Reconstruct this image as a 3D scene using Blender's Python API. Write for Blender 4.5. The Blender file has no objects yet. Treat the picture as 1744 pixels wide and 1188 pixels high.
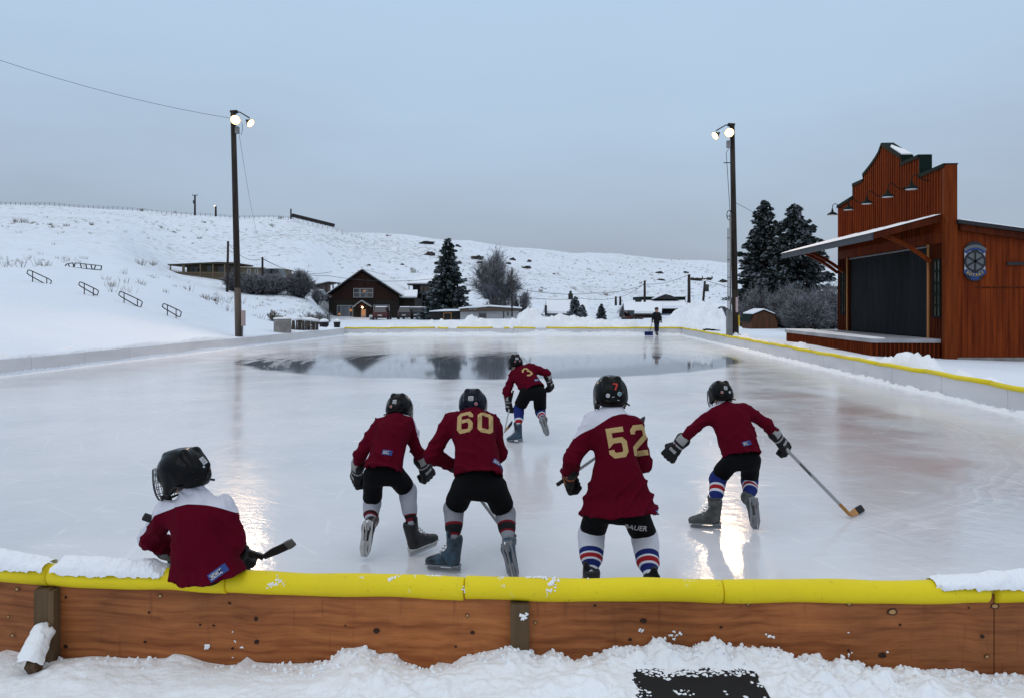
import bpy, bmesh, math, random
import numpy as np
from mathutils import Vector, Matrix
from mathutils.bvhtree import BVHTree
random.seed(7)
rng = np.random.default_rng(11)
S = bpy.context.scene
PI = math.pi

# ------------------------------------------------------------------ camera
F, CX, CY, H, Y0 = 1260.0, 872.0, 594.0, 2.0, 520.0
PT = 0.0                                    # level camera, frame shifted down
cd = bpy.data.cameras.new('camera'); cam = bpy.data.objects.new('camera', cd)
S.collection.objects.link(cam)
cam.location = (0, 0, H); cam.rotation_euler = (PI / 2 - PT, 0, 0)
cd.shift_y = -(CY - Y0) / 1744; cd.sensor_width = 36; cd.lens = 36 * F / 1744; cd.clip_end = 3000; cd.clip_start = 0.05
S.camera = cam
S.view_settings.view_transform = 'Standard'; S.view_settings.look = 'None'
S.view_settings.exposure = .08; S.view_settings.gamma = 1
S.render.film_transparent = False

# ------------------------------------------------------------------ sky, weak low sun
wd = bpy.data.worlds.new('World'); S.world = wd; wd.use_nodes = True
wn = wd.node_tree; wn.nodes.clear()
def build_world():
    N, L = wn.nodes, wn.links
    out = N.new('ShaderNodeOutputWorld'); bg = N.new('ShaderNodeBackground')
    tc = N.new('ShaderNodeTexCoord'); sep = N.new('ShaderNodeSeparateXYZ')
    L.new(tc.outputs['Generated'], sep.inputs[0])
    nz = N.new('ShaderNodeTexNoise'); nz.inputs['Scale'].default_value = 2.2; nz.inputs['Detail'].default_value = 5
    mp = N.new('ShaderNodeMapping'); mp.inputs['Scale'].default_value = (1, 1, 3.5)
    L.new(tc.outputs['Generated'], mp.inputs[0]); L.new(mp.outputs[0], nz.inputs[0])
    a = N.new('ShaderNodeMath'); a.operation = 'MULTIPLY_ADD'; a.inputs[1].default_value = .24; a.inputs[2].default_value = -.12
    L.new(nz.outputs['Fac'], a.inputs[0])
    b = N.new('ShaderNodeMath'); b.operation = 'ADD'; L.new(a.outputs[0], b.inputs[0]); L.new(sep.outputs['Z'], b.inputs[1])
    r = N.new('ShaderNodeValToRGB'); L.new(b.outputs[0], r.inputs[0])
    e = r.color_ramp.elements
    e[0].position = 0.0; e[0].color = (.285, .34, .44, 1)
    e[1].position = 1.0; e[1].color = (.74, .76, .80, 1)
    for p, c in ((.06, (.305, .365, .475, 1)), (.16, (.365, .455, .585, 1)), (.27, (.405, .53, .68, 1)), (.40, (.425, .565, .73, 1)), (.6, (.66, .73, .83, 1))):
        q = e.new(p); q.color = c
    sk = N.new('ShaderNodeTexSky'); sk.sky_type = 'NISHITA'; sk.sun_disc = False
    sk.sun_elevation = math.radians(6); sk.sun_rotation = math.radians(200)
    m2 = N.new('ShaderNodeMixRGB'); m2.blend_type = 'ADD'; m2.inputs[0].default_value = .012
    L.new(r.outputs[0], m2.inputs[1]); L.new(sk.outputs[0], m2.inputs[2])
    L.new(m2.outputs[0], bg.inputs[0]); bg.inputs[1].default_value = 1.0
    L.new(bg.outputs[0], out.inputs[0])
build_world()
sl = bpy.data.lights.new('sun', 'SUN'); sl.energy = .35; sl.angle = math.radians(40); sl.color = (.93, .96, 1)
so = bpy.data.objects.new('sun', sl); S.collection.objects.link(so)
so.rotation_euler = (math.radians(38), 0, math.radians(-25))

# ------------------------------------------------------------------ pixel <-> place
def ray(px, py):
    return (px - CX) / F, 1.0, (Y0 - py) / F
def W(px, py, Y):
    a, b, c = ray(px, py); t = Y / b
    return Vector((a * t, Y, H + c * t))
def G(px, py, z=0.0):
    a, b, c = ray(px, py); t = (z - H) / c
    return Vector((a * t, b * t, z))

# ------------------------------------------------------------------ object helpers
def link(name, me, mats=()):
    o = bpy.data.objects.new(name, me); S.collection.objects.link(o)
    for m in (mats if isinstance(mats, (list, tuple)) else [mats]): me.materials.append(m)
    return o
def tag(o, label=None, cat=None, group=None, kind=None):
    if label: o['label'] = label
    if cat: o['category'] = cat
    if group: o['group'] = group
    if kind: o['kind'] = kind
    return o
def empty(name, loc, label, cat, group=None):
    o = bpy.data.objects.new(name, None); S.collection.objects.link(o); o.location = loc; o.empty_display_size = .2
    tag(o, label, cat, group); LOC[o.name] = Vector(loc); return o
LOC = {}
def kid(o, parent):
    """parent an object whose mesh is already in world coordinates"""
    o.parent = parent
    o.matrix_parent_inverse = Matrix.Translation(-LOC.get(parent.name, Vector((0, 0, 0))))
    return o
class MB:
    """collects shapes in world coordinates and links them as one mesh object"""
    def __init__(s): s.v = []; s.f = []; s.m = []
    def add(s, V, Fc, mi=0):
        b = len(s.v); s.v.extend([tuple(p) for p in V]); s.f.extend([tuple(b + i for i in f) for f in Fc]); s.m.extend([mi] * len(Fc)); return s
    def box(s, lo, hi, mi=0, M=None):
        x0, y0, z0 = lo; x1, y1, z1 = hi
        V = [Vector(p) for p in ((x0,y0,z0),(x1,y0,z0),(x1,y1,z0),(x0,y1,z0),(x0,y0,z1),(x1,y0,z1),(x1,y1,z1),(x0,y1,z1))]
        if M is not None: V = [M @ p for p in V]
        return s.add(V, [(0,3,2,1),(4,5,6,7),(0,1,5,4),(1,2,6,5),(2,3,7,6),(3,0,4,7)], mi)
    def bar(s, a, b, w, h=None, up=(0, 0, 1), mi=0):
        a, b = Vector(a), Vector(b); h = w if h is None else h
        d = (b - a); L = d.length; d.normalize(); up = Vector(up)
        if abs(d.dot(up)) > .97: up = Vector((1, 0, 0))
        r = d.cross(up).normalized(); u = r.cross(d).normalized()
        V = [a + r*i*w/2 + u*j*h/2 + d*k*L for k in (0, 1) for (i, j) in ((-1,-1),(1,-1),(1,1),(-1,1))]
        return s.add(V, [(0,3,2,1),(4,5,6,7),(0,1,5,4),(1,2,6,5),(2,3,7,6),(3,0,4,7)], mi)
    def tube(s, pts, r, n=8, mi=0, caps=True):
        pts = [Vector(p) for p in pts]; R = r if hasattr(r, '__len__') else [r] * len(pts)
        V, Fc = [], []; prev = None
        for i, p in enumerate(pts):
            d = (pts[min(i+1, len(pts)-1)] - pts[max(i-1, 0)]).normalized()
            if prev is None:
                prev = d.orthogonal().normalized()
            else:
                prev = (prev - d * prev.dot(d)).normalized()
            q = d.cross(prev)
            for k in range(n):
                a = 2*PI*k/n; V.append(p + (prev*math.cos(a) + q*math.sin(a)) * R[i])
        for i in range(len(pts)-1):
            for k in range(n):
                k2 = (k+1) % n; Fc.append((i*n+k, i*n+k2, (i+1)*n+k2, (i+1)*n+k))
        if caps:
            Fc.append(tuple(range(n-1, -1, -1))); Fc.append(tuple((len(pts)-1)*n + k for k in range(n)))
        return s.add(V, Fc, mi)
    def prism(s, poly, off, mi=0):
        """polygon (3D points) extruded by vector off"""
        n = len(poly); P = [Vector(p) for p in poly]; off = Vector(off)
        V = P + [p + off for p in P]
        Fc = [tuple(range(n-1, -1, -1)), tuple(range(n, 2*n))] + [(i, (i+1) % n, n+(i+1) % n, n+i) for i in range(n)]
        return s.add(V, Fc, mi)
    def lathe(s, prof, c, n=16, M=None, mi=0):
        V, Fc = [], []
        for (r, z) in prof:
            for k in range(n):
                a = 2*PI*k/n; p = Vector((r*math.cos(a), r*math.sin(a), z))
                V.append((M @ p if M is not None else p) + Vector(c))
        for i in range(len(prof)-1):
            for k in range(n):
                k2 = (k+1) % n; Fc.append((i*n+k, i*n+k2, (i+1)*n+k2, (i+1)*n+k))
        Fc.append(tuple(range(n-1, -1, -1))); Fc.append(tuple((len(prof)-1)*n + k for k in range(n)))
        return s.add(V, Fc, mi)
    def build(s, name, mats, parent=None, smooth=False, bevel=0, label=None):
        me = bpy.data.meshes.new(name); me.from_pydata(s.v, [], s.f)
        if any(s.m): me.polygons.foreach_set('material_index', s.m)
        bm = bmesh.new(); bm.from_mesh(me); bmesh.ops.recalc_face_normals(bm, faces=bm.faces)
        if bevel: bmesh.ops.bevel(bm, geom=bm.edges[:], offset=bevel, segments=2, affect='EDGES', profile=.5)
        bm.to_mesh(me); bm.free()
        o = link(name, me, mats)
        if smooth: me.polygons.foreach_set('use_smooth', [True]*len(me.polygons))
        if parent is not None: kid(o, parent)
        if label: o['label'] = label
        return o
def mesh_np(name, V, Fq, mats, smooth=True):
    me = bpy.data.meshes.new(name)
    V = np.asarray(V, dtype=np.float32); Fq = np.asarray(Fq, dtype=np.int32); k = Fq.shape[1]
    me.vertices.add(len(V)); me.vertices.foreach_set('co', V.ravel())
    me.loops.add(Fq.size); me.loops.foreach_set('vertex_index', Fq.ravel())
    me.polygons.add(len(Fq)); me.polygons.foreach_set('loop_start', np.arange(0, Fq.size, k, dtype=np.int32))
    me.polygons.foreach_set('loop_total', np.full(len(Fq), k, dtype=np.int32))
    me.update(calc_edges=True); me.validate()
    for m in (mats if isinstance(mats, (list, tuple)) else [mats]): me.materials.append(m)
    if smooth: me.polygons.foreach_set('use_smooth', np.ones(len(me.polygons), dtype=bool))
    return me
def grid_obj(name, P, mats, smooth=True):
    """P: (m,n,3) array of points"""
    m, n = P.shape[:2]; idx = np.arange(m*n).reshape(m, n)
    Fq = np.stack([idx[:-1,:-1], idx[:-1,1:], idx[1:,1:], idx[1:,:-1]], -1).reshape(-1, 4)
    o = bpy.data.objects.new(name, mesh_np(name, P.reshape(-1, 3), Fq, mats, smooth)); S.collection.objects.link(o); return o

# ------------------------------------------------------------------ numpy noise
def _h(i, j, k, s):
    n = (i*374761393 + j*668265263 + k*2147483647 + s*1274126177) & 0xffffffff
    n = ((n ^ (n >> 13)) * 1274126177) & 0xffffffff
    n = (n ^ (n >> 16)) & 0xffffffff
    return n / 4294967295.0
def vnoise(P, seed=0):
    P = np.asarray(P, dtype=np.float64); fl = np.floor(P).astype(np.int64); f = P - fl; u = f*f*(3-2*f)
    r = 0
    for a in (0, 1):
        for b in (0, 1):
            for c in (0, 1):
                w = (u[...,0] if a else 1-u[...,0]) * (u[...,1] if b else 1-u[...,1]) * (u[...,2] if c else 1-u[...,2])
                r = r + w * _h(fl[...,0]+a, fl[...,1]+b, fl[...,2]+c, seed)
    return r
def fbm(P, oct=4, seed=0):
    r = 0; a = .5; P = np.asarray(P, dtype=np.float64)
    for o in range(oct): r = r + a*(vnoise(P, seed+o)-.5)*2; P = P*2.03+7.1; a *= .5
    return r

# ------------------------------------------------------------------ materials
def mat(name, col, rough=.7, spec=.4, metal=0, noise=None, bump=None, coat=0, coords='Object', alpha=None, emit=None, tr=0):
    """noise: (scale xyz, amount) tints the colour; bump: (scale, strength, distance)"""
    m = bpy.data.materials.new(name); m.use_nodes = True; t = m.node_tree; N, L = t.nodes, t.links
    b = N['Principled BSDF']; b.inputs['Base Color'].default_value = (*col, 1); b.inputs['Roughness'].default_value = rough
    b.inputs['Specular IOR Level'].default_value = spec; b.inputs['Metallic'].default_value = metal
    b.inputs['Coat Weight'].default_value = coat; b.inputs['Coat Roughness'].default_value = .12
    if emit: b.inputs['Emission Color'].default_value = (*emit[0], 1); b.inputs['Emission Strength'].default_value = emit[1]
    if tr: b.inputs['Transmission Weight'].default_value = tr
    if noise or bump:
        tc = N.new('ShaderNodeTexCoord')
    if noise:
        mp = N.new('ShaderNodeMapping'); mp.inputs['Scale'].default_value = noise[0]; L.new(tc.outputs[coords], mp.inputs[0])
        n = N.new('ShaderNodeTexNoise'); n.inputs['Detail'].default_value = 6; n.inputs['Scale'].default_value = 1; L.new(mp.outputs[0], n.inputs[0])
        r = N.new('ShaderNodeValToRGB'); L.new(n.outputs['Fac'], r.inputs[0]); a = noise[1]
        c2 = noise[2] if len(noise) > 2 else None
        r.color_ramp.elements[0].position = .3; r.color_ramp.elements[1].position = .7
        r.color_ramp.elements[0].color = (*(c2 if c2 else [c*(1-a) for c in col]), 1)
        r.color_ramp.elements[1].color = (*[min(1, c*(1+a)) for c in col], 1)
        L.new(r.outputs[0], b.inputs['Base Color'])
    if bump:
        n2 = N.new('ShaderNodeTexNoise'); n2.inputs['Scale'].default_value = bump[0] if not hasattr(bump[0], '__len__') else 1
        n2.inputs['Detail'].default_value = 5
        if hasattr(bump[0], '__len__'):
            mp2 = N.new('ShaderNodeMapping'); mp2.inputs['Scale'].default_value = bump[0]; L.new(tc.outputs[coords], mp2.inputs[0]); L.new(mp2.outputs[0], n2.inputs[0])
        else: L.new(tc.outputs[coords], n2.inputs[0])
        bp = N.new('ShaderNodeBump'); bp.inputs['Strength'].default_value = bump[1]; bp.inputs['Distance'].default_value = bump[2]
        L.new(n2.outputs['Fac'], bp.inputs['Height']); L.new(bp.outputs[0], b.inputs['Normal'])
    return m
def nodes_of(m): return m.node_tree.nodes, m.node_tree.links, m.node_tree.nodes['Principled BSDF']

M = {}
M['snow'] = mat('snow', (.86, .88, .91), .8, .25, noise=((.8, .8, .8), .03), bump=(30, .5, .02))
M['snow_far'] = mat('snow_far', (.82, .85, .90), .9, .1, noise=((.15, .15, .15), .04), bump=(1.2, .4, .2))
M['dark_wood'] = mat('pole_wood', (.035, .028, .024), .85, .2, noise=((8, 8, .7), .5), bump=((30, 30, 2), .6, .02))
M['pole_low'] = mat('weathered_pole', (.10, .08, .068), .85, .2, noise=((9, 9, .8), .45), bump=((30, 30, 2), .6, .02))
M['steel'] = mat('galvanised', (.22, .23, .24), .6, .4, metal=.4, noise=((3, 3, 3), .2))
M['black_metal'] = mat('black_metal', (.015, .015, .016), .5, .4)
M['green_metal'] = mat('green_metal', (.006, .015, .013), .8, .1, noise=((2, 2, 2), .15))
M['white_paint'] = mat('white_paint', (.62, .62, .63), .6, .3, noise=((2, 2, 2), .08))
M['glass_dark'] = mat('dark_glass', (.02, .025, .03), .08, .6)
M['tan'] = mat('tan_siding', (.15, .125, .085), .8, .2, noise=((1, 1, 12), .12))
M['trim'] = mat('pale_trim', (.4, .37, .3), .7, .3)
M['concrete'] = mat('concrete', (.24, .225, .21), .9, .2, noise=((3, 3, 3), .25), bump=(20, .5, .02))
M['glow_win'] = mat('lit_window', (.2, .1, .05), .4, .3, emit=((1, .42, .13), .3))
M['lamp_glow'] = mat('lamp_glow', (1, .9, .7), .3, .3, emit=((1, .54, .20), 6))
M['wire'] = mat('wire', (.03, .032, .036), .6, .3)
# ------------------------------------------------------------------ the lie of the land
def zat(py, Y):
    a, b, c = ray(872, py); return H + c / b * Y
LA, LB = -16.6, .106          # left boards  x = LA + LB*Y
RA, RB = 8.5, .06             # right boards x = RA + RB*Y
FARY = 50.0
def lboard(Y): return LA + LB * Y
def rboard(Y): return RA + RB * Y
COL = {
 -900: [(45, 395), (62, 388), (200, 338)], -300: [(45, 432), (62, 428), (200, 343)],
 0:   [(23, 585), (45, 447), (62, 446), (200, 347)], 100: [(26, 580), (45, 453), (62, 452), (200, 350)],
 200: [(28, 578), (46, 466), (62, 462), (200, 355)], 300: [(30, 574), (50, 486), (80, 478), (100, 468), (200, 360)],
 400: [(34, 572), (60, 522), (84, 500), (105, 474), (200, 366)], 490: [(40, 566), (62, 546), (84, 508), (105, 480), (200, 372)],
 530: [(44, 564), (62, 553), (84, 520), (108, 480), (200, 380)], 556: [(47, 562), (80, 551), (99, 546), (107, 510), (125, 470), (200, 385)], 640: [(52, 560), (100, 544), (125, 500), (225, 394)],
 800: [(52, 562), (105, 542), (130, 500), (240, 410)], 900: [(52, 562), (110, 541), (140, 495), (260, 420)],
 1000: [(52, 562), (120, 538), (160, 496), (280, 428)], 1100: [(52, 562), (120, 538), (160, 500), (290, 435)],
 1240: [(52, 562), (110, 541), (160, 500), (300, 447)], 1450: [(36, 575), (90, 545), (160, 512), (300, 456)],
 1744: [(30, 600), (60, 560), (160, 518), (300, 475)], 2600: [(30, 600), (60, 560), (160, 520), (300, 490)] }
_T = np.linspace((-900-872)/F, (2600-872)/F, 420); _Y = np.geomspace(8, 330, 260)
def _table():
    cols = sorted(COL); A = []
    for c in cols:
        t = (c - CX) / F
        yb = LA/(t-LB) if t < -.24 else (RA/(t-RB) if t > .235 else FARY+.6)
        yb = max(7, min(yb, 50))
        ks = [(yb, .42)] + [(Y, zat(py, Y)) for Y, py in COL[c] if Y > yb + 1]
        yl, zl = ks[-1]; ks.append((yl*1.25, zl - 1.5)); ks.append((yl*2, zl - 6))
        A.append(np.interp(_Y, [k[0] for k in ks], [k[1] for k in ks]))
    A = np.array(A); ct = [(c-CX)/F for c in cols]
    Z = np.array([np.interp(_T, ct, A[:, j]) for j in range(len(_Y))]).T
    for _ in range(3):
        Z[1:-1] = (Z[:-2] + Z[1:-1]*2 + Z[2:]) / 4
        Z[:, 1:-1] = (Z[:, :-2] + Z[:, 1:-1]*2 + Z[:, 2:]) / 4
    return Z
_Z = _table()
def terr(x, Y):
    x = np.asarray(x, float); Y = np.asarray(Y, float); Yc = np.clip(Y, 14, 329)
    t = np.clip(x / Yc, _T[0], _T[-1])
    i = (t - _T[0]) / (_T[1]-_T[0]); i0 = np.clip(np.floor(i).astype(int), 0, len(_T)-2); fi = i - i0
    ly = np.log(Yc/_Y[0]) / math.log(_Y[1]/_Y[0]); j0 = np.clip(np.floor(ly).astype(int), 0, len(_Y)-2); fj = ly - j0
    z = (_Z[i0, j0]*(1-fi) + _Z[i0+1, j0]*fi)*(1-fj) + (_Z[i0, j0+1]*(1-fi) + _Z[i0+1, j0+1]*fi)*fj
    P = np.stack([x, Y, 0*x], -1)
    amp = np.clip((Y-30)/150, .12, 1)
    z = z + fbm(P*.05, 4, 5)*amp*1.3 + fbm(P*.4, 3, 9)*.12*np.clip(amp*2, .3, 1)
    # the rink and the place where the camera stands lie low
    inside = np.minimum(np.minimum(x-(LA+LB*Y)+.12, (RA+RB*Y)-x+.12), np.minimum(FARY-Y+.15, Y-3.5))
    near = np.minimum(Y+20, 5.6-Y)
    lowr = np.clip(np.maximum(inside/.25, 0), 0, 1)
    z = np.where(inside > 0, -.25*lowr + z*(1-lowr), z)
    z = np.where((Y < 4.1) & (np.abs(x) < 15), np.minimum(z, 0.02), z)
    return z
def tz(x, y): return float(terr(np.array([x]), np.array([y]))[0])
def on(px, Y, dz=0.0):
    """a point of the ground in the direction of column px at depth Y"""
    x = (px - CX) / F * (Y * math.cos(PT) + 0.1)
    return Vector((x, Y, tz(x, Y) + dz))

def snow_ground_mat():
    m = mat('hill_snow', (.80, .84, .90), .85, .15); N, L, b = nodes_of(m)
    geo = N.new('ShaderNodeNewGeometry')
    def noise(sc, det, w=0):
        n = N.new('ShaderNodeTexNoise'); n.inputs['Scale'].default_value = sc; n.inputs['Detail'].default_value = det; n.inputs['Roughness'].default_value = .65
        L.new(geo.outputs['Position'], n.inputs[0]); return n
    n1, n2, n3 = noise(.9, 8), noise(.035, 3), noise(.25, 6)
    sep = N.new('ShaderNodeSeparateXYZ'); L.new(geo.outputs['Position'], sep.inputs[0])
    far = N.new('ShaderNodeMapRange'); far.inputs[1].default_value = 60; far.inputs[2].default_value = 130; L.new(sep.outputs['Y'], far.inputs[0])
    a = N.new('ShaderNodeMath'); a.operation = 'MULTIPLY_ADD'; a.inputs[1].default_value = .35; L.new(n2.outputs['Fac'], a.inputs[0]); L.new(n1.outputs['Fac'], a.inputs[2])
    r = N.new('ShaderNodeMapRange'); r.inputs[1].default_value = .70; r.inputs[2].default_value = .86; L.new(a.outputs[0], r.inputs[0])
    mm = N.new('ShaderNodeMath'); mm.operation = 'MULTIPLY'; L.new(r.outputs[0], mm.inputs[0]); L.new(far.outputs[0], mm.inputs[1])
    mm2 = N.new('ShaderNodeMath'); mm2.operation = 'MULTIPLY'; mm2.inputs[1].default_value = .75; L.new(mm.outputs[0], mm2.inputs[0])
    base = N.new('ShaderNodeMixRGB'); base.inputs[1].default_value = (.70, .77, .86, 1); base.inputs[2].default_value = (.82, .86, .92, 1); L.new(n3.outputs['Fac'], base.inputs[0])
    mx = N.new('ShaderNodeMixRGB'); L.new(mm2.outputs[0], mx.inputs[0]); L.new(base.outputs[0], mx.inputs[1]); mx.inputs[2].default_value = (.20, .17, .14, 1)
    L.new(mx.outputs[0], b.inputs['Base Color'])
    bp = N.new('ShaderNodeBump'); bp.inputs['Strength'].default_value = .45; bp.inputs['Distance'].default_value = .5; L.new(n3.outputs['Fac'], bp.inputs['Height'])
    bp2 = N.new('ShaderNodeBump'); bp2.inputs['Strength'].default_value = .3; bp2.inputs['Distance'].default_value = .04
    n4 = noise(7, 5); L.new(n4.outputs['Fac'], bp2.inputs['Height']); L.new(bp.outputs[0], bp2.inputs['Normal']); L.new(bp2.outputs[0], b.inputs['Normal'])
    return m
M['ground'] = snow_ground_mat()
def build_terrain():
    # fan-shaped sheet, finer near the rink, reaching past the ridge; plus the ground round and behind the camera
    cols = np.concatenate([np.linspace(-2.6, -.80, 40), np.linspace(-.795, .80, 420), np.linspace(.805, 2.6, 40)])
    Ys = np.concatenate([np.linspace(10, 60, 170), np.geomspace(60.4, 420, 170), [700, 1500]])
    T, Yg = np.meshgrid(cols, Ys); X = T*Yg
    Z = terr(X, Yg); Z[-2] = Z[-3]-20; Z[-1] = Z[-3]-60
    g = grid_obj('ground', np.stack([X, Yg, Z], -1), M['ground']); tag(g, kind='structure')
    xs = np.linspace(-26, 26, 150); ys = np.linspace(-30, 10, 90)
    Xn, Yn = np.meshgrid(xs, ys)
    g2 = grid_obj('ground', np.stack([Xn, Yn, terr(Xn, Yn)], -1), M['ground']); tag(g2, kind='structure')
build_terrain()

# ------------------------------------------------------------------ ice
def ice_mat():
    m = mat('ice', (.6, .63, .68), .3, .5); N, L, b = nodes_of(m)
    geo = N.new('ShaderNodeNewGeometry')
    def math_(op, a=None, bb=None, c=None, clamp=False):
        n = N.new('ShaderNodeMath'); n.operation = op; n.use_clamp = clamp
        for i, v in enumerate((a, bb, c)):
            if v is None: continue
            if isinstance(v, (int, float)): n.inputs[i].default_value = v
            else: L.new(v, n.inputs[i])
        return n.outputs[0]
    def noise(sc, det, vec=None, rough=.5):
        n = N.new('ShaderNodeTexNoise'); n.inputs['Scale'].default_value = sc; n.inputs['Detail'].default_value = det; n.inputs['Roughness'].default_value = rough
        L.new(vec or geo.outputs['Position'], n.inputs[0]); return n.outputs['Fac']
    def mapping(scale, rot=(0, 0, 0), loc=(0, 0, 0)):
        mp = N.new('ShaderNodeMapping'); mp.inputs['Scale'].default_value = scale; mp.inputs['Rotation'].default_value = rot; mp.inputs['Location'].default_value = loc
        L.new(geo.outputs['Position'], mp.inputs[0]); return mp.outputs[0]
    def maprange(v, a, b2, c=0, d=1):
        n = N.new('ShaderNodeMapRange'); n.interpolation_type = 'SMOOTHSTEP'
        for i, q in enumerate((a, b2, c, d)): n.inputs[i+1].default_value = q
        L.new(v, n.inputs[0]); return n.outputs[0]
    # wet centre disc of radius 9.3 m round (-0.8, 29.3)
    vs = N.new('ShaderNodeVectorMath'); vs.operation = 'DISTANCE'; L.new(geo.outputs['Position'], vs.inputs[0]); vs.inputs[1].default_value = (-.85, 29.6, 0)
    d = vs.outputs['Value']
    wob = noise(.5, 4)
    dd = math_('ADD', d, math_('MULTIPLY', math_('SUBTRACT', wob, .5), .9))
    disc = maprange(dd, 9.75, 9.25, 0, 1)
    # frost streaks swept across the far half of the disc
    rel = N.new('ShaderNodeVectorMath'); rel.operation = 'SUBTRACT'; L.new(geo.outputs['Position'], rel.inputs[0]); rel.inputs[1].default_value = (1.5, 27.5, 0)
    rs = N.new('ShaderNodeSeparateXYZ'); L.new(rel.outputs[0], rs.inputs[0]); ln = N.new('ShaderNodeVectorMath'); ln.operation = 'LENGTH'; L.new(rel.outputs[0], ln.inputs[0])
    cb = N.new('ShaderNodeCombineXYZ'); L.new(math_('MULTIPLY', ln.outputs['Value'], 2.4), cb.inputs[0]); L.new(math_('MULTIPLY', math_('ARCTAN2', rs.outputs['Y'], rs.outputs['X']), 1.3), cb.inputs[1])
    st = noise(1, 6, cb.outputs[0], .62)
    st2 = noise(1, 5, mapping((.25, 3.2, 1), (0, 0, math.radians(-15))), .6)
    sep = N.new('ShaderNodeSeparateXYZ'); L.new(geo.outputs['Position'], sep.inputs[0])
    farh = maprange(sep.outputs['Y'], 24, 35, 0, 1)
    lefth = maprange(sep.outputs['X'], -4, -9.5, 0, .12)
    frost = math_('MULTIPLY', maprange(math_('ADD', math_('ADD', st, lefth), math_('MULTIPLY', farh, .34)), .60, .70), math_('MAXIMUM', farh, math_('MULTIPLY', lefth, 7)), None)
    wet = math_('MULTIPLY', disc, math_('SUBTRACT', 1.0, math_('MULTIPLY', frost, .9)), None, True)
    # skate scratches: thin pale lines from wide rings at many places
    patch = noise(.22, 5, None, .6); patch2 = noise(1.3, 6, None, .7)
    base = N.new('ShaderNodeValToRGB'); L.new(patch, base.inputs[0])
    e = base.color_ramp.elements; e[0].position = .34; e[0].color = (.60, .61, .635, 1); e[1].position = .66; e[1].color = (.79, .765, .77, 1)
    # thin curved scratches: distorted rings round several centres
    nv = N.new('ShaderNodeTexNoise'); nv.inputs['Scale'].default_value = .35; L.new(geo.outputs['Position'], nv.inputs[0])
    scr = None
    for ctr, sc_, lo_, sd_ in (((-7, 2, 0), .55, .986, 1.1), ((9, 9, 0), .42, .988, 1.7), ((2, 15, 0), .7, .984, .9), ((-3, -4, 0), .9, .988, 2.3)):
        w = N.new('ShaderNodeTexWave'); w.wave_type = 'RINGS'; w.rings_direction = 'SPHERICAL'; w.inputs['Scale'].default_value = sc_; w.inputs['Distortion'].default_value = 7; w.inputs['Detail'].default_value = 1; w.inputs['Detail Scale'].default_value = .12
        L.new(mapping((1, 1, 1), (0, 0, 0), tuple(-q for q in ctr)), w.inputs['Vector'])
        q = math_('MULTIPLY', maprange(w.outputs['Fac'], lo_, .998), maprange(noise(sd_, 2), .52, .60)); scr = q if scr is None else math_('MAXIMUM', scr, q)
    dust = math_('MULTIPLY', maprange(noise(1, 7, mapping((1.2, 2.8, 1), (0, 0, .7)), .72), .56, .74), .55)
    white = math_('MULTIPLY', math_('MAXIMUM', math_('MULTIPLY', scr, .22), dust), math_('SUBTRACT', 1.0, wet))
    mx = N.new('ShaderNodeMixRGB'); L.new(white, mx.inputs[0]); L.new(base.outputs[0], mx.inputs[1]); mx.inputs[2].default_value = (.86, .87, .89, 1)
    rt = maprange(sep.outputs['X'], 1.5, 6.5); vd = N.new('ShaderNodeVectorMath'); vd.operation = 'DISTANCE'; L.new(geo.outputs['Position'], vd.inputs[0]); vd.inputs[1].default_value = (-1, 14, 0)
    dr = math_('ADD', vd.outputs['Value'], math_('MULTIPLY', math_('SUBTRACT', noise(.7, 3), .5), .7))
    stage_refl = math_('MULTIPLY', math_('MULTIPLY', rt, maprange(noise(.33, 5, None, .6), .38, .62)), math_('MULTIPLY', maprange(sep.outputs['Y'], 22, 13), maprange(dr, 8.5, 7.9)))  # brownish reflection of the stage, painted into the ice colour in blotches
    cb2 = N.new('ShaderNodeCombineXYZ'); L.new(math_('MULTIPLY', dr, 9), cb2.inputs[0]); rk = math_('MULTIPLY', math_('MULTIPLY', maprange(dr, 8.05, 8.3), maprange(dr, 9.2, 8.5)), math_('MULTIPLY', maprange(noise(1, 5, cb2.outputs[0], .7), .42, .62), maprange(sep.outputs['X'], 1, 5)))
    ar = N.new('ShaderNodeMixRGB'); L.new(math_('MULTIPLY', rk, .75), ar.inputs[0]); L.new(mx.outputs[0], ar.inputs[1]); ar.inputs[2].default_value = (.84, .83, .84, 1); mx = ar
    mk = N.new('ShaderNodeMixRGB'); L.new(stage_refl, mk.inputs[0]); L.new(mx.outputs[0], mk.inputs[1]); mk.inputs[2].default_value = (.51, .40, .375, 1); mx = mk
    gz = N.new('ShaderNodeMixRGB'); L.new(math_('MULTIPLY', maprange(noise(.16, 4, mapping((1, .6, 1), (0, 0, .5), (3, 5, 0))), .48, .68), .5), gz.inputs[0]); L.new(mx.outputs[0], gz.inputs[1]); gz.inputs[2].default_value = (.56, .555, .57, 1); mx = gz
    mw = N.new('ShaderNodeMixRGB'); L.new(wet, mw.inputs[0]); L.new(mx.outputs[0], mw.inputs[1]); mw.inputs[2].default_value = (.13, .155, .185, 1)
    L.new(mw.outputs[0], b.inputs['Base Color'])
    rr = maprange(noise(.8, 5), .35, .65, .11, .19)
    rough = math_('ADD', math_('MULTIPLY', rr, math_('SUBTRACT', 1.0, wet)), math_('MULTIPLY', wet, .045))
    rough = math_('ADD', rough, math_('MULTIPLY', white, .3))
    L.new(rough, b.inputs['Roughness'])
    b.inputs['IOR'].default_value = 1.42
    bp = N.new('ShaderNodeBump'); bp.inputs['Distance'].default_value = .02
    L.new(math_('MULTIPLY', math_('SUBTRACT', 1.0, wet), .22), bp.inputs['Strength'])
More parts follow.
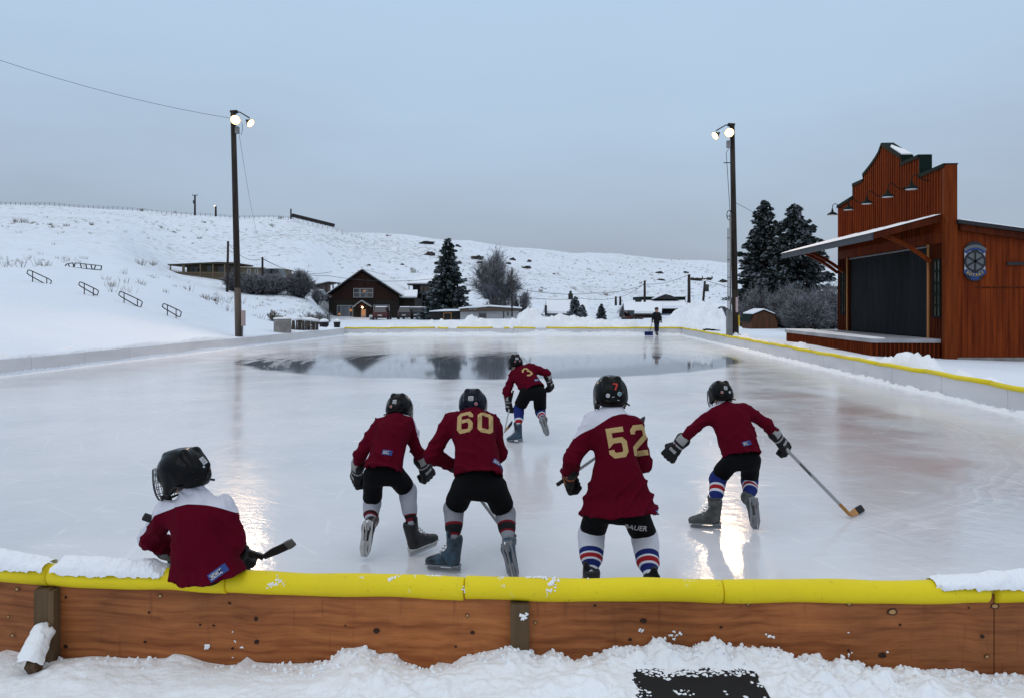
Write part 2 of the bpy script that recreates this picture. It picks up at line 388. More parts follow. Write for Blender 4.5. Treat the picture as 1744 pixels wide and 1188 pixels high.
    L.new(math_('ADD', noise(5, 5, None, .6), math_('MULTIPLY', white, .25)), bp.inputs['Height'])
    L.new(bp.outputs[0], b.inputs['Normal'])
    return m
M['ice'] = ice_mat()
def build_ice():
    mb = MB(); mb.add([(lboard(3.9)-3, 3.9, 0), (rboard(3.9)+1.0, 3.9, 0), (rboard(FARY)-.02, FARY, 0), (lboard(FARY)+.02, FARY, 0)], [(0, 1, 2, 3)])
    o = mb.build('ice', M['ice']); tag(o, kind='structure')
build_ice()

# ------------------------------------------------------------------ boards round the rink
def ply_mat():
    m = mat('plywood', (.30, .10, .035), .62, .3); N, L, b = nodes_of(m)
    geo = N.new('ShaderNodeNewGeometry')
    wv = N.new('ShaderNodeTexNoise'); wv.inputs['Scale'].default_value = 2.2; L.new(geo.outputs['Position'], wv.inputs[0])
    mp = N.new('ShaderNodeMapping'); mp.inputs['Scale'].default_value = (.8, 1, 22); L.new(geo.outputs['Position'], mp.inputs[0])
    ad = N.new('ShaderNodeVectorMath'); ad.operation = 'MULTIPLY_ADD'; L.new(wv.outputs['Color'], ad.inputs[0]); ad.inputs[1].default_value = (1.7, 1.7, 1.7); L.new(mp.outputs[0], ad.inputs[2])
    n = N.new('ShaderNodeTexNoise'); n.inputs['Scale'].default_value = 1.6; n.inputs['Detail'].default_value = 8; n.inputs['Roughness'].default_value = .6; L.new(ad.outputs[0], n.inputs[0])
    r = N.new('ShaderNodeValToRGB'); L.new(n.outputs['Fac'], r.inputs[0]); e = r.color_ramp.elements
    e[0].position = .33; e[0].color = (.20, .056, .014, 1); e[1].position = .68; e[1].color = (.41, .145, .044, 1)
    q = e.new(.5); q.color = (.31, .10, .028, 1)
    # vertical lathe checks
    mp2 = N.new('ShaderNodeMapping'); mp2.inputs['Scale'].default_value = (26, 1, 3); L.new(geo.outputs['Position'], mp2.inputs[0])
    n2 = N.new('ShaderNodeTexNoise'); n2.inputs['Scale'].default_value = 1; n2.inputs['Detail'].default_value = 3; L.new(mp2.outputs[0], n2.inputs[0])
    rr = N.new('ShaderNodeMapRange'); rr.inputs[1].default_value = .62; rr.inputs[2].default_value = .75; rr.inputs[4].default_value = .35; L.new(n2.outputs['Fac'], rr.inputs[0])
    mx = N.new('ShaderNodeMixRGB'); L.new(rr.outputs[0], mx.inputs[0]); L.new(r.outputs[0], mx.inputs[1]); mx.inputs[2].default_value = (.12, .028, .01, 1)
    n5 = N.new('ShaderNodeTexNoise'); n5.inputs['Scale'].default_value = 1.7; n5.inputs['Detail'].default_value = 4; L.new(geo.outputs['Position'], n5.inputs[0])
    r5 = N.new('ShaderNodeMapRange'); r5.inputs[1].default_value = .35; r5.inputs[2].default_value = .7; r5.inputs[3].default_value = .72; r5.inputs[4].default_value = 1.2; L.new(n5.outputs['Fac'], r5.inputs[0])
    m5 = N.new('ShaderNodeVectorMath'); m5.operation = 'SCALE'; L.new(mx.outputs[0], m5.inputs[0]); L.new(r5.outputs[0], m5.inputs['Scale'])
    L.new(m5.outputs[0], b.inputs['Base Color'])
    bp = N.new('ShaderNodeBump'); bp.inputs['Strength'].default_value = .25; bp.inputs['Distance'].default_value = .004; L.new(n.outputs['Fac'], bp.inputs['Height']); L.new(bp.outputs[0], b.inputs['Normal'])
    return m
M['ply'] = ply_mat()
def foam_mat():
    m = mat('yellow_foam', (.74, .56, .012), .55, .25, bump=(7, .35, .012)); N, L, b = nodes_of(m); g = N.new('ShaderNodeNewGeometry')
    def nz(sc, det, lo, hi, mp=None):
        n = N.new('ShaderNodeTexNoise'); n.inputs['Scale'].default_value = sc; n.inputs['Detail'].default_value = det; n.inputs['Roughness'].default_value = .7
        if mp:
            k = N.new('ShaderNodeMapping'); k.inputs['Scale'].default_value = mp; L.new(g.outputs['Position'], k.inputs[0]); L.new(k.outputs[0], n.inputs[0])
        else: L.new(g.outputs['Position'], n.inputs[0])
        r = N.new('ShaderNodeMapRange'); r.inputs[1].default_value = lo; r.inputs[2].default_value = hi; L.new(n.outputs['Fac'], r.inputs[0]); return r.outputs[0]
    c = None
    for f, k, col in ((nz(1.8, 5, .40, .75), .35, (.60, .42, .02)), (nz(30, 6, .62, .72), .55, (.22, .17, .03)), (nz(1, 6, .62, .70, (3, 40, 60)), .4, (.30, .22, .04)), (nz(9, 5, .66, .74), .55, (.80, .78, .60))):
        mu = N.new('ShaderNodeMath'); mu.operation = 'MULTIPLY'; mu.inputs[1].default_value = k; L.new(f, mu.inputs[0]); x = N.new('ShaderNodeMixRGB'); L.new(mu.outputs[0], x.inputs[0]); x.inputs[2].default_value = (*col, 1)
        if c is None: x.inputs[1].default_value = (.80, .64, .010, 1)
        else: L.new(c, x.inputs[1])
        c = x.outputs[0]
    L.new(c, b.inputs['Base Color']); return m
M['lumber'] = mat('lumber', (.10, .062, .032), .8, .25, noise=((14, 14, 1.6), .4), bump=((60, 60, 4), .4, .005))
M['knot'] = mat('knot', (.03, .012, .006), .7, .3)
M['knot_plug'] = mat('knot_plug', (.42, .24, .10), .7, .3)
M['foam'] = foam_mat()
M['board_white'] = mat('board_white', (.66, .66, .68), .45, .4, noise=((.5, .5, 2.2), .09), bump=(3, .15, .02))
# near boards: foam centre line in the photograph -> place
FOAM = [(-60, 966), (0, 970), (90, 978), (390, 989), (560, 993), (800, 1000), (1160, 1004), (1400, 1006), (1680, 1006), (1744, 1003), (1850, 1000)]
FZ, FR = .555, .057
def foam_pt(px):
    py = np.interp(px, [a for a, b in FOAM], [b for a, b in FOAM]); return G(px, py, FZ)
def near_boards():
    t = empty('rink_board', foam_pt(872) - Vector((0, 0, FZ)), 'low unpainted plywood rink board with a thick yellow foam cap, nearest the viewer', 'rink board')
    def panel(pa, pb):
        n = 10; P = [foam_pt(pa + (pb-pa)*i/n) for i in range(n+1)]
        mb = MB()
        for i in range(n):
            a, b = P[i], P[i+1]
            if i < n:
                mb.bar(Vector((a.x, a.y, .26)), Vector((b.x, b.y, .26)), .018, .56)
        return mb
    for pa, pb in ((-900, 84), (86, 884), (886, 1690), (1692, 2600)):
        if pa < -60 or pb > 1850:
            # straight continuations out of the frame
            if pa < 0: a = foam_pt(84); b = Vector((-8.2, 5.6, FZ))
            else: a = foam_pt(1692); b = Vector((8.6, 4.2, FZ))
            mb = MB().bar(Vector((a.x, a.y, .26)), Vector((b.x, b.y, .26)), .018, .56)
            f = MB().tube([a, a.lerp(b, .5), b], FR, 14).build('foam_cover', M['foam'], t, True)
        else: mb = panel(pa, pb)
        p = mb.build('panel', M['ply'], t)
    # foam lengths with small gaps and sag
    for pa, pb, dz in ((90, 389, 0), (391, 791, -.002), (793, 1228, -.001), (1230, 1678, 0)):
        n = 28; pts = []; rr = []
        for i in range(n+1):
            q = i/n; p = foam_pt(pa + (pb-pa)*q); p.z += dz + .004*math.sin(q*9+pa); pts.append(p)
            rr.append(FR*(1 + .03*math.sin(q*17+pb)))
        rr[0] *= .93; rr[-1] *= .93
        pts.insert(1, pts[0].lerp(pts[1], .12)); rr.insert(1, FR); pts.insert(-1, pts[-1].lerp(pts[-2], .12)); rr.insert(-1, FR)
        MB().tube(pts, rr, 20).build('foam_cover', M['foam'], t, True)
    a, b = foam_pt(-60), foam_pt(88)
    MB().tube([a, a.lerp(b, .5), b], FR*.98, 20).build('foam_cover', M['foam'], t, True)
    # posts, cap block, brace
    for px, w in ((84, .085), (885, .095)):
        p = foam_pt(px); MB().box((p.x-w/2, p.y-.062, -.05), (p.x+w/2, p.y-.0105, .497)).build('post', M['lumber'], t)
    p = foam_pt(96); MB().box((p.x, p.y-.07, -.05), (p.x+.028, p.y-.0112, .493)).build('post', M['lumber'], t)
    p = foam_pt(88)
    br = MB(); a = W(84, 1070, p.y-.06); b = W(62, 1124, p.y-.20); b = b+(b-a)*.35
    br.bar(a, b, .085, .045, up=(0, .5, 1)); br.build('brace', M['lumber'], t)
    # knots
    kn = [(29,1002,1),(14,1049,.8),(21,1081,.8),(112,1016,.6),(273,1014,1.0),(254,1042,.6),(247,1092,.5),(391,1026,.5),(436,1053,.9),(437,1092,.9),(364,1064,.5),(112,1100,.8),(341,1063,.5),(396,1103,.5),
          (641,1073,1.1),(588,1064,.4),(796,1047,.9),(805,1076,.8),(776,1100,.4),(912,1059,.9),(1013,1030,.5),(1096,1056,1.0),(1073,1088,.6),(1228,1067,.5),(1274,1027,1.1),(1446,1027,1.1),(1520,1041,1.4),(1533,1063,.5),(1445,1107,.5),(1503,1115,1.1),(1694,1031,1.2),(1673,1083,.8),(1681,1117,.8),(1650,1034,.4)]
    plug = {273, 29, 14, 21, 796, 1274, 1446, 1520, 1694, 1681, 912}
    for px, py, s in kn:
        f = foam_pt(px); Yk = f.y - .0115; c = W(px, py, Yk); r = .0145*s
        ax = random.uniform(.75, 1.35)
        prof = [Vector((c.x + math.cos(a)*r*ax*random.uniform(.85, 1.15), Yk-.0005, c.z + math.sin(a)*r*.85*random.uniform(.85, 1.15))) for a in np.linspace(0, 2*PI, 12, endpoint=False)]
        kd = MB().prism(prof, (0, -.0008, 0)).build('knot', M['knot'], t)
        if px in plug: MB().prism([Vector((c.x+(q.x-c.x)*.68, q.y-.0009, c.z+(q.z-c.z)*.68)) for q in prof], (0, -.0008, 0)).build('plug', M['knot_plug'], kd)
    return t
near_boards()

def side_boards(fx, ya, yb, label, name='rink_board', foam=True, step=2.44, far=False):
    """fx: function Y->x, or for the far board px runs"""
    t = empty(name, (fx((ya+yb)/2) if not far else 0, (ya+yb)/2 if not far else FARY, 0), label, 'rink board')
    L = yb - ya; n = int(L/step)+1; hgt = .50
    for i in range(n):
        a, b = ya + L*i/n, ya + L*(i+1)/n - .012
        pa, pb = (Vector((a, FARY, 0)), Vector((b, FARY, 0))) if far else (Vector((fx(a), a, 0)), Vector((fx(b), b, 0)))
        j = random.uniform(-.012, .012)
        up = Vector((0, 0, .22))
        MB().bar(pa+up, pb+up, .02, .5+j*2).build('panel', M['board_white'], t)
        mid = pb + Vector(((0, .05, .2) if far else ((.05 if fx(10) > 0 else -.05), 0, .2)))
        MB().box((mid.x-.03, mid.y-.03, 0), (mid.x+.03, mid.y+.03, .42)).build('post', M['lumber'], t)
    if foam:
        runs = foam if isinstance(foam, list) else [(ya, yb)]
        for ra, rb in runs:
            k = max(1, int((rb-ra)/2.44)); 
            for i in range(k):
                a, b = ra + (rb-ra)*i/k, ra+(rb-ra)*(i+1)/k-.015
                pts = []; z0 = .485 + random.uniform(-.012, .012); sl_ = random.uniform(-.02, .02)
                for q in (0, .25, .5, .75, 1):
                    y = a+(b-a)*q; p = Vector((y, FARY, 0)) if far else Vector((fx(y), y, 0)); p.z = z0 + sl_*(q-.5) + .012*math.sin(y*3.1); pts.append(p)
                MB().tube(pts, .052 if not far else .055, 12).build('foam_cover', M['foam'], t, True)
    return t
side_boards(rboard, 4.3, FARY, 'long white rink board with a yellow foam cap beside the wooden stage')
side_boards(lboard, 5.6, FARY, 'long bare white rink board below the snowy bank with handrails', foam=False)
farL, farR = lboard(FARY), rboard(FARY)
def fx_(px): return (px-CX)/F*FARY
side_boards(None, farL, farR, 'white rink board with a broken yellow foam cap across the far end of the ice', far=True,
            foam=[(farL, fx_(742)), (fx_(745), fx_(764)), (fx_(778), fx_(840)), (fx_(858), fx_(868)), (fx_(874), fx_(912)), (fx_(930), farR)])

# snow ridges scraped up against the boards, and banks outside them
def ridge(name, pts, w, h, seed, mats, kind='stuff', label=None, cat=None, n_across=9, res=.12, z0=-.02, skew=0, clump=1.0):
    P = [Vector(p) for p in pts]; L = [0]
    for a, b in zip(P, P[1:]): L.append(L[-1] + (b-a).length)
    n = max(4, int(L[-1]/res)); rows = []
    for i in range(n+1):
        s = L[-1]*i/n; k = max(j for j in range(len(P)-1) if L[j] <= s+1e-6); q = (s-L[k])/(L[k+1]-L[k]+1e-9)
        c = P[k].lerp(P[k+1], q); d = (P[k+1]-P[k]).normalized(); r = Vector((d.y, -d.x, 0))
        rows.append([(c.x + r.x*w*(j/n_across-.5), c.y + r.y*w*(j/n_across-.5), c.z) for j in range(n_across+1)])
    A = np.array(rows); u = np.linspace(-1, 1, n_across+1)[None, :]
    prof = np.clip(1-np.abs(u-skew)**2.2, 0, 1)
    hh = np.array([h(i/n) if callable(h) else h for i in range(n+1)])[:, None]
    nz = fbm(A*np.array([1.3, 1.3, 0])/max(w, .3), 4, seed)
    nz2 = np.abs(fbm(A*4.0*clump, 3, seed+20))
    A[..., 2] += z0 + hh*prof*(.70 + .9*nz + .9*nz2)
    o = grid_obj(name, A, mats); tag(o, label, cat, None, kind); return o
M['snow_scraped'] = M['snow']
ridge('snow', [(rboard(y)-.11, y, 0) for y in (8, 20, 35, 49.9)], .26, .10, 3, M['snow'], label='thin line of scraped snow along the foot of the boards', cat='snow', res=.05, clump=2)
ridge('snow', [(lboard(y)+.1, y, 0) for y in (9, 20, 35, 49.9)], .22, .05, 4, M['snow'], label='thin line of scraped snow along the foot of the boards', cat='snow', res=.07, clump=2)
ridge('snow', [(x, FARY-.25, 0) for x in (farL, farR)], .5, .16, 6, M['snow'], label='thin line of scraped snow along the foot of the boards', cat='snow', res=.07, clump=2)
# banks outside right board (snow lies level with the foam), with a lump near the stage
def hb(q):
    y = 7+43*q
    return .50 + .20*math.exp(-((y-18.2)/1.0)**2) + .10*math.exp(-((y-15.5)/.5)**2)
ridge('snow_bank', [(rboard(y)+.55, y, 0) for y in (7, 20, 35, 50)], 1.05, hb, 8, M['snow'], kind='structure', res=.1, clump=.6)
ridge('snow_bank', [(lboard(y)-.62, y, 0) for y in (9, 20, 35, 50)], 1.2, .46, 12, M['snow'], kind='structure', res=.12, clump=.2)
def hf(q):
    x = farL-2 + (farR-farL+2)*q; px = CX + F*x/52
    return np.interp(px, [500, 585, 700, 720, 790, 850, 885, 900, 925, 990, 1080, 1160, 1250], [.45, .55, .75, .9, .85, .95, 1.35, 1.5, 1.05, .95, .95, .8, .6])*1.05
ridge('snow_bank', [(farL-2, 51.5, 0), (farR, 51.5, 0)], 3.4, hf, 15, M['snow'], kind='structure', res=.14, n_across=24, clump=.45)
def big_pile():
    c = Vector(((1178-CX)/F*54.5, 54.5, 0)); n = 170
    xs = np.linspace(-3.6, 4.2, n); ys = np.linspace(-2.6, 3.2, 130); X, Yg = np.meshgrid(xs, ys)
    R = np.sqrt((X/np.where(X > 0, 3.9, 2.9))**2 + (Yg/2.8)**2)
    P = np.stack([X, Yg, 0*X], -1)
    Z = np.clip(1-R**1.5, -.1, 1)*1.75*(1+.5*fbm(P*.6, 3, 33)) + .8*np.abs(fbm(P*1.5, 4, 31))*np.clip(1.25-R, 0, 1)*1.6
    o = grid_obj('snow_pile', np.stack([X+c.x, Yg+c.y, Z+.1], -1), M['snow']); tag(o, 'tall heap of ploughed snow behind the far boards, by the man', 'snow pile')
big_pile()
# ------------------------------------------------------------------ snow on and outside the near boards
SL = [(-200,1090),(0,1100),(40,1104),(95,1116),(160,1112),(290,1116),(305,1109),(350,1122),(362,1125),(392,1128),(410,1127),(427,1113),(440,1122),(480,1126),(520,1127),(560,1130),(575,1114),(590,1103),(622,1095),(650,1108),(672,1106),(690,1120),(712,1132),(735,1130),(748,1119),(773,1120),(790,1112),(811,1104),(850,1100),(876,1092),(900,1100),(915,1113),(935,1098),(955,1106),(975,1116),(1010,1106),(1041,1097),(1100,1095),(1160,1096),(1190,1102),(1233,1095),(1285,1094),(1320,1096),(1334,1117),(1365,1123),(1396,1124),(1417,1139),(1469,1139),(1520,1136),(1555,1137),(1625,1130),(1660,1141),(1744,1146),(1900,1150)]
def near_snow():
    xs = np.arange(-2.75, 2.75, .0085); n = 125
    bx = np.array([foam_pt(p).x for p in range(-200, 1960, 20)]); by = np.array([foam_pt(p).y for p in range(-200, 1960, 20)])
    o = np.argsort(bx); Yb = np.interp(xs, bx[o], by[o]) - .012
    px = CX + F*xs/(Yb+.05)
    zs = np.array([W(p, np.interp(p, [a for a, b in SL], [b for a, b in SL]), y).z for p, y in zip(px, Yb)])
    q = np.linspace(0, 1, n)**1.25
    D = q*1.9                                             # distance out from the board
    X = np.repeat(xs[None, :], n, 0); Yg = Yb[None, :] - D[:, None]
    base = .215 + .05*np.sin(X*1.1+1) 
    wgt = np.exp(-(D/.16)**1.5)[:, None]
    Z = base*(1-wgt) + zs[None, :]*wgt
    P = np.stack([X, Yg, 0*X], -1)
    rg = np.clip(.35 + .9*fbm(P*1.1+3, 2, 44)+.35*np.clip(X+.3, -.6, 1), .12, 1)  # rough and trodden in the middle and right
    rg = rg*np.where(X < -1.3, .35, 1)
    big = fbm(P*3.2, 3, 51)*.035
    bil = np.abs(fbm(P*8, 4, 52))*.15 + np.abs(fbm(P*24, 3, 53))*.05 + np.abs(fbm(P*55, 2, 54))*.014
    fade = np.clip(D/.03, .25, 1)[:, None]
    Z = Z + big + bil*rg*fade - .012
    # flattened place under the mat
    mx0, mx1, my1 = .50, 1.22, 3.62
    wv_ = fbm(P*5, 3, 66)*.12
    inm = np.clip(np.minimum(np.minimum(X-mx0+.02+wv_, mx1+.02-X+wv_), my1-Yg+wv_*.5)/.14, 0, 1)
    Z = Z*(1-inm) + (.228 + .022*np.abs(fbm(P*14, 3, 60)))*inm
    sn = grid_obj('snow', np.stack([X, Yg, Z], -1), M['snow']); tag(sn, 'trodden lumpy snow piled against the outside of the plywood boards', 'snow', None, 'stuff')
    rest = MB(); rest.box((-14, -12, 0), (14, 1.7, .2))
    # loose crumbs and small lumps of snow along the crest
    cr = MB(); ico = []
    for k in range(750):
        i = random.randrange(20, len(xs)-20)
        if xs[i] < -1.25 and random.random() < .8: continue
        d = abs(random.gauss(0, .10))+.005; j = int(np.searchsorted(D, d)); j = min(j, n-1)
        c = Vector((X[j, i], Yg[j, i], Z[j, i] + .002)); r = random.choice([.004, .006, .009, .013])
        rot = Matrix.Rotation(random.uniform(0, 6), 3, Vector((random.random(), random.random(), 1)).normalized())
        V = [c + rot @ (Vector(v)*r*random.uniform(.7, 1.3)) for v in ((1,0,0),(-1,0,0),(0,1,0),(0,-1,0),(0,0,1),(0,0,-1),(.6,.6,.6),(-.6,.6,.6),(.6,-.6,.6),(-.6,-.6,.6))]
        cr.add(V, [(0,2,6),(2,4,6),(4,0,6),(2,1,7),(1,4,7),(4,2,7),(1,3,9),(3,4,9),(4,1,9),(3,0,8),(0,4,8),(4,3,8),(0,5,2),(2,5,1),(1,5,3),(3,5,0)])
    # snow spattered on the plywood and on the foam
    for px, py, r in ((352,1100,.011),(356,1097,.014),(349,1103,.006),(396,1075,.004),(400,1091,.005),(411,1101,.007),(397,1118,.005),(893,1049,.016),(888,1053,.009),(898,1046,.008),(1089,1071,.008),(1094,1073,.007),(1158,1078,.009),(1147,1087,.006),(1310,1082,.010),(1318,1083,.008),(1304,1079,.006),(1446,1114,.008),(1451,1110,.004),(1512,1109,.005),(1152,1080,.006),(1143,1080,.008),(1148,1074,.006),(1190,1100,.009),(1445,1076,.004)):
        f = foam_pt(px); c = W(px, py, f.y-(.012 if abs(px-893) > 20 else .064))
        for s in range(5):
            rot = Matrix.Rotation(random.uniform(0, 6), 3, 'Y'); c2 = c + Vector((random.gauss(0, r*.5), -.002, random.gauss(0, r*.4)))
            V = [c2 + rot @ (Vector(v)*r*.8*random.uniform(.6, 1.2)) for v in ((1,0,0),(-1,0,0),(0,.2,0),(0,-.45,0),(0,0,1),(0,0,-1))]
            cr.add(V, [(0,3,4),(4,3,1),(1,3,5),(5,3,0),(0,4,2),(4,1,2),(1,5,2),(5,0,2)])
    for px, py, r in ((472,990,.014),(482,986,.008),(466,994,.012),(489,992,.006),(476,982,.006),(934,993,.019),(927,985,.013),(943,987,.014),(936,1003,.013),(930,1009,.008),(945,996,.008),(620,982,.006),(667,984,.018),(679,980,.008),(706,981,.007),(854,984,.01),(741,975,.012),(728,975,.009),(748,976,.008),(857,994,.006),(901,978,.012),(912,977,.01),(918,979,.013),(926,978,.01),(1002,985,.005),(1480,980,.004),(700,1002,.004),(792,1002,.008)):
        f = foam_pt(px); d = np.interp(px, [a for a, b in FOAM], [b for a, b in FOAM]); 
        s_ = min(1, max(-1, (d-py)/17.5)); an = math.asin(s_)
        for s in range(6):
            an2 = min(PI*.5, an*.95 + .25 + random.gauss(0, .12)); c2 = f + Vector((random.gauss(0, r*.8), -FR*math.cos(an2), FR*math.sin(an2)))
            rot = Matrix.Rotation(random.uniform(0, 6), 3, Vector((0, 1, .4)).normalized())
            V = [c2 + rot @ (Vector(v)*r*.6*random.uniform(.5, 1.2)) for v in ((1,0,0),(-1,0,0),(0,1,0),(0,-1,0),(0,0,1),(0,0,-1),(.6,.6,.6),(-.6,.6,.6),(.6,-.6,.6),(-.6,-.6,.6))]
            cr.add(V, [(0,2,6),(2,4,6),(4,0,6),(2,1,7),(1,4,7),(4,2,7),(1,3,9),(3,4,9),(4,1,9),(3,0,8),(0,4,8),(4,3,8),(0,5,2),(2,5,1),(1,5,3),(3,5,0)])
    c = cr.build('snow', M['snow'], smooth=False); tag(c, 'loose crumbs of snow scattered on the near board, its foam cap and the trodden snow', 'snow', None, 'stuff')
    # mat
    mt = empty('mat', (.85, 2.9, .2), 'black rubber mat sprinkled with snow, outside the near boards', 'mat')
    A, B, C2, D2 = G(1060, 1137, .25), G(1283, 1135, .25), G(1392, 1330, .25), G(1072, 1330, .25)
    MB().prism([A, B, C2, D2], (0, 0, -.018)).build('rubber_sheet', M['rubber'], mt)
    tiny = MB()
    for k in range(1500):
        u, v = random.random(), random.random()**1.6
        if fbm(np.array([[u*7, v*11, 0]]), 3, 71)[0] < -.02 + .22*(1 if u > .12 else -1)*(1 if v > .1 else -.5): continue
        p = A.lerp(B, u).lerp(D2.lerp(C2, u), v); r = random.uniform(.003, .011)
        V = [p + Vector((math.cos(a)*r*random.uniform(.5, 1.3), math.sin(a)*r*random.uniform(.5, 1.3), .001)) for a in np.linspace(0, 2*PI, 7, endpoint=False)] + [p + Vector((0, 0, r*.6))]
        tiny.add(V, [(i, (i+1) % 7, 7) for i in range(7)])
    s = tiny.build('snow_sprinkle', M['snow'], mt); s['kind'] = 'stuff'
M['rubber'] = mat('rubber', (.010, .010, .011), .75, .25, bump=(60, .4, .003))
near_snow()
def snow_cap(name, pxs, hs, label, seed, wd=.068, zb=None):
    """a ridge of snow lying along the foam"""
    n = len(pxs)*34; m = 26; A = np.zeros((n+1, m+1, 3))
    for i in range(n+1):
        px = np.interp(i/n, np.linspace(0, 1, len(pxs)), pxs); h = np.interp(i/n, np.linspace(0, 1, len(pxs)), hs); c = foam_pt(px)
        for j in range(m+1):
            a = -.25 + (PI+.5)*j/m
            rr = FR*.55*(1 if 0 < j < m else .9)
            r = wd*(1.0 if h > .01 else .7)
            A[i, j] = (c.x, c.y - math.cos(a)*r, c.z + FR*.62 + max(math.sin(a), -.35)*max(h, .001) + (FR*.25 if math.sin(a) > 0 else 0))
    P = A.copy(); nz = fbm(P*16, 4, seed)*.016 + np.abs(fbm(P*42, 3, seed+3))*.013; ed = np.clip(fbm(P*np.array([34, 1, 1]), 3, seed+5), -.5, .5)*.022*(np.abs(np.linspace(-1, 1, m+1))[None, :]**4); A[..., 2] -= ed; A[..., 1] += ed*.5 
    A[..., 2] += nz; A[..., 1] -= nz*.6
    o = grid_obj(name, A, M['snow']); tag(o, label, 'snow'); return o
snow_cap('snow_ridge', [-60, 0, 40, 86], [.045, .062, .048, .022], 'soft ridge of snow on the yellow foam at the left edge of the photo', 81)
snow_cap('snow_ridge', [97, 110, 160, 215, 262, 285], [.012, .050, .054, .040, .046, .004], 'long ridge of snow on the yellow foam beside the seated child', 85)
snow_cap('snow_ridge', [1586, 1605, 1660, 1700, 1744, 1990], [.004, .020, .030, .045, .050, .05], 'ragged ridge of snow on the yellow foam at the right edge of the photo', 89)
def brace_snow():
    p = foam_pt(88); a = W(84, 1070, p.y-.06)+Vector((-.016, 0, .022)); b = W(62, 1124, p.y-.20)+Vector((-.020, 0, .022)); b = b+(b-a)*.32; n = 40; m = 12
    A = np.zeros((n+1, m+1, 3)); d = (b-a).normalized(); r = d.cross(Vector((0, .5, 1))).normalized(); u = r.cross(d).normalized()
    for i in range(n+1):
        for j in range(m+1):
            th = PI*j/m; e = min(1, (i/n)*7, 1)**.5
            A[i, j] = a.lerp(b, i/n) + r*math.cos(th)*.062*e + u*(math.sin(th)*.05*e)
    A += fbm(A*16, 4, 95)[..., None]*.022
    tag(grid_obj('snow_strip', A, M['snow']), 'thick strip of snow lying on the slanted wooden brace', 'snow')
brace_snow()

# ------------------------------------------------------------------ floodlight poles
def flood(parent, base, aim, big=1.0):
    """bell reflector at base pointing along aim; returns the reflector"""
    aim = Vector(aim).normalized(); q = Vector((0, 0, -1)).rotation_difference(aim).to_matrix()
    prof = [(.05, .30), (.085, .22), (.10, .12), (.20, .05), (.27, -.10), (.275, -.12), (.262, -.12), (.25, -.10)]
    prof = [(r*big, z*big) for r, z in prof]
    sh = MB().lathe(prof, base, 24, q).build('floodlight', M['black_metal'], parent, True)
    gl = MB().lathe([(.0, -.095*big), (.245*big, -.10*big), (.245*big, -.115*big), (.12*big, -.15*big), (.0, -.16*big)], base, 24, q).build('lamp_glass', M['lamp_glow'], sh, True)
    return sh
def lamp_light(loc, target, power, parent):
    l = bpy.data.lights.new('lamp', 'SPOT'); l.energy = power; l.color = (1, .68, .42); l.spot_size = math.radians(150); l.spot_blend = .6; l.shadow_soft_size = .26
    o = bpy.data.objects.new('lamp', l); S.collection.objects.link(o); o.location = loc
    o.rotation_euler = (Vector(target)-Vector(loc)).to_track_quat('-Z', 'Y').to_euler(); kid(o, parent)
LAMPW = 720
def light_pole(top, bot, Y, side, label):
    b = W(*bot, Y); tp = W(*top, Y); b.z = 0
    t = empty('light_pole', b, label, 'light pole', 'floodlight poles beside the rink')
    mid = b.lerp(tp, .25)
    MB().tube([b, mid], [.17, .155], 14).build('pole_base', M['pole_low' if side > 0 else 'dark_wood'], t, True)
    MB().tube([mid, tp], [.155, .12], 14).build('pole', M['dark_wood'], t, True)
    arm_end = tp + Vector((side*.85, -.15, -.30))
    MB().bar(tp + Vector((-side*.12, 0, .03)), tp + Vector((side*.22, 0, .05)), .22, .10).build('pole_cap', M['dark_wood'], t)
    MB().tube([tp+Vector((0, 0, -.1)), tp+Vector((side*.35, -.1, .0)), arm_end], .03, 8).build('bracket', M['black_metal'], t)
    f1 = tp + Vector((side*.26, -.35, -.42)); f2 = arm_end + Vector((side*.0, 0, -.22))
    flood(t, f1, (side*.10, -.9, -.55), .9)
    flood(t, f2, (side*.85, -.30, -.62), .8)
    tgt = (0, 9, 0)
    lamp_light(f1 + Vector((side*.10, -.9, -.55)).normalized()*.30, (tp.x*.25, 8, 0), LAMPW, t)
    lamp_light(f2 + Vector((side*.72, -.42, -.62)).normalized()*.26, (0, 22, 0), LAMPW*.55, t)
    return t, b, tp
tL, bL, pL = light_pole((397, 192), (407, 572), 36, 1, 'tall dark wooden floodlight pole on the snowy bank at the left boards')
MB().box((bL.x+.16, bL.y-.16, 1.0), (bL.x+.32, bL.y+.02, 1.75)).build('electrical_box', mat('pinkish_box', (.36, .28, .27), .6, .3), tL, bevel=.01)
MB().tube([bL+Vector((.2, -.1, .1)), bL+Vector((.22, -.1, 1.0))], .03, 8).build('conduit', M['steel'], tL)
MB().tube([pL+Vector((.25, -.05, -.8)), pL+Vector((.30, -.05, -1.0)), pL+Vector((.42, -.05, -1.1)), pL+Vector((.48, -.05, -.8)), pL+Vector((.45, -.05, -.5))], .012, 6).build('cable', M['wire'], tL)
MB().box((pL.x+.16, pL.y-.2, pL.z-1.05), (pL.x+.32, pL.y, pL.z-.72)).build('junction_box', M['steel'], tL)
tR, bR, pR = light_pole((1247, 214), (1253, 562), 37.5, -1, 'tall dark wooden floodlight pole beside a thin steel mast, near the stage')
MB().box((bR.x-.50, bR.y-.30, .15), (bR.x-.24, bR.y-.02, 1.75)).build('electrical_box', M['steel'], tR, bevel=.01)
MB().tube([bR+Vector((-.30, -.1, 0)), bR+Vector((-.30, -.1, 6.6))], .05, 10).build('steel_mast', M['steel'], tR, True)
MB().tube([bR+Vector((-.42, -.1, 0)), bR+Vector((-.42, -.1, 5.9))], .03, 10).build('conduit', M['steel'], tR, True)
MB().tube([bR+Vector((-.31, -.1, 6.6)), pR+Vector((-.33, -.1, -1.4)), pR+Vector((-.2, -.1, -1.2))], .014, 6).build('cable', M['wire'], tR)
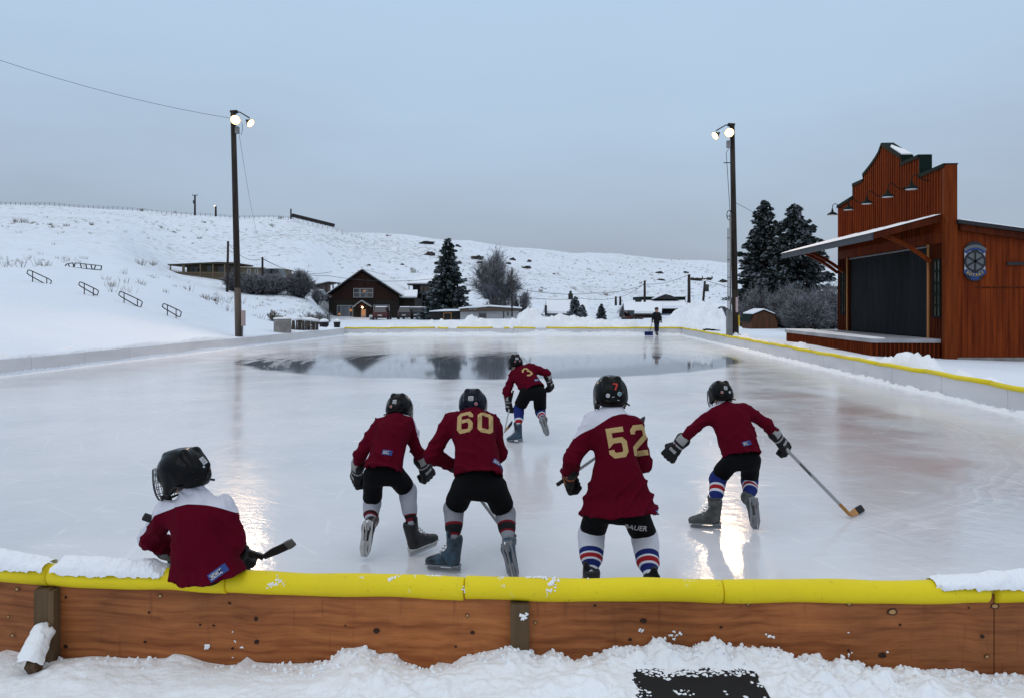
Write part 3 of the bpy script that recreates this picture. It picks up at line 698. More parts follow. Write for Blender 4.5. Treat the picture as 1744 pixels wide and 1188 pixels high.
for z in (6.5, 5.4, 4.3, 3.4): MB().bar(bR+Vector((-.46, -.1, z)), bR+Vector((0, -.1, z)), .04).build('clamp', M['black_metal'], tR)
MB().bar(pR+Vector((-.45, -.05, -1.9)), pR+Vector((0, -.05, -1.9)), .04).build('step_bolt', M['black_metal'], tR)
MB().tube([bR+Vector((-.36, -.1, 6.55+.25*math.sin(a))) + Vector((.12*math.cos(a), 0, 0)) for a in np.linspace(0, 2*PI, 12)], .02, 6).build('cable_coil', M['black_metal'], tR)
MB().box((pR.x-.30, pR.y-.2, pR.z-1.15), (pR.x-.14, pR.y, pR.z-.8)).build('junction_box', M['steel'], tR)
M['yel'] = mat('yellow_plastic', (.6, .42, .02), .5, .3)
MB().tube([bR+Vector((.18, -.1, .15)), bR+Vector((.18, -.1, .55))], .05, 8).build('guy_guard', M['yel'], tR, label='short lower piece of yellow plastic guy guard')
MB().tube([bR+Vector((.14, -.1, .95)), bR+Vector((.12, -.1, 1.5))], .05, 8).build('guy_guard', M['yel'], tR)
MB().box((bR.x-.05, bR.y-.20, 1.65), (bR.x+.06, bR.y-.155, 2.4)).build('notice', mat('pink_notice', (.5, .4, .42), .7, .3), tR)

# ------------------------------------------------------------------ wires
def wire(name, pts, r, label, sag=0, cat='wire', group=None):
    P = [Vector(p) for p in pts]; Q = []
    for a, b in zip(P, P[1:]):
        for i in range(12):
            q = i/12; p = a.lerp(b, q); p.z -= sag*4*q*(1-q); Q.append(p)
    Q.append(P[-1])
    o = MB().tube(Q, r, 5).build(name, M['wire']); tag(o, label, cat, group); return o
M['wire_pale'] = mat('wire_pale', (.12, .14, .16), .6, .3)
w1 = wire('power_line', [W(-260, 5, 30), pL+Vector((-.1, 0, -.28))], .009, 'long sagging wire from the left floodlight pole top to the left edge', .55)
wire('power_line', [pL+Vector((.3, 0, -1.1)), on(447, 92, 5.2)], .009, 'thin wire hanging from the left floodlight pole to a small pole behind the shrubs', 1.2)
wire('power_line', [pR+Vector((.15, 0, -3.9)), W(1302, 372, 52)], .012, 'short wire from the right floodlight pole to the tall spruces')
# ------------------------------------------------------------------ lettering
def text_mesh(txt, size, place, bold=0.0, depth=0.002):
    """returns (verts, faces) of flat lettering, place: function (x, y, z) -> world point"""
    c = bpy.data.curves.new('t', 'FONT'); c.body = txt; c.size = size; c.align_x = 'CENTER'; c.align_y = 'CENTER'; c.offset = bold; c.extrude = depth; c.resolution_u = 3
    o = bpy.data.objects.new('t', c); S.collection.objects.link(o); dg = bpy.context.evaluated_depsgraph_get(); dg.update()
    me = bpy.data.meshes.new_from_object(o.evaluated_get(dg)); V = [place(*v.co) for v in me.vertices]; Fc = [tuple(p.vertices) for p in me.polygons]
    bpy.data.objects.remove(o); bpy.data.curves.remove(c); bpy.data.meshes.remove(me); return V, Fc

# ------------------------------------------------------------------ the wooden stage
def stain_mat(name, a, b_, sc, bump=.35):
    m = mat(name, a, .7, .1); N, L, b = nodes_of(m); tc = N.new('ShaderNodeTexCoord')
    mp = N.new('ShaderNodeMapping'); mp.inputs['Scale'].default_value = sc; L.new(tc.outputs['Object'], mp.inputs[0])
    n = N.new('ShaderNodeTexNoise'); n.inputs['Scale'].default_value = 1; n.inputs['Detail'].default_value = 7; n.inputs['Roughness'].default_value = .6; L.new(mp.outputs[0], n.inputs[0])
    r = N.new('ShaderNodeValToRGB'); L.new(n.outputs['Fac'], r.inputs[0]); r.color_ramp.elements[0].position = .34; r.color_ramp.elements[1].position = .68
    r.color_ramp.elements[0].color = (*b_, 1); r.color_ramp.elements[1].color = (*a, 1)
    v = N.new('ShaderNodeTexVoronoi'); v.inputs['Scale'].default_value = 1; mp2 = N.new('ShaderNodeMapping'); mp2.inputs['Scale'].default_value = (3.5, 3.5, 1.6); L.new(tc.outputs['Object'], mp2.inputs[0]); L.new(mp2.outputs[0], v.inputs['Vector'])
    k = N.new('ShaderNodeMapRange'); k.inputs[1].default_value = .10; k.inputs[2].default_value = .05; k.inputs[3].default_value = 0; k.inputs[4].default_value = .7; L.new(v.outputs['Distance'], k.inputs[0])
    mx = N.new('ShaderNodeMixRGB'); L.new(k.outputs[0], mx.inputs[0]); L.new(r.outputs[0], mx.inputs[1]); mx.inputs[2].default_value = (.02, .005, .002, 1); L.new(mx.outputs[0], b.inputs['Base Color'])
    bp = N.new('ShaderNodeBump'); bp.inputs['Strength'].default_value = bump; bp.inputs['Distance'].default_value = .01; L.new(n.outputs['Fac'], bp.inputs['Height']); L.new(bp.outputs[0], b.inputs['Normal'])
    return m
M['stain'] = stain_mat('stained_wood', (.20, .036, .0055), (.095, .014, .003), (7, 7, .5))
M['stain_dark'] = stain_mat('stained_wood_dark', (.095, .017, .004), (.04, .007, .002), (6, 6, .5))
M['stain_trim'] = stain_mat('stained_trim', (.185, .037, .0055), (.105, .018, .003), (9, 9, .6))  # evener stain for the corner boards and canopy braces
M['curtain'] = mat('curtain', (.015, .018, .021), .85, .1, noise=((1.2, 1.2, .4), .25))
E_ = Vector((.06, 1, 0)).normalized(); N_ = Vector((-1, .06, 0)).normalized(); P0 = Vector((14.06, 24.0, 0))
def SP(s, out, z): return P0 + E_*s + N_*out + Vector((0, 0, z))
def stage():
    t = empty('stage_building', (16, 28, 0), 'orange stained wooden open-air stage with a stepped false front', 'stage building')
    TH = .34
    prof = [(0, 6.56), (1.7, 6.50), (1.7, 7.19), (3.05, 7.17), (3.05, 7.44)]
    prof += [(3.05 + 1.58*q, 7.44 + .80*q) for q in (.33, .66, 1)]
    prof += [(4.63 + 1.77*q, 8.24 - .88*(q**.62)) for q in (.15, .3, .5, .7, .85, 1)] + [(6.4, 7.14), (7.46, 7.12), (7.46, 6.6), (9.2, 6.42)]
    up = [SP(s, 0, z) for s, z in prof] + [SP(9.2, 0, 4.05), SP(0, 0, 4.05)]
    mb = MB().prism(up, -N_*TH)
    def ptop(s):
        return float(np.interp(s, [p[0]+i*1e-6 for i, p in enumerate(prof)], [p[1] for p in prof]))
    w = mb
    s = .22
    while s < 9.15:
        zt = min(ptop(s-.02), ptop(s+.02)) - .06
        w.bar(SP(s, .014, 4.4), SP(s, .014, zt), .045, .028, up=tuple(E_)); s += .187
    w.build('false_front', M['stain'], t)
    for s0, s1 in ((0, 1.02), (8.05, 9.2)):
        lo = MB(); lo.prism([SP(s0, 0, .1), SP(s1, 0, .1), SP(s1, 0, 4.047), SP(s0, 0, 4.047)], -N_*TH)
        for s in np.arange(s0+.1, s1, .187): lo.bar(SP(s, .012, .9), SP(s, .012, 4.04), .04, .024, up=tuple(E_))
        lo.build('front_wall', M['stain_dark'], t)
    # corner boards (the near end of the false front is a smooth broad trim)
    MB().prism([SP(-.028, .03, .1), SP(-.028, -.36, .1), SP(-.028, -.36, 6.54), SP(-.028, .03, 6.54)], E_*.026).build('corner_board', M['stain_trim'], t)
    MB().prism([SP(0, .002, .1), SP(.16, .002, .1), SP(.16, .002, 6.54), SP(0, .002, 6.54)], N_*.03).build('corner_board', M['stain_trim'], t)
    # green metal caps on the steps
    cp = MB()
    def capseg(a, b, th=.07):
        A, B = SP(a[0], .06, a[1]+.003), SP(b[0], .06, b[1]+.003); nrm = (B-A).normalized().cross(N_).normalized()
        if nrm.z < -.1: nrm = -nrm
        cp.prism([A, B, B+nrm*th*.6, A+nrm*th*.6], -N_*.46); dz = Vector((0, 0, .085)); cp.prism([A-dz, B-dz, B-N_*.0+Vector((0, 0, -.002)), A+Vector((0, 0, -.002))], -N_*.02)
    for i in range(len(prof)-1):
        a, b = prof[i], prof[i+1]
        if abs(b[0]-a[0]) > .01: capseg(a, b)
    for s, z0, z1, sg in ((1.7, 6.53, 7.22, -1), (3.05, 7.21, 7.48, -1), (6.4, 7.14, 7.36, 1), (7.46, 6.62, 7.12, 1)):
        cp.prism([SP(s+sg*.003, .03, z0), SP(s+sg*.003, -.40, z0), SP(s+sg*.003, -.40, z1), SP(s+sg*.003, .03, z1)], E_*sg*.03)
    cp.build('metal_cap', M['green_metal'], t)
    # snow on the near gable slope
    sn = MB(); sn.prism([SP(3.1, -.02, 7.51), SP(4.0, -.02, 7.96), SP(4.2, -.15, 8.07), SP(3.9, -.22, 7.92), SP(3.6, -.34, 7.77), SP(3.1, -.38, 7.51)], Vector((0, 0, .05))).build('snow', M['snow'], t)
    # body of the building
    bd = MB(); bx = Vector((1, 0, 0))
    zl, zr, xr = 4.62, 3.55, 22.0
    A = SP(0, -.36, 0); y0 = 24.0 + .02
    bd.prism([Vector((A.x+.02, y0, .32)), Vector((xr, y0, .32)), Vector((xr, y0, zr)), Vector((A.x+.02, y0, zl))], (0.4, 9.0, 0))
    for x in np.arange(A.x+.18, xr, .19):
        zt = zl + (zr-zl)*(x-A.x)/(xr-A.x)
        bd.box((x-.006+random.uniform(-.01, .01), y0-.012, .34), (x+.006, y0-.0005, zt-.05))
    bd.build('side_wall', M['stain'], t)
    MB().box((A.x+.03, y0-.03, .0), (xr, y0+.2, .317)).build('foundation', M['concrete'], t)
    rf = MB(); rf.prism([Vector((A.x-.05, y0-.22, zl+.02)), Vector((xr+.3, y0-.22, zr+.02)), Vector((xr+.3, y0-.22, zr+.13)), Vector((A.x-.05, y0-.22, zl+.13))], (.4, 9.5, 0))
    rf.build('roof', M['black_metal'], t)
    MB().prism([Vector((A.x+.06, y0-.14, zl-.2)), Vector((xr, y0-.14, zr-.2)), Vector((xr, y0-.14, zr+.017)), Vector((A.x+.06, y0-.14, zl+.017))], (0, .11, 0)).build('fascia', M['stain_dark'], t)
    MB().prism([Vector((A.x+.0, y0-.24, zl+.133)), Vector((xr+.3, y0-.24, zr+.133)), Vector((xr+.3, y0-.24, zr+.16)), Vector((A.x+.0, y0-.24, zl+.16))], (.4, 9.5, 0)).build('snow', M['snow'], t)
    MB().box((16.05, y0-.05, 3.30), (19.5, y0-.014, 3.40)).build('door_track', M['black_metal'], t)
    MB().box((14.99, y0-.008, 2.55), (19.5, y0-.0015, 2.6)).build('trim_line', M['stain_dark'], t)
    # opening: header, jambs, curtain
    MB().prism([SP(1.022, -.32, 4.046), SP(8.048, -.32, 4.046), SP(8.048, -.32, .88), SP(1.022, -.32, .88)], -N_*.05).build('back_wall', M['stain_dark'], t)
    for s in (1.0, 7.98): MB().prism([SP(s, .018, .9), SP(s+.07, .018, .9), SP(s+.07, .018, 4.045), SP(s, .018, 4.045)], N_*.05).build('jamb', M['trim_o'], t)
    n = 240; m = 12; A_ = np.zeros((m+1, n+1, 3))
    for i in range(n+1):
        s_ = 1.1 + 6.88*i/n
        for j in range(m+1):
            z = .92 + 3.06*j/m; o = -.10 + .006*math.sin(s_*11 + 1.5*math.sin(z*1.7+s_)) + .014*math.sin(s_*2.3+z*.9) + .004*math.sin(s_*23+z*3)+.006*math.sin(z*5+s_*1.3)
            A_[j, i] = SP(s_, o, z)
    c = grid_obj('curtain', A_, M['curtain']); kid(c, t)
    MB().tube([SP(1.05, -.06, 4.0), SP(8.02, -.06, 4.0)], .035, 8).build('curtain_rod', M['steel'], t)
    # narrow windows
    for s0, s1 in ((.26, .70), (8.2, 8.7)):
        f = MB(); z0, z1 = 1.62, 3.5
        for a, b in (((s0, z0), (s0, z1)), ((s1, z0), (s1, z1)), ((s0, z0), (s1, z0)), ((s0, z1), (s1, z1)), (((s0+s1)/2, z0), ((s0+s1)/2, z1))) + tuple(((s0, z0+(z1-z0)*k/5), (s1, z0+(z1-z0)*k/5)) for k in (1, 2, 3, 4)):
            f.bar(SP(a[0], .045, a[1]), SP(b[0], .045, b[1]), .05, .04, up=tuple(N_))
        w_ = f.build('window', M['green_metal'], t)
        MB().prism([SP(s0, .027, z0), SP(s1, .027, z0), SP(s1, .027, z1), SP(s0, .027, z1)], N_*.004).build('pane', M['pane_warm'], w_)
    # canopy
    a0, a1, zo, zi, out = .25, 10.0, 4.34, 4.93, 2.2
    def slab(zoff, th, ext=0.0, o0=.0): return MB().prism([SP(a0-ext, o0, zi+zoff), SP(a0-ext, out+ext, zo+zoff-ext*.35), SP(a0-ext, out+ext, zo+zoff+th-ext*.35), SP(a0-ext, o0, zi+zoff+th)], E_*(a1-a0+2*ext))
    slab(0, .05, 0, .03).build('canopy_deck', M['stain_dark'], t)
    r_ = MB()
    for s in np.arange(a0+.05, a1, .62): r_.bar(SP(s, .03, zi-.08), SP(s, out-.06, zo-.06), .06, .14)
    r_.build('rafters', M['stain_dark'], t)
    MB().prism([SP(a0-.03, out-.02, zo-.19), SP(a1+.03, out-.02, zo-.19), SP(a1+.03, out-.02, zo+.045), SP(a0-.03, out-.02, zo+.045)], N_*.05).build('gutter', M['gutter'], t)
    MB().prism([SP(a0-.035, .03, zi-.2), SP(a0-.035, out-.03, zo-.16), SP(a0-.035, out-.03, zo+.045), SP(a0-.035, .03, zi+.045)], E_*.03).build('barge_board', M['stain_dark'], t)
    n = 90; m = 14; T_ = np.zeros((n+1, m+1, 3))
    for i in range(n+1):
        for j in range(m+1):
            q = j/m; e = min(1, min(i, n-i)/1.5, (m-j)/1.0, j/1.0); s_ = a0-.07+(a1-a0+.14)*i/n
            p = SP(s_, .03+(out+.06)*q, zi+(zo-zi)*q*1.03+.052+.045*(e**.4)*(.8+.2*math.sin(s_*3)+.15*math.sin(s_*7.7))); T_[i, j] = p
    kid(grid_obj('canopy_snow', T_, M['snow']), t)
    for s in (.85, 8.4, 9.1):
        b = MB(); P_ = [SP(s, .04, 3.45)]
        for q in (.25, .5, .75, 1): P_.append(SP(s, .04+1.6*q, 3.45 + .93*q + .1*math.sin(PI*q)))
        for p, q in zip(P_, P_[1:]): b.bar(p, q, .12, .12)
        b.build('canopy_brace', M['stain_trim'], t)
    # deck
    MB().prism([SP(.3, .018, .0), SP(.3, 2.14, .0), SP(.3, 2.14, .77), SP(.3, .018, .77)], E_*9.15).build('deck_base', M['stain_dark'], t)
    sk = MB()
    for s in np.arange(.37, 9.4, .14): sk.bar(SP(s, 2.155, .02), SP(s, 2.155, .768), .12, .026, up=tuple(E_))
    for o in np.arange(.1, 2.12, .14): sk.bar(SP(.285, o, .02), SP(.285, o, .768), .026, .12, up=tuple(E_))
    sk.build('deck_skirt', M['stain'], t)
    MB().prism([SP(.24, .02, .772), SP(.24, 2.22, .772), SP(.24, 2.22, .90), SP(.24, .02, .90)], E_*9.3).build('deck_floor', M['deck'], t)
    MB().prism([SP(.26, 1.8, .902), SP(.26, 2.21, .902), SP(9.5, 2.21, .902), SP(9.5, 1.1, .902)], (0, 0, .035)).build('snow', M['snow'], t)
    # gooseneck lamps
    for s in (1.0, 2.8, 4.6, 6.4, 8.2):
        q = [SP(s, .02, 6.22), SP(s, .12, 6.21), SP(s, .28, 6.26), SP(s, .40, 6.39), SP(s, .50, 6.42), SP(s, .58, 6.35), SP(s, .60, 6.18)]
        arm = MB().tube(q, .016, 7).tube([SP(s, .001, 6.22), SP(s, .02, 6.22)], .05, 10).build('gooseneck_lamp', M['green_metal'], t, True)
        c = SP(s, .60, 5.94)
        sh = MB().lathe([(.032, .26), (.045, .16), (.06, .12), (.16, .07), (.215, .01), (.22, -.015), (.205, -.015), (.2, 0)], c, 20).build('lamp_shade', M['green_metal'], arm, True)
        MB().lathe([(.05, .03), (.19, .002), (.2, -.022), (.1, -.03)], c, 16).build('frosted_rim', M['frost'], arm, True)
    # sign
    y = y0 - .02; cx, cz = 14.985, 3.42
    g = lambda pts, yy: [Vector((cx+a, yy, cz+b)) for a, b in pts]
    ov = [(.345*math.cos(a), .345*math.sin(a)+(.30 if math.sin(a) > 0 else -.30)) for a in np.linspace(0, 2*PI, 40, endpoint=False)]
    sg = MB().prism(g(ov, y-.01), (0, -.03, 0)).build('emblem_sign', M['sign_black'], t)
    MB().prism(g([(-.335, -.34), (.335, -.34), (.335, .34), (-.335, .34)], y-.043), (0, -.008, 0)).build('emblem_field', M['sign_white'], sg)
    def arc(r0, r1, a0_, a1_, cy, yy, m_, nm):
        mb = MB(); n_ = 14
        for i in range(n_):
            p, q = a0_+(a1_-a0_)*i/n_, a0_+(a1_-a0_)*(i+1)/n_
            mb.prism(g([(r0*math.cos(p), cy+r0*math.sin(p)), (r1*math.cos(p), cy+r1*math.sin(p)), (r1*math.cos(q), cy+r1*math.sin(q)), (r0*math.cos(q), cy+r0*math.sin(q))], yy), (0, -.01, 0))
        return mb.build(nm, m_, sg)
    arc(.37, .50, math.radians(42), math.radians(138), 0, y-.054, M['sign_blue'], 'banner')
    arc(.44, .54, math.radians(46), math.radians(134), .0, y-.066, M['sign_grey'], 'banner')
    arc(.37, .52, math.radians(222), math.radians(318), 0, y-.054, M['sign_blue'], 'banner')
    MB().prism(g([(-.13, -.60), (.13, -.60), (.13, -.50), (-.13, -.50)], y-.044), (0, -.008, 0)).build('banner', M['sign_blue'], sg)
    arc(.285, .355, 0, 2*PI, 0, y-.056, M['sign_black'], 'wheel_rim')
    arc(0.001, .285, 0, 2*PI, 0, y-.0525, M['sign_grey'], 'wheel_disc')
    sp = MB()
    for k in range(3):
        a = PI/2 + k*PI/3; d = Vector((math.cos(a), 0, math.sin(a))); c0 = Vector((cx, y-.068, cz)); sp.bar(c0-d*.29, c0+d*.29, .055, .012, up=(0, 1, 0)); c0.y -= .0
    sp.build('wheel_spokes', M['sign_black'], sg)
    tm = MB()
    for i, ch in enumerate('ROTARY'):
        a = math.radians(-90 + (i-2.5)*13.2); r = .445; ca, sa = math.cos(a+PI/2), math.sin(a+PI/2)
        V, Fc = text_mesh(ch, .125, lambda x, yy, z: Vector((cx + r*math.cos(a) + x*ca - yy*sa, y-.067-z, cz + r*math.sin(a) + x*sa + yy*ca)), .004)
        tm.add(V, Fc)
    tm.build('lettering', M['sign_gold'], sg)
    # utility bracket and finial seen over the roof at the right edge
    u = Vector((20.2, 30, 0))
    return t
M['trim_o'] = mat('raw_trim', (.42, .19, .06), .7, .3); M['pane_warm'] = mat('pane_warm', (.05, .045, .03), .15, .6, noise=((5, 5, 5), .6))
M['gutter'] = mat('gutter', (.035, .04, .05), .5, .4); M['deck'] = mat('deck_boards', (.33, .33, .35), .7, .3, noise=((3, 1, 1), .2)); M['frost'] = mat('frost', (.55, .6, .65), .6, .3)
M['sign_black'] = mat('sign_black', (.012, .012, .014), .4, .4); M['sign_white'] = mat('sign_white', (.42, .43, .45), .5, .3); M['sign_grey'] = mat('sign_grey', (.11, .12, .13), .5, .3)
M['sign_blue'] = mat('sign_blue', (.02, .045, .16), .5, .3); M['sign_gold'] = mat('sign_gold', (.38, .28, .03), .5, .3)
stage()
pl_ = on(1728, 60); o = MB(); o.tube([pl_, W(1733, 392, 60)], .1, 8); t = empty('utility_pole', pl_, 'utility pole behind the stage roof at the right edge, only its crossarm showing', 'utility pole'); o.build('pole', M['dark_wood'], t)
MB().bar(W(1722, 391, 60), W(1752, 392, 60), .10).build('crossarm', M['dark_wood'], t)

# ------------------------------------------------------------------ trees and bushes
def leaf_cloud(P, size, seed, elong=1.6, droop=None):
    """P (n,3) centres -> quads"""
    r = np.random.default_rng(seed); n = len(P)
    a = r.normal(size=(n, 3)); a /= np.linalg.norm(a, axis=1)[:, None]
    if droop is not None: a = droop + a*.45; a /= np.linalg.norm(a, axis=1)[:, None]
    b = np.cross(a, r.normal(size=(n, 3))); b /= np.linalg.norm(b, axis=1)[:, None]
    s = size*(.6+.8*r.random(n))[:, None]
    V = np.stack([P-a*s*elong-b*s*.25, P-a*s*.2+b*s*.7, P+a*s*elong+b*s*.1, P-a*s*.1-b*s*.7], 1).reshape(-1, 3)
    Fq = np.arange(4*n).reshape(n, 4); return V, Fq
M['needle'] = mat('needles', (.012, .020, .016), .85, .2, noise=((1.5, 1.5, 1.5), .5)); M['needle_snow'] = mat('frosted_needles', (.20, .23, .26), .9, .1, noise=((2, 2, 2), .4))
M['needle_mid'] = mat('dusted_needles', (.045, .058, .06), .9, .1, noise=((2, 2, 2), .5))
M['bark'] = mat('bark', (.035, .026, .02), .9, .2)
def spruce(px, Y, ptop, R, label, seed, dens=1.0, size=.16, frost=.16, lean=0, low=.06, kind='spruce_tree', grp=None):
    r = np.random.default_rng(seed); b = on(px, Y, -.3); h = W(px, ptop, Y).z - b.z
    t = empty(kind, b, label, 'tree', grp)
    MB().tube([b, b+Vector((lean, 0, h*.97))], [h*.018+.05, .02], 8).build('trunk', M['bark'], t, True)
    C, D, U = [], [], []
    z = h*low; k = 0
    while z < h*.985:
        q = z/h; L = R*1.12*(1-q)**.80*(.62+.62*r.random()) + .10
        nb = max(3, int((4+5*(1-q))*dens))
        for i in range(nb):
            az = r.random()*2*PI; Lb = L*(.62+.5*r.random()); sl = -.10 - .28*(1-q) + .25*r.random()
            m = max(3, int(Lb/size*2.1*dens)); tt = np.sqrt(r.random(m))*1.0
            x = tt*Lb; zz = z + sl*x*(1-.3*tt) + .08*Lb*tt**3
            w = .22*Lb*(1-tt*.7)*(r.random(m)-.5)*1.6
            c = np.stack([x*math.cos(az)-w*math.sin(az), x*math.sin(az)+w*math.cos(az), zz - np.abs(w)*.25 + r.normal(size=m)*.05], 1)
            C.append(c); d = np.tile(np.array([math.cos(az), math.sin(az), -.35]), (m, 1)); D.append(d)
            U.append(tt)
        z += h*.017*(1.3-.5*q)*(1/dens)**.4
    C = np.concatenate(C); D = np.concatenate(D); U = np.concatenate(U); C[:, 0] += lean*C[:, 2]/h
    V, Fq = leaf_cloud(C + np.array(b), size, seed+1, 1.5, D)
    me = mesh_np('crown', V, Fq, [M['needle'], M['needle_snow'], M['needle_mid']], False)
    rr = r.random(len(C)); clump = fbm(C*1.1, 2, seed)
    mi = np.where(rr < frost*(.5+1.0*(U > .5))*(1+clump*1.2), 1, np.where(rr < frost*2.6, 2, 0)).astype(np.int32); me.polygons.foreach_set('material_index', mi)
    o = bpy.data.objects.new('crown', me); S.collection.objects.link(o); kid(o, t); return t
spruce(1301, 66, 340, 3.3, 'tall dark spruce directly beside the right floodlight pole, left of its twin', 21, 1.55, .13, .2, grp='dark spruces behind the right boards')
spruce(1352, 63, 347, 4.2, 'tall dark spruce nearer the stage, right of its twin, with wide low branches', 22, 1.6, .13, .2, grp='dark spruces behind the right boards')
spruce(763, 92, 406, 3.1, 'full dark spruce standing alone beside the log cabin, lightly dusted with snow', 23, 1.5, .17, .22)
spruce(979, 88, 505, .95, 'small frosted conifer in front of the snowy roof behind the far boards', 24, .9, .12, .4, kind='conifer_tree')
spruce(992, 90, 520, .6, 'very small frosted conifer just right of the small conifer by the snowy roof', 26, .8, .12, .4, kind='conifer_tree')
spruce(1024, 88, 519, .62, 'tiny lone conifer in the open snow between the two snowy roofs', 25, .9, .11, .25, kind='conifer_tree')

def prisms(A, B, ra, rb):
    """3-sided tapered twigs from A to B"""
    n = len(A); d = B-A; d = d/(np.linalg.norm(d, axis=1)[:, None]+1e-9); o = np.cross(d, np.where(np.abs(d[:, 2:3]) < .9, [[0, 0, 1.]], [[1., 0, 0]])); o /= np.linalg.norm(o, axis=1)[:, None]+1e-9; p = np.cross(d, o)
    V = []
    for k in range(3):
        a = 2*PI*k/3; e = o*math.cos(a)+p*math.sin(a); V += [A+e*ra[:, None], B+e*rb[:, None]]
    V = np.stack(V, 1).reshape(-1, 3); i = np.arange(n)[:, None]*6
    Fq = np.concatenate([i+np.array([[0, 2, 3, 1]]), i+np.array([[2, 4, 5, 3]]), i+np.array([[4, 0, 1, 5]])]); return V, Fq
def bush(px, Y, w, h, label, seed, n=1500, r0=.014, mats=None, name='frosted_bush', dep=None, grp=None, cat='bush', spread=1.0, upright=0.0, base=None, tw=.55, mixr=(.5, .35)):
    r = np.random.default_rng(seed); b = base or on(px, Y, -.1); t = empty(name, b, label, cat, grp); dep = dep or w*.8
    bb = np.array(b)
    # main stems
    ns = max(8, n//28); az = r.random(ns)*2*PI; rad = np.sqrt(r.random(ns)); x = np.cos(az)*rad; y = np.sin(az)*rad
    top = np.stack([x*w/2*.9, y*dep/2*.9, h*(.62+.3*r.random(ns))*np.sqrt(np.clip(1-rad**2*.75, .08, 1))], 1)
    root = np.stack([x*w/2*.35*spread, y*dep/2*.35*spread, np.zeros(ns)], 1)
    V, Fq = prisms(bb+root, bb+top, np.full(ns, r0*2.2), np.full(ns, r0*.9))
    kid(link_np('stems', V, Fq, [M['twig_dark']]), t)
    s = r.integers(0, ns, n); q = .25+.75*r.random(n)**.7
    P = root[s] + (top-root)[s]*q[:, None]; P += r.normal(size=(n, 3))*np.array([w, dep, h])*.035
    out = P/np.array([w/2, dep/2, h]); out[:, 2] += upright; d = out + r.normal(size=(n, 3))*.55; d /= np.linalg.norm(d, axis=1)[:, None]
    L = tw*min(1.2, h*.35)*(.4+.8*r.random(n))[:, None]; Q = P + d*L; Q[:, 2] = np.maximum(Q[:, 2], .02)
    n2 = n*3; i = r.integers(0, n, n2); f = r.random(n2)[:, None]; P2 = P[i]+(Q-P)[i]*f; d2 = d[i]+r.normal(size=(n2, 3))*.8; d2 /= np.linalg.norm(d2, axis=1)[:, None]; Q2 = P2+d2*L[i]*.45
    A = np.concatenate([P, P2]); B = np.concatenate([Q, Q2]); ra = np.concatenate([np.full(n, r0), np.full(n2, r0*.8)]); V, Fq = prisms(bb+A, bb+B, ra, ra*.45)
    ms = mats or [M['twig_frost'], M['twig_grey'], M['twig_dark']]
    o = link_np('twigs', V, Fq, ms); rr = r.random(n+n2); hz = B[:, 2]/h
    mi = np.where(rr < mixr[0]*(.4+hz), 0, np.where(rr < mixr[0]+mixr[1], 1, 2)); mi = np.tile(mi, 3).astype(np.int32)
    o.data.polygons.foreach_set('material_index', mi); kid(o, t); return t
def link_np(name, V, Fq, mats):
    o = bpy.data.objects.new(name, mesh_np(name, V, Fq, mats, False)); S.collection.objects.link(o); return o
M['twig_frost'] = mat('frosted_twig', (.30, .31, .335), .9, .1); M['twig_grey'] = mat('grey_twig', (.105, .103, .11), .9, .1); M['twig_dark'] = mat('dark_twig', (.035, .03, .032), .9, .1)
M['twig_tan'] = mat('tan_twig', (.27, .22, .165), .9, .1)
g = 'frosted bushes between the pole and the stage'
bush(1290, 60, 3.4, 3.4, 'frosted bush behind the little shed, left end of the thicket', 31, 2600, .011, grp=g)
bush(1345, 57, 4.0, 3.5, 'frosted bush right of the little shed, middle of the thicket', 32, 3400, .011, grp=g)
bush(1372, 50, 3.2, 2.9, 'frosted bush with drooping twigs in front of the thicket, beside the stage deck', 33, 3400, .010, grp=g)
bush(1410, 54, 4.0, 3.7, 'frosted bush touching the far wall of the stage, right end of the thicket', 34, 3400, .011, grp=g)
bush(1318, 66, 5.0, 3.3, 'frosted bush under the two tall spruces, back of the thicket', 36, 2600, .012, grp=g)
g = 'grey frosted bushes below the long tan house'
bush(405, 87, 3.6, 2.6, 'dark grey frosted bush right behind the left floodlight pole', 41, 2400, .018, grp=g, mixr=(.42, .45))
bush(437, 86, 4.2, 2.7, 'dark grey frosted bush in the middle of the long clump below the tan house', 42, 2600, .018, grp=g, mixr=(.42, .45))
bush(463, 87, 3.4, 2.6, 'dark grey frosted bush at the right end of the long clump', 43, 2200, .018, grp=g, mixr=(.42, .45))
bush(509, 88, 3.8, 3.7, 'large round dark frosted bush left of the log cabin', 44, 3000, .018, mixr=(.32, .5))
bush(541, 94, 1.6, 2.4, 'small pale bush between the round bush and the pink-grey cabin', 45, 600, .016)
bush(467, 52, 1.2, .9, 'low round bush of dry tan twigs above the concrete drum', 46, 500, .010, mats=[M['twig_tan'], M['twig_grey'], M['twig_dark']], name='dry_bush', upright=.6)
bush(528, 58, 2.2, 1.1, 'wide scrubby bush of dry twigs above the broken plank fence', 47, 700, .010, mats=[M['twig_tan'], M['twig_grey'], M['twig_frost']], name='dry_bush', upright=.4)
bush(550, 62, 2.0, 1.4, 'pale frosted scrub against the left wall of the log cabin', 48, 600, .012)
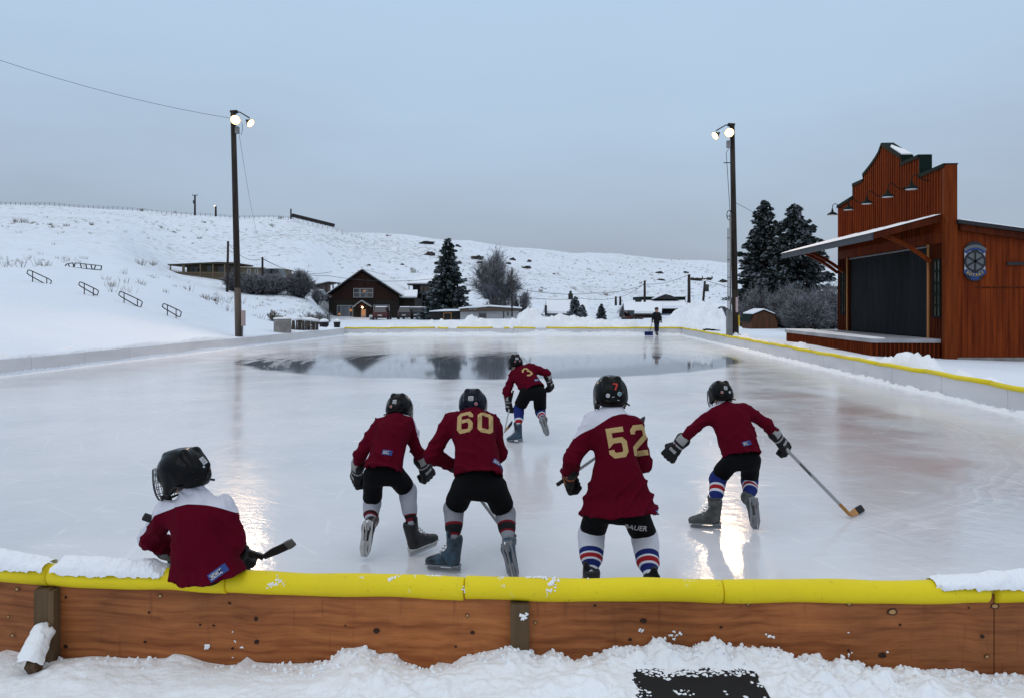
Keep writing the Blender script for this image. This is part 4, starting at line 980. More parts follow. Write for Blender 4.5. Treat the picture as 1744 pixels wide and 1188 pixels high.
def bare_tree(px, Y, ptop, w, label, seed, n):
    b = on(px, Y, -.2); h = W(px, ptop, Y).z-b.z
    t = empty('bare_tree', b, label, 'tree'); MB().tube([b, b+Vector((0, 0, h*.3))], [.22, .15], 8).build('trunk', M['bark'], t, True)
    r = np.random.default_rng(seed); ns = 26; az = r.random(ns)*2*PI; rad = np.sqrt(r.random(ns)); root = np.zeros((ns, 3)); root[:, 2] = h*.06+h*.25*r.random(ns)
    top = np.stack([np.cos(az)*rad*w/2, np.sin(az)*rad*w/2, h*(.97-.42*rad**1.5)*(.8+.2*r.random(ns))], 1)
    mid = (root+top)/2 + np.stack([np.cos(az)*.3, np.sin(az)*.3, -.2*np.ones(ns)], 1); bb = np.array(b)
    def pos(s, q):
        q = q[:, None]; return (1-q)**2*root[s]+2*q*(1-q)*mid[s]+q*q*top[s]
    segs = []; 
    for k in range(5):
        s = np.arange(ns); segs.append((pos(s, np.full(ns, k/5)), pos(s, np.full(ns, (k+1)/5)), np.full(ns, .09*(1-k/6)), np.full(ns, .09*(1-(k+1)/6))))
    A = np.concatenate([x[0] for x in segs]); B = np.concatenate([x[1] for x in segs]); ra = np.concatenate([x[2] for x in segs]); rb = np.concatenate([x[3] for x in segs])
    V, Fq = prisms(bb+A, bb+B, ra, rb); kid(link_np('limbs', V, Fq, [M['twig_dark']]), t)
    s = r.integers(0, ns, n); q = .25+.75*r.random(n); P = pos(s, q); d = P-np.array([0, 0, h*.25]); d /= np.linalg.norm(d, axis=1)[:, None]; d = d*.7+r.normal(size=(n, 3))*.45; d[:, 2] += .35; d /= np.linalg.norm(d, axis=1)[:, None]
    L = h*.17*(.4+.8*r.random(n))[:, None]; Q = P+d*L; n2 = n*3; i = r.integers(0, n, n2); P2 = P[i]+(Q-P)[i]*r.random(n2)[:, None]; d2 = d[i]+r.normal(size=(n2, 3))*.6; d2 /= np.linalg.norm(d2, axis=1)[:, None]; Q2 = P2+d2*L[i]*.5
    A = np.concatenate([P, P2]); B = np.concatenate([Q, Q2]); ra = np.concatenate([np.full(n, .024), np.full(n2, .018)]); V, Fq = prisms(bb+A, bb+B, ra, ra*.5)
    o = link_np('twigs', V, Fq, [M['twig_grey'], M['twig_dark'], M['twig_frost']]); mi = np.tile(r.choice(3, n+n2, p=[.42, .06, .52]), 3).astype(np.int32); o.data.polygons.foreach_set('material_index', mi); kid(o, t)
bare_tree(842, 100, 428, 6.2, 'grey leafless tree with a wide fan of fine twigs behind the low white house', 51, 3600)
bare_tree(886, 104, 486, 2.8, 'small grey leafless tree at the right end of the low white house', 52, 700)
bush(850, 97, 5.0, 3.0, 'grey thicket of twigs at the foot of the leafless tree', 53, 1500, .016, mixr=(.2, .6))
bush(1213, 80, 2.2, 1.8, 'dull grey bush between the leaning utility pole and the big snow heap', 54, 500, .014, mixr=(.2, .5))

# ------------------------------------------------------------------ helpers for far things
def hit(px, py, y0=16, y1=330):
    a, b, c = ray(px, py); Ys = np.geomspace(y0, y1, 900); X = a/b*Ys; Zr = H + c/b*Ys; Zt = terr(X, Ys); k = np.where(Zt >= Zr)[0]
    i = k[0] if len(k) else len(Ys)-1
    return Vector((X[i], Ys[i], Zt[i]))
def dry_grass():
    r = np.random.default_rng(5); A, B, R_ = [], [], []
    def tuft(p, s, nb):
        for k in range(nb):
            a = r.random()*2*PI; rr = s*.45*r.random(); b0 = (p.x+math.cos(a)*rr, p.y+math.sin(a)*rr, p.z-.05); h = s*(.25+.35*r.random())
            A.append(b0); B.append((b0[0]+math.cos(a)*h*.45+r.normal()*h*.1, b0[1]+math.sin(a)*h*.3, b0[2]+h)); R_.append(.012*max(1, p.y/70))
    reg = [(0, 520, 362, 400, 45, .7), (0, 540, 395, 440, 14, .5), (60, 160, 370, 385, 8, .8), (560, 760, 400, 470, 40, .55), (880, 1240, 440, 515, 150, .55), (180, 330, 465, 500, 22, .6), (430, 560, 505, 545, 46, .5), (1050, 1240, 455, 490, 90, .5),
           (360, 420, 500, 530, 14, .7), (0, 150, 440, 456, 30, .6), (1150, 1240, 480, 520, 40, .4), (740, 900, 425, 480, 60, .6), (600, 740, 450, 490, 10, .6)]
    for x0, x1, y0, y1, n, s in reg:
        for k in range(n): tuft(hit(r.uniform(x0, x1), r.uniform(y0, y1)), s*r.uniform(.5, 1.5), 9)
    for px, py, s in ((38, 380, 1.5), (26, 378, 1.2), (85, 384, .9), (90, 388, .9), (115, 386, 1.0), (156, 384, 1.2), (274, 388, 1.1), (300, 396, .7), (350, 380, 1.1), (342, 407, 1.1), (463, 385, 1.4), (470, 368, 2.2), (464, 366, 1.8), (478, 372, 1.6), (240, 360, 1.6), (297, 363, 1.8), (55, 381, .8), (660, 403, 1.1), (704, 465, 1.6), (703, 460, 1.2), (830, 466, .9), (1032, 503, 1.4), (920, 497, 1.3), (925, 492, .9), (975, 492, .9), (1005, 460, .8), (943, 468, .9), (352, 510, 1.0), (365, 512, .8), (240, 452, 1.6), (262, 452, 1.4)):
        for k in range(3): tuft(hit(px+r.normal()*2, py+r.normal()*.8), s*.8, 14)
    A_, B_ = np.array(A), np.array(B); R2 = np.array(R_); V, Fq = prisms(A_, B_, R2, R2*.4)
    o = link_np('dry_grass', V, Fq, [M['twig_tan'], M['twig_grey']]); o.data.polygons.foreach_set('material_index', np.tile((r.random(len(A_)) < .4).astype(np.int32), 3)); tag(o, 'scattered tufts of dry tan grass poking through the hillside snow', 'grass', None, 'stuff')
dry_grass()
M['rock'] = mat('rock', (.05, .042, .04), .9, .2, noise=((.8, .8, .8), .5), bump=(2, .6, .1))
def rocks():
    base = None
    for i, (px, py, w, h) in enumerate([(727, 413, 24, 5), (733, 431, 15, 7), (779, 418, 10, 4), (811, 437, 22, 7), (817, 446, 11, 5), (873, 441, 9, 4), (897, 455, 14, 4), (901, 444, 7, 4), (1122, 464, 13, 3), (1126, 476, 12, 3), (1184, 475, 20, 5), (1208, 475, 8, 5), (1231, 478, 12, 5), (866, 448, 7, 4), (1169, 464, 8, 3), (685, 450, 6, 3), (628, 451, 6, 3)]):
        p = hit(px, py+h/2); sc = p.y/F; me = None
        bm = bmesh.new(); bmesh.ops.create_icosphere(bm, subdivisions=3, radius=1)
        for v in bm.verts:
            n = fbm(np.array([[v.co.x*2.3+i*7, v.co.y*2.3, v.co.z*2.3]]), 3, 3)[0]; v.co *= 1+1.3*n
            v.co.x *= w*sc*.5; v.co.y *= w*sc*.4; v.co.z *= h*sc*.62
        me = bpy.data.meshes.new('rock_outcrop'); bm.to_mesh(me); bm.free(); o = bpy.data.objects.new('rock_outcrop', me); me.materials.append(M['rock']); S.collection.objects.link(o); o.location = p + Vector((0, 0, h*sc*.15))
        where = ['long dark rock outcrop highest on the hill above the spruce', 'dark rock outcrop just left of the spruce tip', 'small rock at the right of the spruce tip', 'wide dark rock outcrop above the leafless tree', 'dark rock just under the wide outcrop above the leafless tree', 'small dark rock near the tip of the leafless tree', 'flat dark rock on the slope right of the leafless tree', 'small dark rock above the flat one right of the leafless tree', 'thin rock ledge above the roofless middle of the hill, upper of two', 'thin rock ledge below a similar one, over the man with the shovel', 'long dark rock ledge left of the steel mast', 'dark rock by the crossarm of the leaning utility pole', 'dark rock right beside the steel mast', 'little rock under the small one near the leafless tree', 'little rock left of the tallest bare pole on the right', 'lone dark speck of rock between the cabin ridge and the spruce', 'lone dark speck of rock over the cabin gable'][i]
        tag(o, where, 'rock', 'rocks sticking out of the snowy hill')
rocks()

# handrails
def handrails():
    R_ = [((150, 433), (275, 491), (262, 523), (142, 456), (173, 500), (248, 532), 'handrail in the snowy bank, highest and furthest left of the four'),
          ((425, 497), (524, 545), (515, 573), (416, 516), (447, 565), (495, 583), 'handrail in the snowy bank, second down from the top'),
          ((637, 547), (757, 603), (745, 637), (628, 570), (658, 610), (729, 645), 'handrail in the snowy bank, third down from the top'),
          ((868, 612), (963, 656), (955, 688), (859, 632), (888, 678), (934, 698), 'handrail in the snowy bank, lowest and nearest the floodlight pole')]
    for a, b, c, d, p1, p2, lab in R_:
        f = lambda q: (q[0]/3.114, 320+q[1]/3.114)
        g1 = hit(*f(p1)); Y = g1.y; t = empty('handrail', g1, lab, 'handrail', 'handrails on the snowy bank')
        w = lambda q, k=0: W(*f(q), Y+k)
        A, B, C, D = w(a), w(b), w(c), w(d); loop = []
        for P, Q in ((A, B), (B, C), (C, D), (D, A)):
            for k in (.12, .5, .88): loop.append(P.lerp(Q, k))
        loop += [loop[0], loop[1]]
        MB().tube(loop, .026, 8).build('rail', M['black_metal'], t, True)
        for p, q0 in ((p1, (p1[0]-a[0])/(b[0]-a[0])), (p2, (p2[0]-a[0])/(b[0]-a[0]))):
            top = A.lerp(B, q0); MB().tube([top, Vector((top.x, top.y, w(p).z-.3))], .024, 8).build('post', M['black_metal'], t, True)
handrails()
def px_bars(name, Y, segs, r, m, label, cat, grp=None, depth=None):
    o = MB()
    for a, b in segs: o.bar(W(*a, Y), W(*b, Y), r)
    q = o.build(name, m); tag(q, label, cat, grp); return q
px_bars('broken_railing', 47, [((109, 458), (113, 450)), ((113, 450), (124, 448)), ((124, 448), (126, 455)), ((126, 456), (128, 448)), ((128, 448), (173, 453)), ((173, 453), (172, 460)), ((126, 456), (172, 460)), ((137, 450), (139, 458)), ((146, 450), (148, 459)), ((155, 451), (157, 460)), ((163, 452), (160, 460)), ((109, 458), (124, 455)), ((116, 450), (120, 457))], .05, M['black_metal'], 'bent and broken metal railing lying on top of the snowy bank', 'railing')
# dark line of brush/wall behind the bank, left of the tan house
# ------------------------------------------------------------------ houses
M['log'] = mat('log_siding', (.020, .016, .013), .8, .2, noise=((.6, .6, 9), .35), bump=((1, 1, 7), .6, .05))
M['log_up'] = mat('board_gable', (.024, .009, .006), .8, .2, noise=((7, 7, .5), .35))
M['winframe'] = mat('window_frame', (.30, .31, .31), .6, .3)
M['pane'] = mat('pane', (.035, .04, .045), .12, .6)
M['curtained'] = mat('net_curtain', (.09, .105, .125), .4, .4, noise=((4, 4, .5), .25))
M['roof_snow'] = mat('roof_snow', (.82, .85, .9), .85, .15, bump=(2, .3, .08))
M['dark_siding'] = mat('dark_siding', (.030, .028, .028), .8, .2, noise=((.8, .8, 8), .3))
M['white_siding'] = mat('white_siding', (.42, .42, .43), .7, .2, noise=((.8, .8, 6), .12))
M['pink_siding'] = mat('pinkish_siding', (.14, .105, .10), .8, .2, noise=((.8, .8, 6), .2))
M['green_siding'] = mat('green_grey_siding', (.09, .095, .08), .8, .2, noise=((.8, .8, 8), .2))
def window(parent, px0, px1, py0, py1, Y, cols=(1,), rows=1, glass=None, fw=.07, dy=-.03):
    """framed window on a wall that faces the viewer; cols: relative pane widths"""
    a, b = W(px0, py1, Y), W(px1, py0, Y); x0, x1, z0, z1 = a.x, b.x, a.z, b.z; mb = MB(); y = Y+dy
    mb.box((x0, y-.03, z0), (x1, y, z0+fw)); mb.box((x0, y-.03, z1-fw), (x1, y, z1)); mb.box((x0, y-.03, z0+fw), (x0+fw, y, z1-fw)); mb.box((x1-fw, y-.03, z0+fw), (x1, y, z1-fw))
    tot = sum(cols); acc = 0
    for c in cols[:-1]:
        acc += c; xm = x0+(x1-x0)*acc/tot; mb.box((xm-fw/2, y-.029, z0+fw), (xm+fw/2, y, z1-fw))
    for k in range(1, rows): zm = z0+(z1-z0)*k/rows; mb.box((x0+fw, y-.028, zm-fw/2), (x1-fw, y, zm+fw/2))
    f = mb.build('window', M['winframe'], parent); acc = 0
    for i, c in enumerate(cols):
        xa = x0+(x1-x0)*acc/tot; acc += c; xb = x0+(x1-x0)*acc/tot; gm = (glass[i] if glass else M['pane'])
        MB().box((xa+.01, y+.002, z0+.01), (xb-.01, y+.012, z1-.01)).build('pane', gm, f)
    return f
def cabin():
    Y = 100.0; t = empty('log_cabin', on(616, Y), 'dark log house with a steep gable, a lit porch lamp and snow on its roof', 'house')
    x0, x1, xr = W(560, 540, Y).x, W(679, 540, Y).x, W(616, 500, Y).x; ze, za, yb = W(0, 505, Y).z, W(0, 461.5, Y).z, Y+16.0
    MB().box((x0, Y, -.3), (x1, yb, ze)).build('wall', M['log'], t)
    zl = W(0, 510, Y).z
    MB().prism([Vector((x0, Y-.04, zl)), Vector((x1, Y-.04, zl)), Vector((x1, Y-.04, ze)), Vector((xr, Y-.04, za-.15)), Vector((x0, Y-.04, ze))], (0, 15.9, 0)).build('gable', M['log_up'], t)
    el, er = W(548.5, 509, Y-.6), W(683, 505, Y-.6); ap = W(616, 461, Y-.6)
    for E in (el, er):
        MB().prism([E, ap, ap+Vector((0, 0, .22)), E+Vector((0, 0, .22))], (0, 17, 0)).build('roof', M['black_metal'], t)
        s = .045; A, B = E.lerp(ap, .0), E.lerp(ap, .93)
        sn = MB().prism([A+Vector((0, .25, .225)), B+Vector((0, .25, .225)), B+Vector((0, .25, .33)), A+Vector((0, .25, .38))], (0, 16.7, 0)).build('roof_snow', M['roof_snow'], t)
    lit, cu = M['glow_win'], M['curtained']
    window(t, 602, 612.6, 491, 507, Y-.08, rows=2); window(t, 613.4, 623.6, 491, 507, Y-.08, rows=2); window(t, 624.6, 635.6, 491, 507, Y-.08, rows=2)
    window(t, 574, 601.5, 520, 539.5, Y, (1.1, 2.4, 1.1), glass=[M['pane'], cu, M['pane']]); window(t, 636, 663.5, 519.5, 540, Y, (1.1, 2.4, 1.1), glass=[M['pane'], cu, M['pane']])
    for px, py, r in ((597.5, 528.5, .20), (578, 535, .17), (620.5, 496, .16)): c = W(px, py, Y-.085); MB().lathe([(0, -r), (r*.8, -r*.6), (r, 0), (r*.6, r*.7), (0, r)], c, 10).build('indoor_lamp', M['glow_win'], t, True)
    # porch gable, door, lamp
    a, b, c = W(601, 523.5, Y-1.2), W(631.5, 523, Y-1.2), W(615, 513, Y-1.2)
    for e in (a, b): MB().prism([e, c, c+Vector((0, 0, .14)), e+Vector((0, 0, .14))], (0, 1.15, 0)).build('porch_roof', M['winframe'], t)
    MB().prism([a+Vector((.3, .15, 0)), b+Vector((-.3, .15, 0)), c+Vector((0, .15, -.15))], (0, .95, 0)).build('porch_gable', M['log_up'], t)
    d = MB(); p, q = W(615, 548, Y-.05), W(623.2, 526.5, Y-.05); d.box((p.x, Y-.07, p.z-.3), (q.x, Y-.002, q.z)); dd = d.build('door', M['winframe'], t)
    p2, q2 = W(616.2, 537.5, Y), W(622.4, 527.5, Y); MB().box((p2.x, Y-.09, p2.z), (q2.x, Y-.072, q2.z)).build('door_window', M['glow_win'], dd)
    lc = W(617, 523.2, Y-.95); MB().lathe([(0, -.14), (.12, -.08), (.15, .0), (.12, .1), (0, .14)], lc, 12).build('porch_lamp', M['porch_glow'], t, True)
    l = bpy.data.lights.new('lamp', 'POINT'); l.energy = 9; l.color = (1, .5, .2); l.shadow_soft_size = .15; lo = bpy.data.objects.new('lamp', l); S.collection.objects.link(lo); lo.location = lc+Vector((0, -.35, -.1)); kid(lo, t)
    # right wing
    xw = W(706, 540, Y+1).x; zw = W(0, 508, Y+1).z
    MB().box((x1+.02, Y+1, -.3), (xw, Y+9, zw)).build('wing', M['log'], t)
    MB().prism([Vector((x1-.3, Y+.5, zw+.08)), Vector((xw+.4, Y+.5, zw+.08)), Vector((xw-.6, Y+9, zw+1.1)), Vector((x1-.3, Y+9, zw+1.1))], (0, 0, .22)).build('wing_roof', M['roof_snow'], t)
    MB().box((x1-.3, Y+.46, zw-.08), (xw+.42, Y+.6, zw+.075)).build('fascia', M['black_metal'], t)
    pp = W(693, 540, Y-1); MB().box((pp.x-.07, Y-1.07, 0), (pp.x+.07, Y-.93, W(0, 524, Y-1).z)).build('porch_post', M['winframe'], t)
M['porch_glow'] = mat('porch_glow', (1, .8, .5), .4, .3, emit=((1, .55, .25), 14))
cabin()
def back_house():
    Y = 112.0; t = empty('house', on(715, Y), 'dark two-storey house with balconies and a snowy roof half hidden by the spruce', 'house')
    a, b = W(703, 540, Y), W(745, 486, Y)
    MB().box((a.x, Y, -.3), (b.x, Y+8, b.z)).build('wall', M['dark_siding'], t)
    MB().box((W(694, 500, Y-1).x, Y-1.4, b.z+.005), (b.x+.6, Y+8.4, b.z+.2)).build('roof', M['black_metal'], t)
    c = W(694, 484, Y-1)
    MB().prism([Vector((c.x+.1, Y-1.3, b.z+.205)), Vector((b.x+.6, Y-1.3, b.z+.205)), Vector((b.x+.2, Y+8, b.z+1.7)), Vector((c.x+1.2, Y+8, b.z+1.7))], (0, 0, .16)).build('roof_snow', M['roof_snow'], t)
    for py in (500, 514, 528):
        z = W(0, py, Y-1).z; MB().box((a.x, Y-1.3, z), (b.x, Y-.002, z+.09)).build('balcony', M['winframe_dark'], t)
    for px in (697, 719, 738): MB().box((W(px, 0, Y-1).x-.06, Y-1.28, W(0, 495 if px == 697 else 528, Y).z), (W(px, 0, Y-1).x+.06, Y-1.18, b.z)).build('post', M['winframe_dark'], t)
    window(t, 716, 732, 487, 498, Y, (1, 1)); window(t, 712, 724, 514, 528, Y, (1, 1))
M['winframe_dark'] = mat('balcony_wood', (.07, .07, .07), .7, .2)
back_house()
def low_house():
    Y = 88.0; t = empty('low_house', on(830, Y), 'low white house with a long snowy roof and a dark carport on its left', 'house')
    a, b = W(784, 552, Y), W(884, 527, Y)
    MB().box((a.x, Y, -.3), (b.x, Y+6, b.z)).build('wall', M['white_siding'], t)
    MB().box((W(857, 0, Y).x, Y-.05, W(0, 540, Y).z-1), (W(858.5, 0, Y).x, Y-.003, b.z)).build('downpipe', M['dark_siding'], t)
    r = [W(783, 531.5, Y-.5), W(888, 529.5, Y-.5), W(888, 526, Y-.5), W(832, 522.5, Y-.5), W(783, 526.5, Y-.5)]
    MB().prism(r, (0, 6.8, 0)).build('fascia', M['dark_brown'], t)
    r = [W(781, 526, Y-.6), W(832, 521.9, Y-.6), W(889, 525.5, Y-.6), W(889, 523.2, Y-.6), W(832, 519.3, Y-.6), W(806, 520.6, Y-.6), W(781, 524, Y-.6)]
    MB().prism(r, (0, 7, 0)).build('roof_snow', M['roof_snow'], t)
    window(t, 815, 829, 533, 542.5, Y); window(t, 863, 867, 531, 539, Y); window(t, 806, 811, 524.8, 528, Y-.55, fw=.04); window(t, 799, 803, 524.8, 528, Y-.55, fw=.04)
    c, d = W(733, 552, Y+.5), W(783.5, 531, Y+.5)
    MB().box((c.x, Y+.5, -.3), (d.x, Y+5, d.z)).build('carport_wall', M['dark_siding'], t)
    r = [W(731, 530.8, Y-.3), W(784, 529.6, Y-.3), W(784, 526.6, Y-.3), W(757, 526.5, Y-.3), W(731, 529.5, Y-.3)]
    MB().prism(r, (0, 5, 0)).build('carport_roof_snow', M['roof_snow'], t)
    e, f = W(755, 550, Y+.4), W(769, 532.5, Y+.4); m = MB()
    m.box((e.x, Y+.40, e.z), (e.x+.09, Y+.497, f.z)); m.box((f.x-.09, Y+.40, e.z), (f.x, Y+.497, f.z)); m.box((e.x+.09, Y+.40, f.z-.09), (f.x-.09, Y+.497, f.z)); m.build('door_frame', M['trim_o'], t)
    MB().tube([W(860, 521, Y+2), W(860, 503, Y+2)], .10, 8).build('stove_pipe', M['black_metal'], t)
M['dark_brown'] = mat('brown_fascia', (.09, .07, .055), .8, .2); low_house()
def smoke():
    m = bpy.data.materials.new('smoke'); m.use_nodes = True; N, L = m.node_tree.nodes, m.node_tree.links; N.clear()
    o = N.new('ShaderNodeOutputMaterial'); v = N.new('ShaderNodeVolumePrincipled'); v.inputs['Color'].default_value = (.55, .68, .9, 1); L.new(v.outputs[0], o.inputs['Volume'])
    tc = N.new('ShaderNodeTexCoord'); n = N.new('ShaderNodeTexNoise'); n.inputs['Scale'].default_value = .9; n.inputs['Detail'].default_value = 4; L.new(tc.outputs['Object'], n.inputs[0])
    r = N.new('ShaderNodeMapRange'); r.inputs[1].default_value = .48; r.inputs[2].default_value = .75; r.inputs[4].default_value = .5; L.new(n.outputs['Fac'], r.inputs[0]); L.new(r.outputs[0], v.inputs['Density'])
    b = W(858, 502, 90); mb = MB(); mb.tube([b, W(850, 499, 90), W(836, 495, 90), W(822, 498, 90), W(806, 492, 90)], [.12, .5, .8, 1.0, .6], 10)
    s = mb.build('smoke', m); tag(s, 'thin blue wisp of smoke drifting left from the stove pipe of the low house', 'smoke', None, 'stuff')
smoke()
M['tan_dark'] = mat('tan_dark', (.06, .052, .038), .8, .2)
def tan_house():
    Y = 100.0; t = empty('mobile_home', on(400, Y), 'long tan house with a covered wooden porch, up on the snowy slope', 'house')
    a, b = W(318, 480, Y), W(402, 452, Y); zb = W(0, 476, Y).z
    MB().box((a.x, Y, zb-.5), (b.x, Y+4.5, b.z)).build('wall', M['tan'], t)
    c, d = W(402.3, 480, Y-.3), W(480, 458.8, Y-.3); z0 = W(0, 455, Y-.3).z
    MB().prism([Vector((c.x, Y-.3, zb-2.2)), Vector((d.x, Y-.3, zb-2.2)), Vector((d.x, Y-.3, d.z)), Vector((c.x, Y-.3, z0))], (0, 4.5, 0)).build('wall', M['tan'], t)
    MB().prism([Vector((c.x-.1, Y-.6, z0+.005)), Vector((d.x+.15, Y-.6, d.z+.005)), Vector((d.x+.15, Y-.6, d.z+.12)), Vector((c.x-.1, Y-.6, z0+.12))], (0, 5, 0)).build('roof', M['trim'], t)
    e = [W(285.5, 452.2, Y-2.6), W(340, 449.6, Y-2.6), W(398, 449.4, Y-2.6), W(398, 447, Y-2.6), W(370, 446.2, Y-2.6), W(285.5, 450.2, Y-2.6)]
    MB().prism(e, (0, 7.4, 0)).build('porch_roof', M['tan_dark'], t)
    for px, p1 in ((290.5, 465), (311.5, 466), (314, 466), (341.5, 484), (363, 478), (383, 478)): MB().box((W(px, 0, Y-2.4).x-.07, Y-2.5, W(0, p1, Y-2.4).z), (W(px, 0, Y-2.4).x+.07, Y-2.36, W(0, 450.5, Y-2.4).z)).build('porch_post', M['trim_tan'], t)
    rl = MB()
    for px0, px1 in ((288, 341), (342, 385)):
        for py in (464, 473.5): rl.bar(W(px0, py, Y-2.4), W(px1, py, Y-2.4), .09)
        for px in np.arange(px0+1, px1, 1.55): rl.bar(W(px, 473.5, Y-2.4), W(px, 464, Y-2.4), .06)
    rl.build('porch_railing', M['trim_tan'], t)
    MB().prism([W(286, 475, Y-2.5), W(387, 475.5, Y-2.5), W(387, 474, Y-2.5), W(286, 474, Y-2.5)], (0, 2.4, 0)).build('porch_floor', M['trim_tan'], t)
    for px in (311, 325, 341.5, 363, 380): MB().box((W(px, 0, Y-2.2).x-.06, Y-2.3, W(0, 488, Y-2.2).z), (W(px, 0, Y-2.2).x+.06, Y-2.18, W(0, 475.6, Y-2.2).z)).build('deck_post', M['tan_dark'], t)
    window(t, 325, 341, 455.5, 465, Y, (1, 1), glass=[M['curtained'], M['pane']]); window(t, 353, 360, 453.5, 462, Y); window(t, 372, 382.5, 455, 465, Y, (1, 1)); window(t, 394, 398.5, 456, 466, Y, (1,), fw=.09)
    MB().box((W(363, 0, Y).x, Y-.05, W(0, 473, Y).z), (W(369, 0, Y).x, Y-.004, W(0, 453, Y).z)).build('door', M['trim_tan'], t)
    for q0, q1 in ((421, 427.4), (434, 440.2), (451.5, 457.6)): window(t, q0, q1, 458, 467.5, Y-.3, fw=.13)
    # old fence running left from the porch
    f = empty('board_fence', on(262, Y-3), 'dark weathered low fence running left from the porch of the tan house', 'fence'); m = MB()
    for px in np.arange(225, 288, 1.3):
        h = random.uniform(.35, .8); p = W(px, 470+(px-225)*.03, Y-3); m.box((p.x-.05, Y-3.05, p.z-.5), (p.x+.05, Y-3, p.z+h*.5))
    m.build('boards', M['dark_wood'], f)
M['trim_tan'] = mat('porch_wood', (.16, .12, .08), .8, .2); tan_house()
def pink_house():
    Y = 104.0; t = empty('cabin', on(555, Y), 'small pinkish-grey cabin with an open carport, left of the log house', 'house')
    MB().prism([W(531, 510, Y), W(551, 510, Y), W(551, 483, Y), W(531, 486, Y)], (0, 4, 0)).build('wall', M['pink_siding'], t)
    MB().prism([W(551, 503, Y), W(577, 503, Y), W(577, 499.5, Y), W(551, 499.5, Y)], (0, .2, 0)).build('low_wall', M['pink_siding'], t)
    MB().prism([W(527, 487.5, Y-.5), W(560, 479.8, Y-.5), W(580, 481.6, Y-.5), W(580, 483, Y-.5), W(560, 481.6, Y-.5), W(527, 489.2, Y-.5)], (0, 5, 0)).build('roof', M['tan_dark'], t)
    MB().prism([W(527, 487.3, Y-.45), W(558, 479.9, Y-.45), W(558, 478.8, Y-.45), W(527, 486.2, Y-.45)], (0, 4.8, 0)).build('roof_snow', M['roof_snow'], t)
    for px in (553, 559, 561.5, 567, 576): MB().box((W(px, 0, Y).x-.09, Y+.01, W(0, 503, Y).z), (W(px, 0, Y).x+.09, Y+.15, W(0, 483, Y).z)).build('post', M['pink_siding'], t)
    MB().box((W(541, 0, Y).x, Y-.03, W(0, 493, Y).z), (W(548, 0, Y).x, Y-.002, W(0, 487, Y).z)).build('window', M['pane'], t)
pink_house()
def simple_roof_house(name, Y, ridge, eave, depth, wallm, label, extra=None):
    """house seen along its eaves: ridge and eave are (px0, px1, py); the roof slopes toward the viewer under snow"""
    a, b = W(ridge[0], ridge[2], Y+depth/2), W(ridge[1], ridge[2], Y+depth/2); c, d = W(eave[0], eave[2], Y), W(eave[1], eave[2], Y)
    t = empty(name, on((eave[0]+eave[1])/2, Y), label, 'house')
    MB().box((c.x+.3, Y+.4, -.5), (d.x-.3, Y+depth-.4, c.z-.02)).build('wall', wallm, t)
    e2, f2 = Vector((c.x, Y+depth, c.z)), Vector((d.x, Y+depth, d.z))
    V = [c, d, b, a, e2, f2]; V = V + [v+Vector((0, 0, .28)) for v in V]
    MB().add(V, [(0, 1, 2, 3), (3, 2, 5, 4), (6, 9, 8, 7), (9, 10, 11, 8), (0, 6, 7, 1), (4, 5, 11, 10), (0, 3, 9, 6), (3, 4, 10, 9), (1, 7, 8, 2), (2, 8, 11, 5)]).build('roof_snow', M['roof_snow'], t)
    MB().box((c.x+.02, Y+.05, c.z-.16), (d.x-.02, Y+.15, c.z-.005)).build('fascia', M['dark_brown'], t)
    g = MB()
    for x, s in ((c.x, 1), (d.x-.12, 1)):
        g.prism([Vector((x+.35*(1 if x == c.x else -1), Y+.45, c.z-.1)), Vector((x+.35*(1 if x == c.x else -1), Y+depth-.45, c.z-.1)), Vector((x+.35*(1 if x == c.x else -1), Y+depth/2, a.z-.05))], (.1, 0, 0))
    g.build('gable', wallm, t); return t
h1 = simple_roof_house('house', 104, (931, 1000, 511.5), (929, 1001, 534), 8, mat('blue_siding', (.22, .27, .30), .7, .2), 'house with a wide plain snow-covered roof and pale blue wall behind the small conifers')
MB().box((W(968, 0, 108).x, 107.6, W(0, 514, 108).z), (W(975.5, 0, 108).x, 108.3, W(0, 500, 108).z)).build('chimney', M['dark_siding'], h1)
MB().tube([W(971.8, 500, 108), W(971.8, 496, 108)], .18, 8).build('chimney_pot', M['dark_siding'], h1)
MB().box((W(928, 0, 103.6).x, 103.4, W(0, 538, 104).z), (W(931.5, 0, 103.6).x, 103.9, W(0, 520, 104).z)).build('post', M['dark_siding'], h1)
h2 = simple_roof_house('garage', 92, (1062, 1128, 518.2), (1063.5, 1127, 534), 7, M['dark_siding'], 'garage with a plain snow roof edged dark, a red car beside it')
MB().bar(W(1062, 517.6, 95.4), W(1128, 518.4, 95.4), .12, .16).build('ridge_cap', M['green_metal'], h2)
MB().bar(W(1062, 518.4, 95.4), W(1063.5, 534, 92), .13, .16).build('verge_board', M['black_metal'], h2)
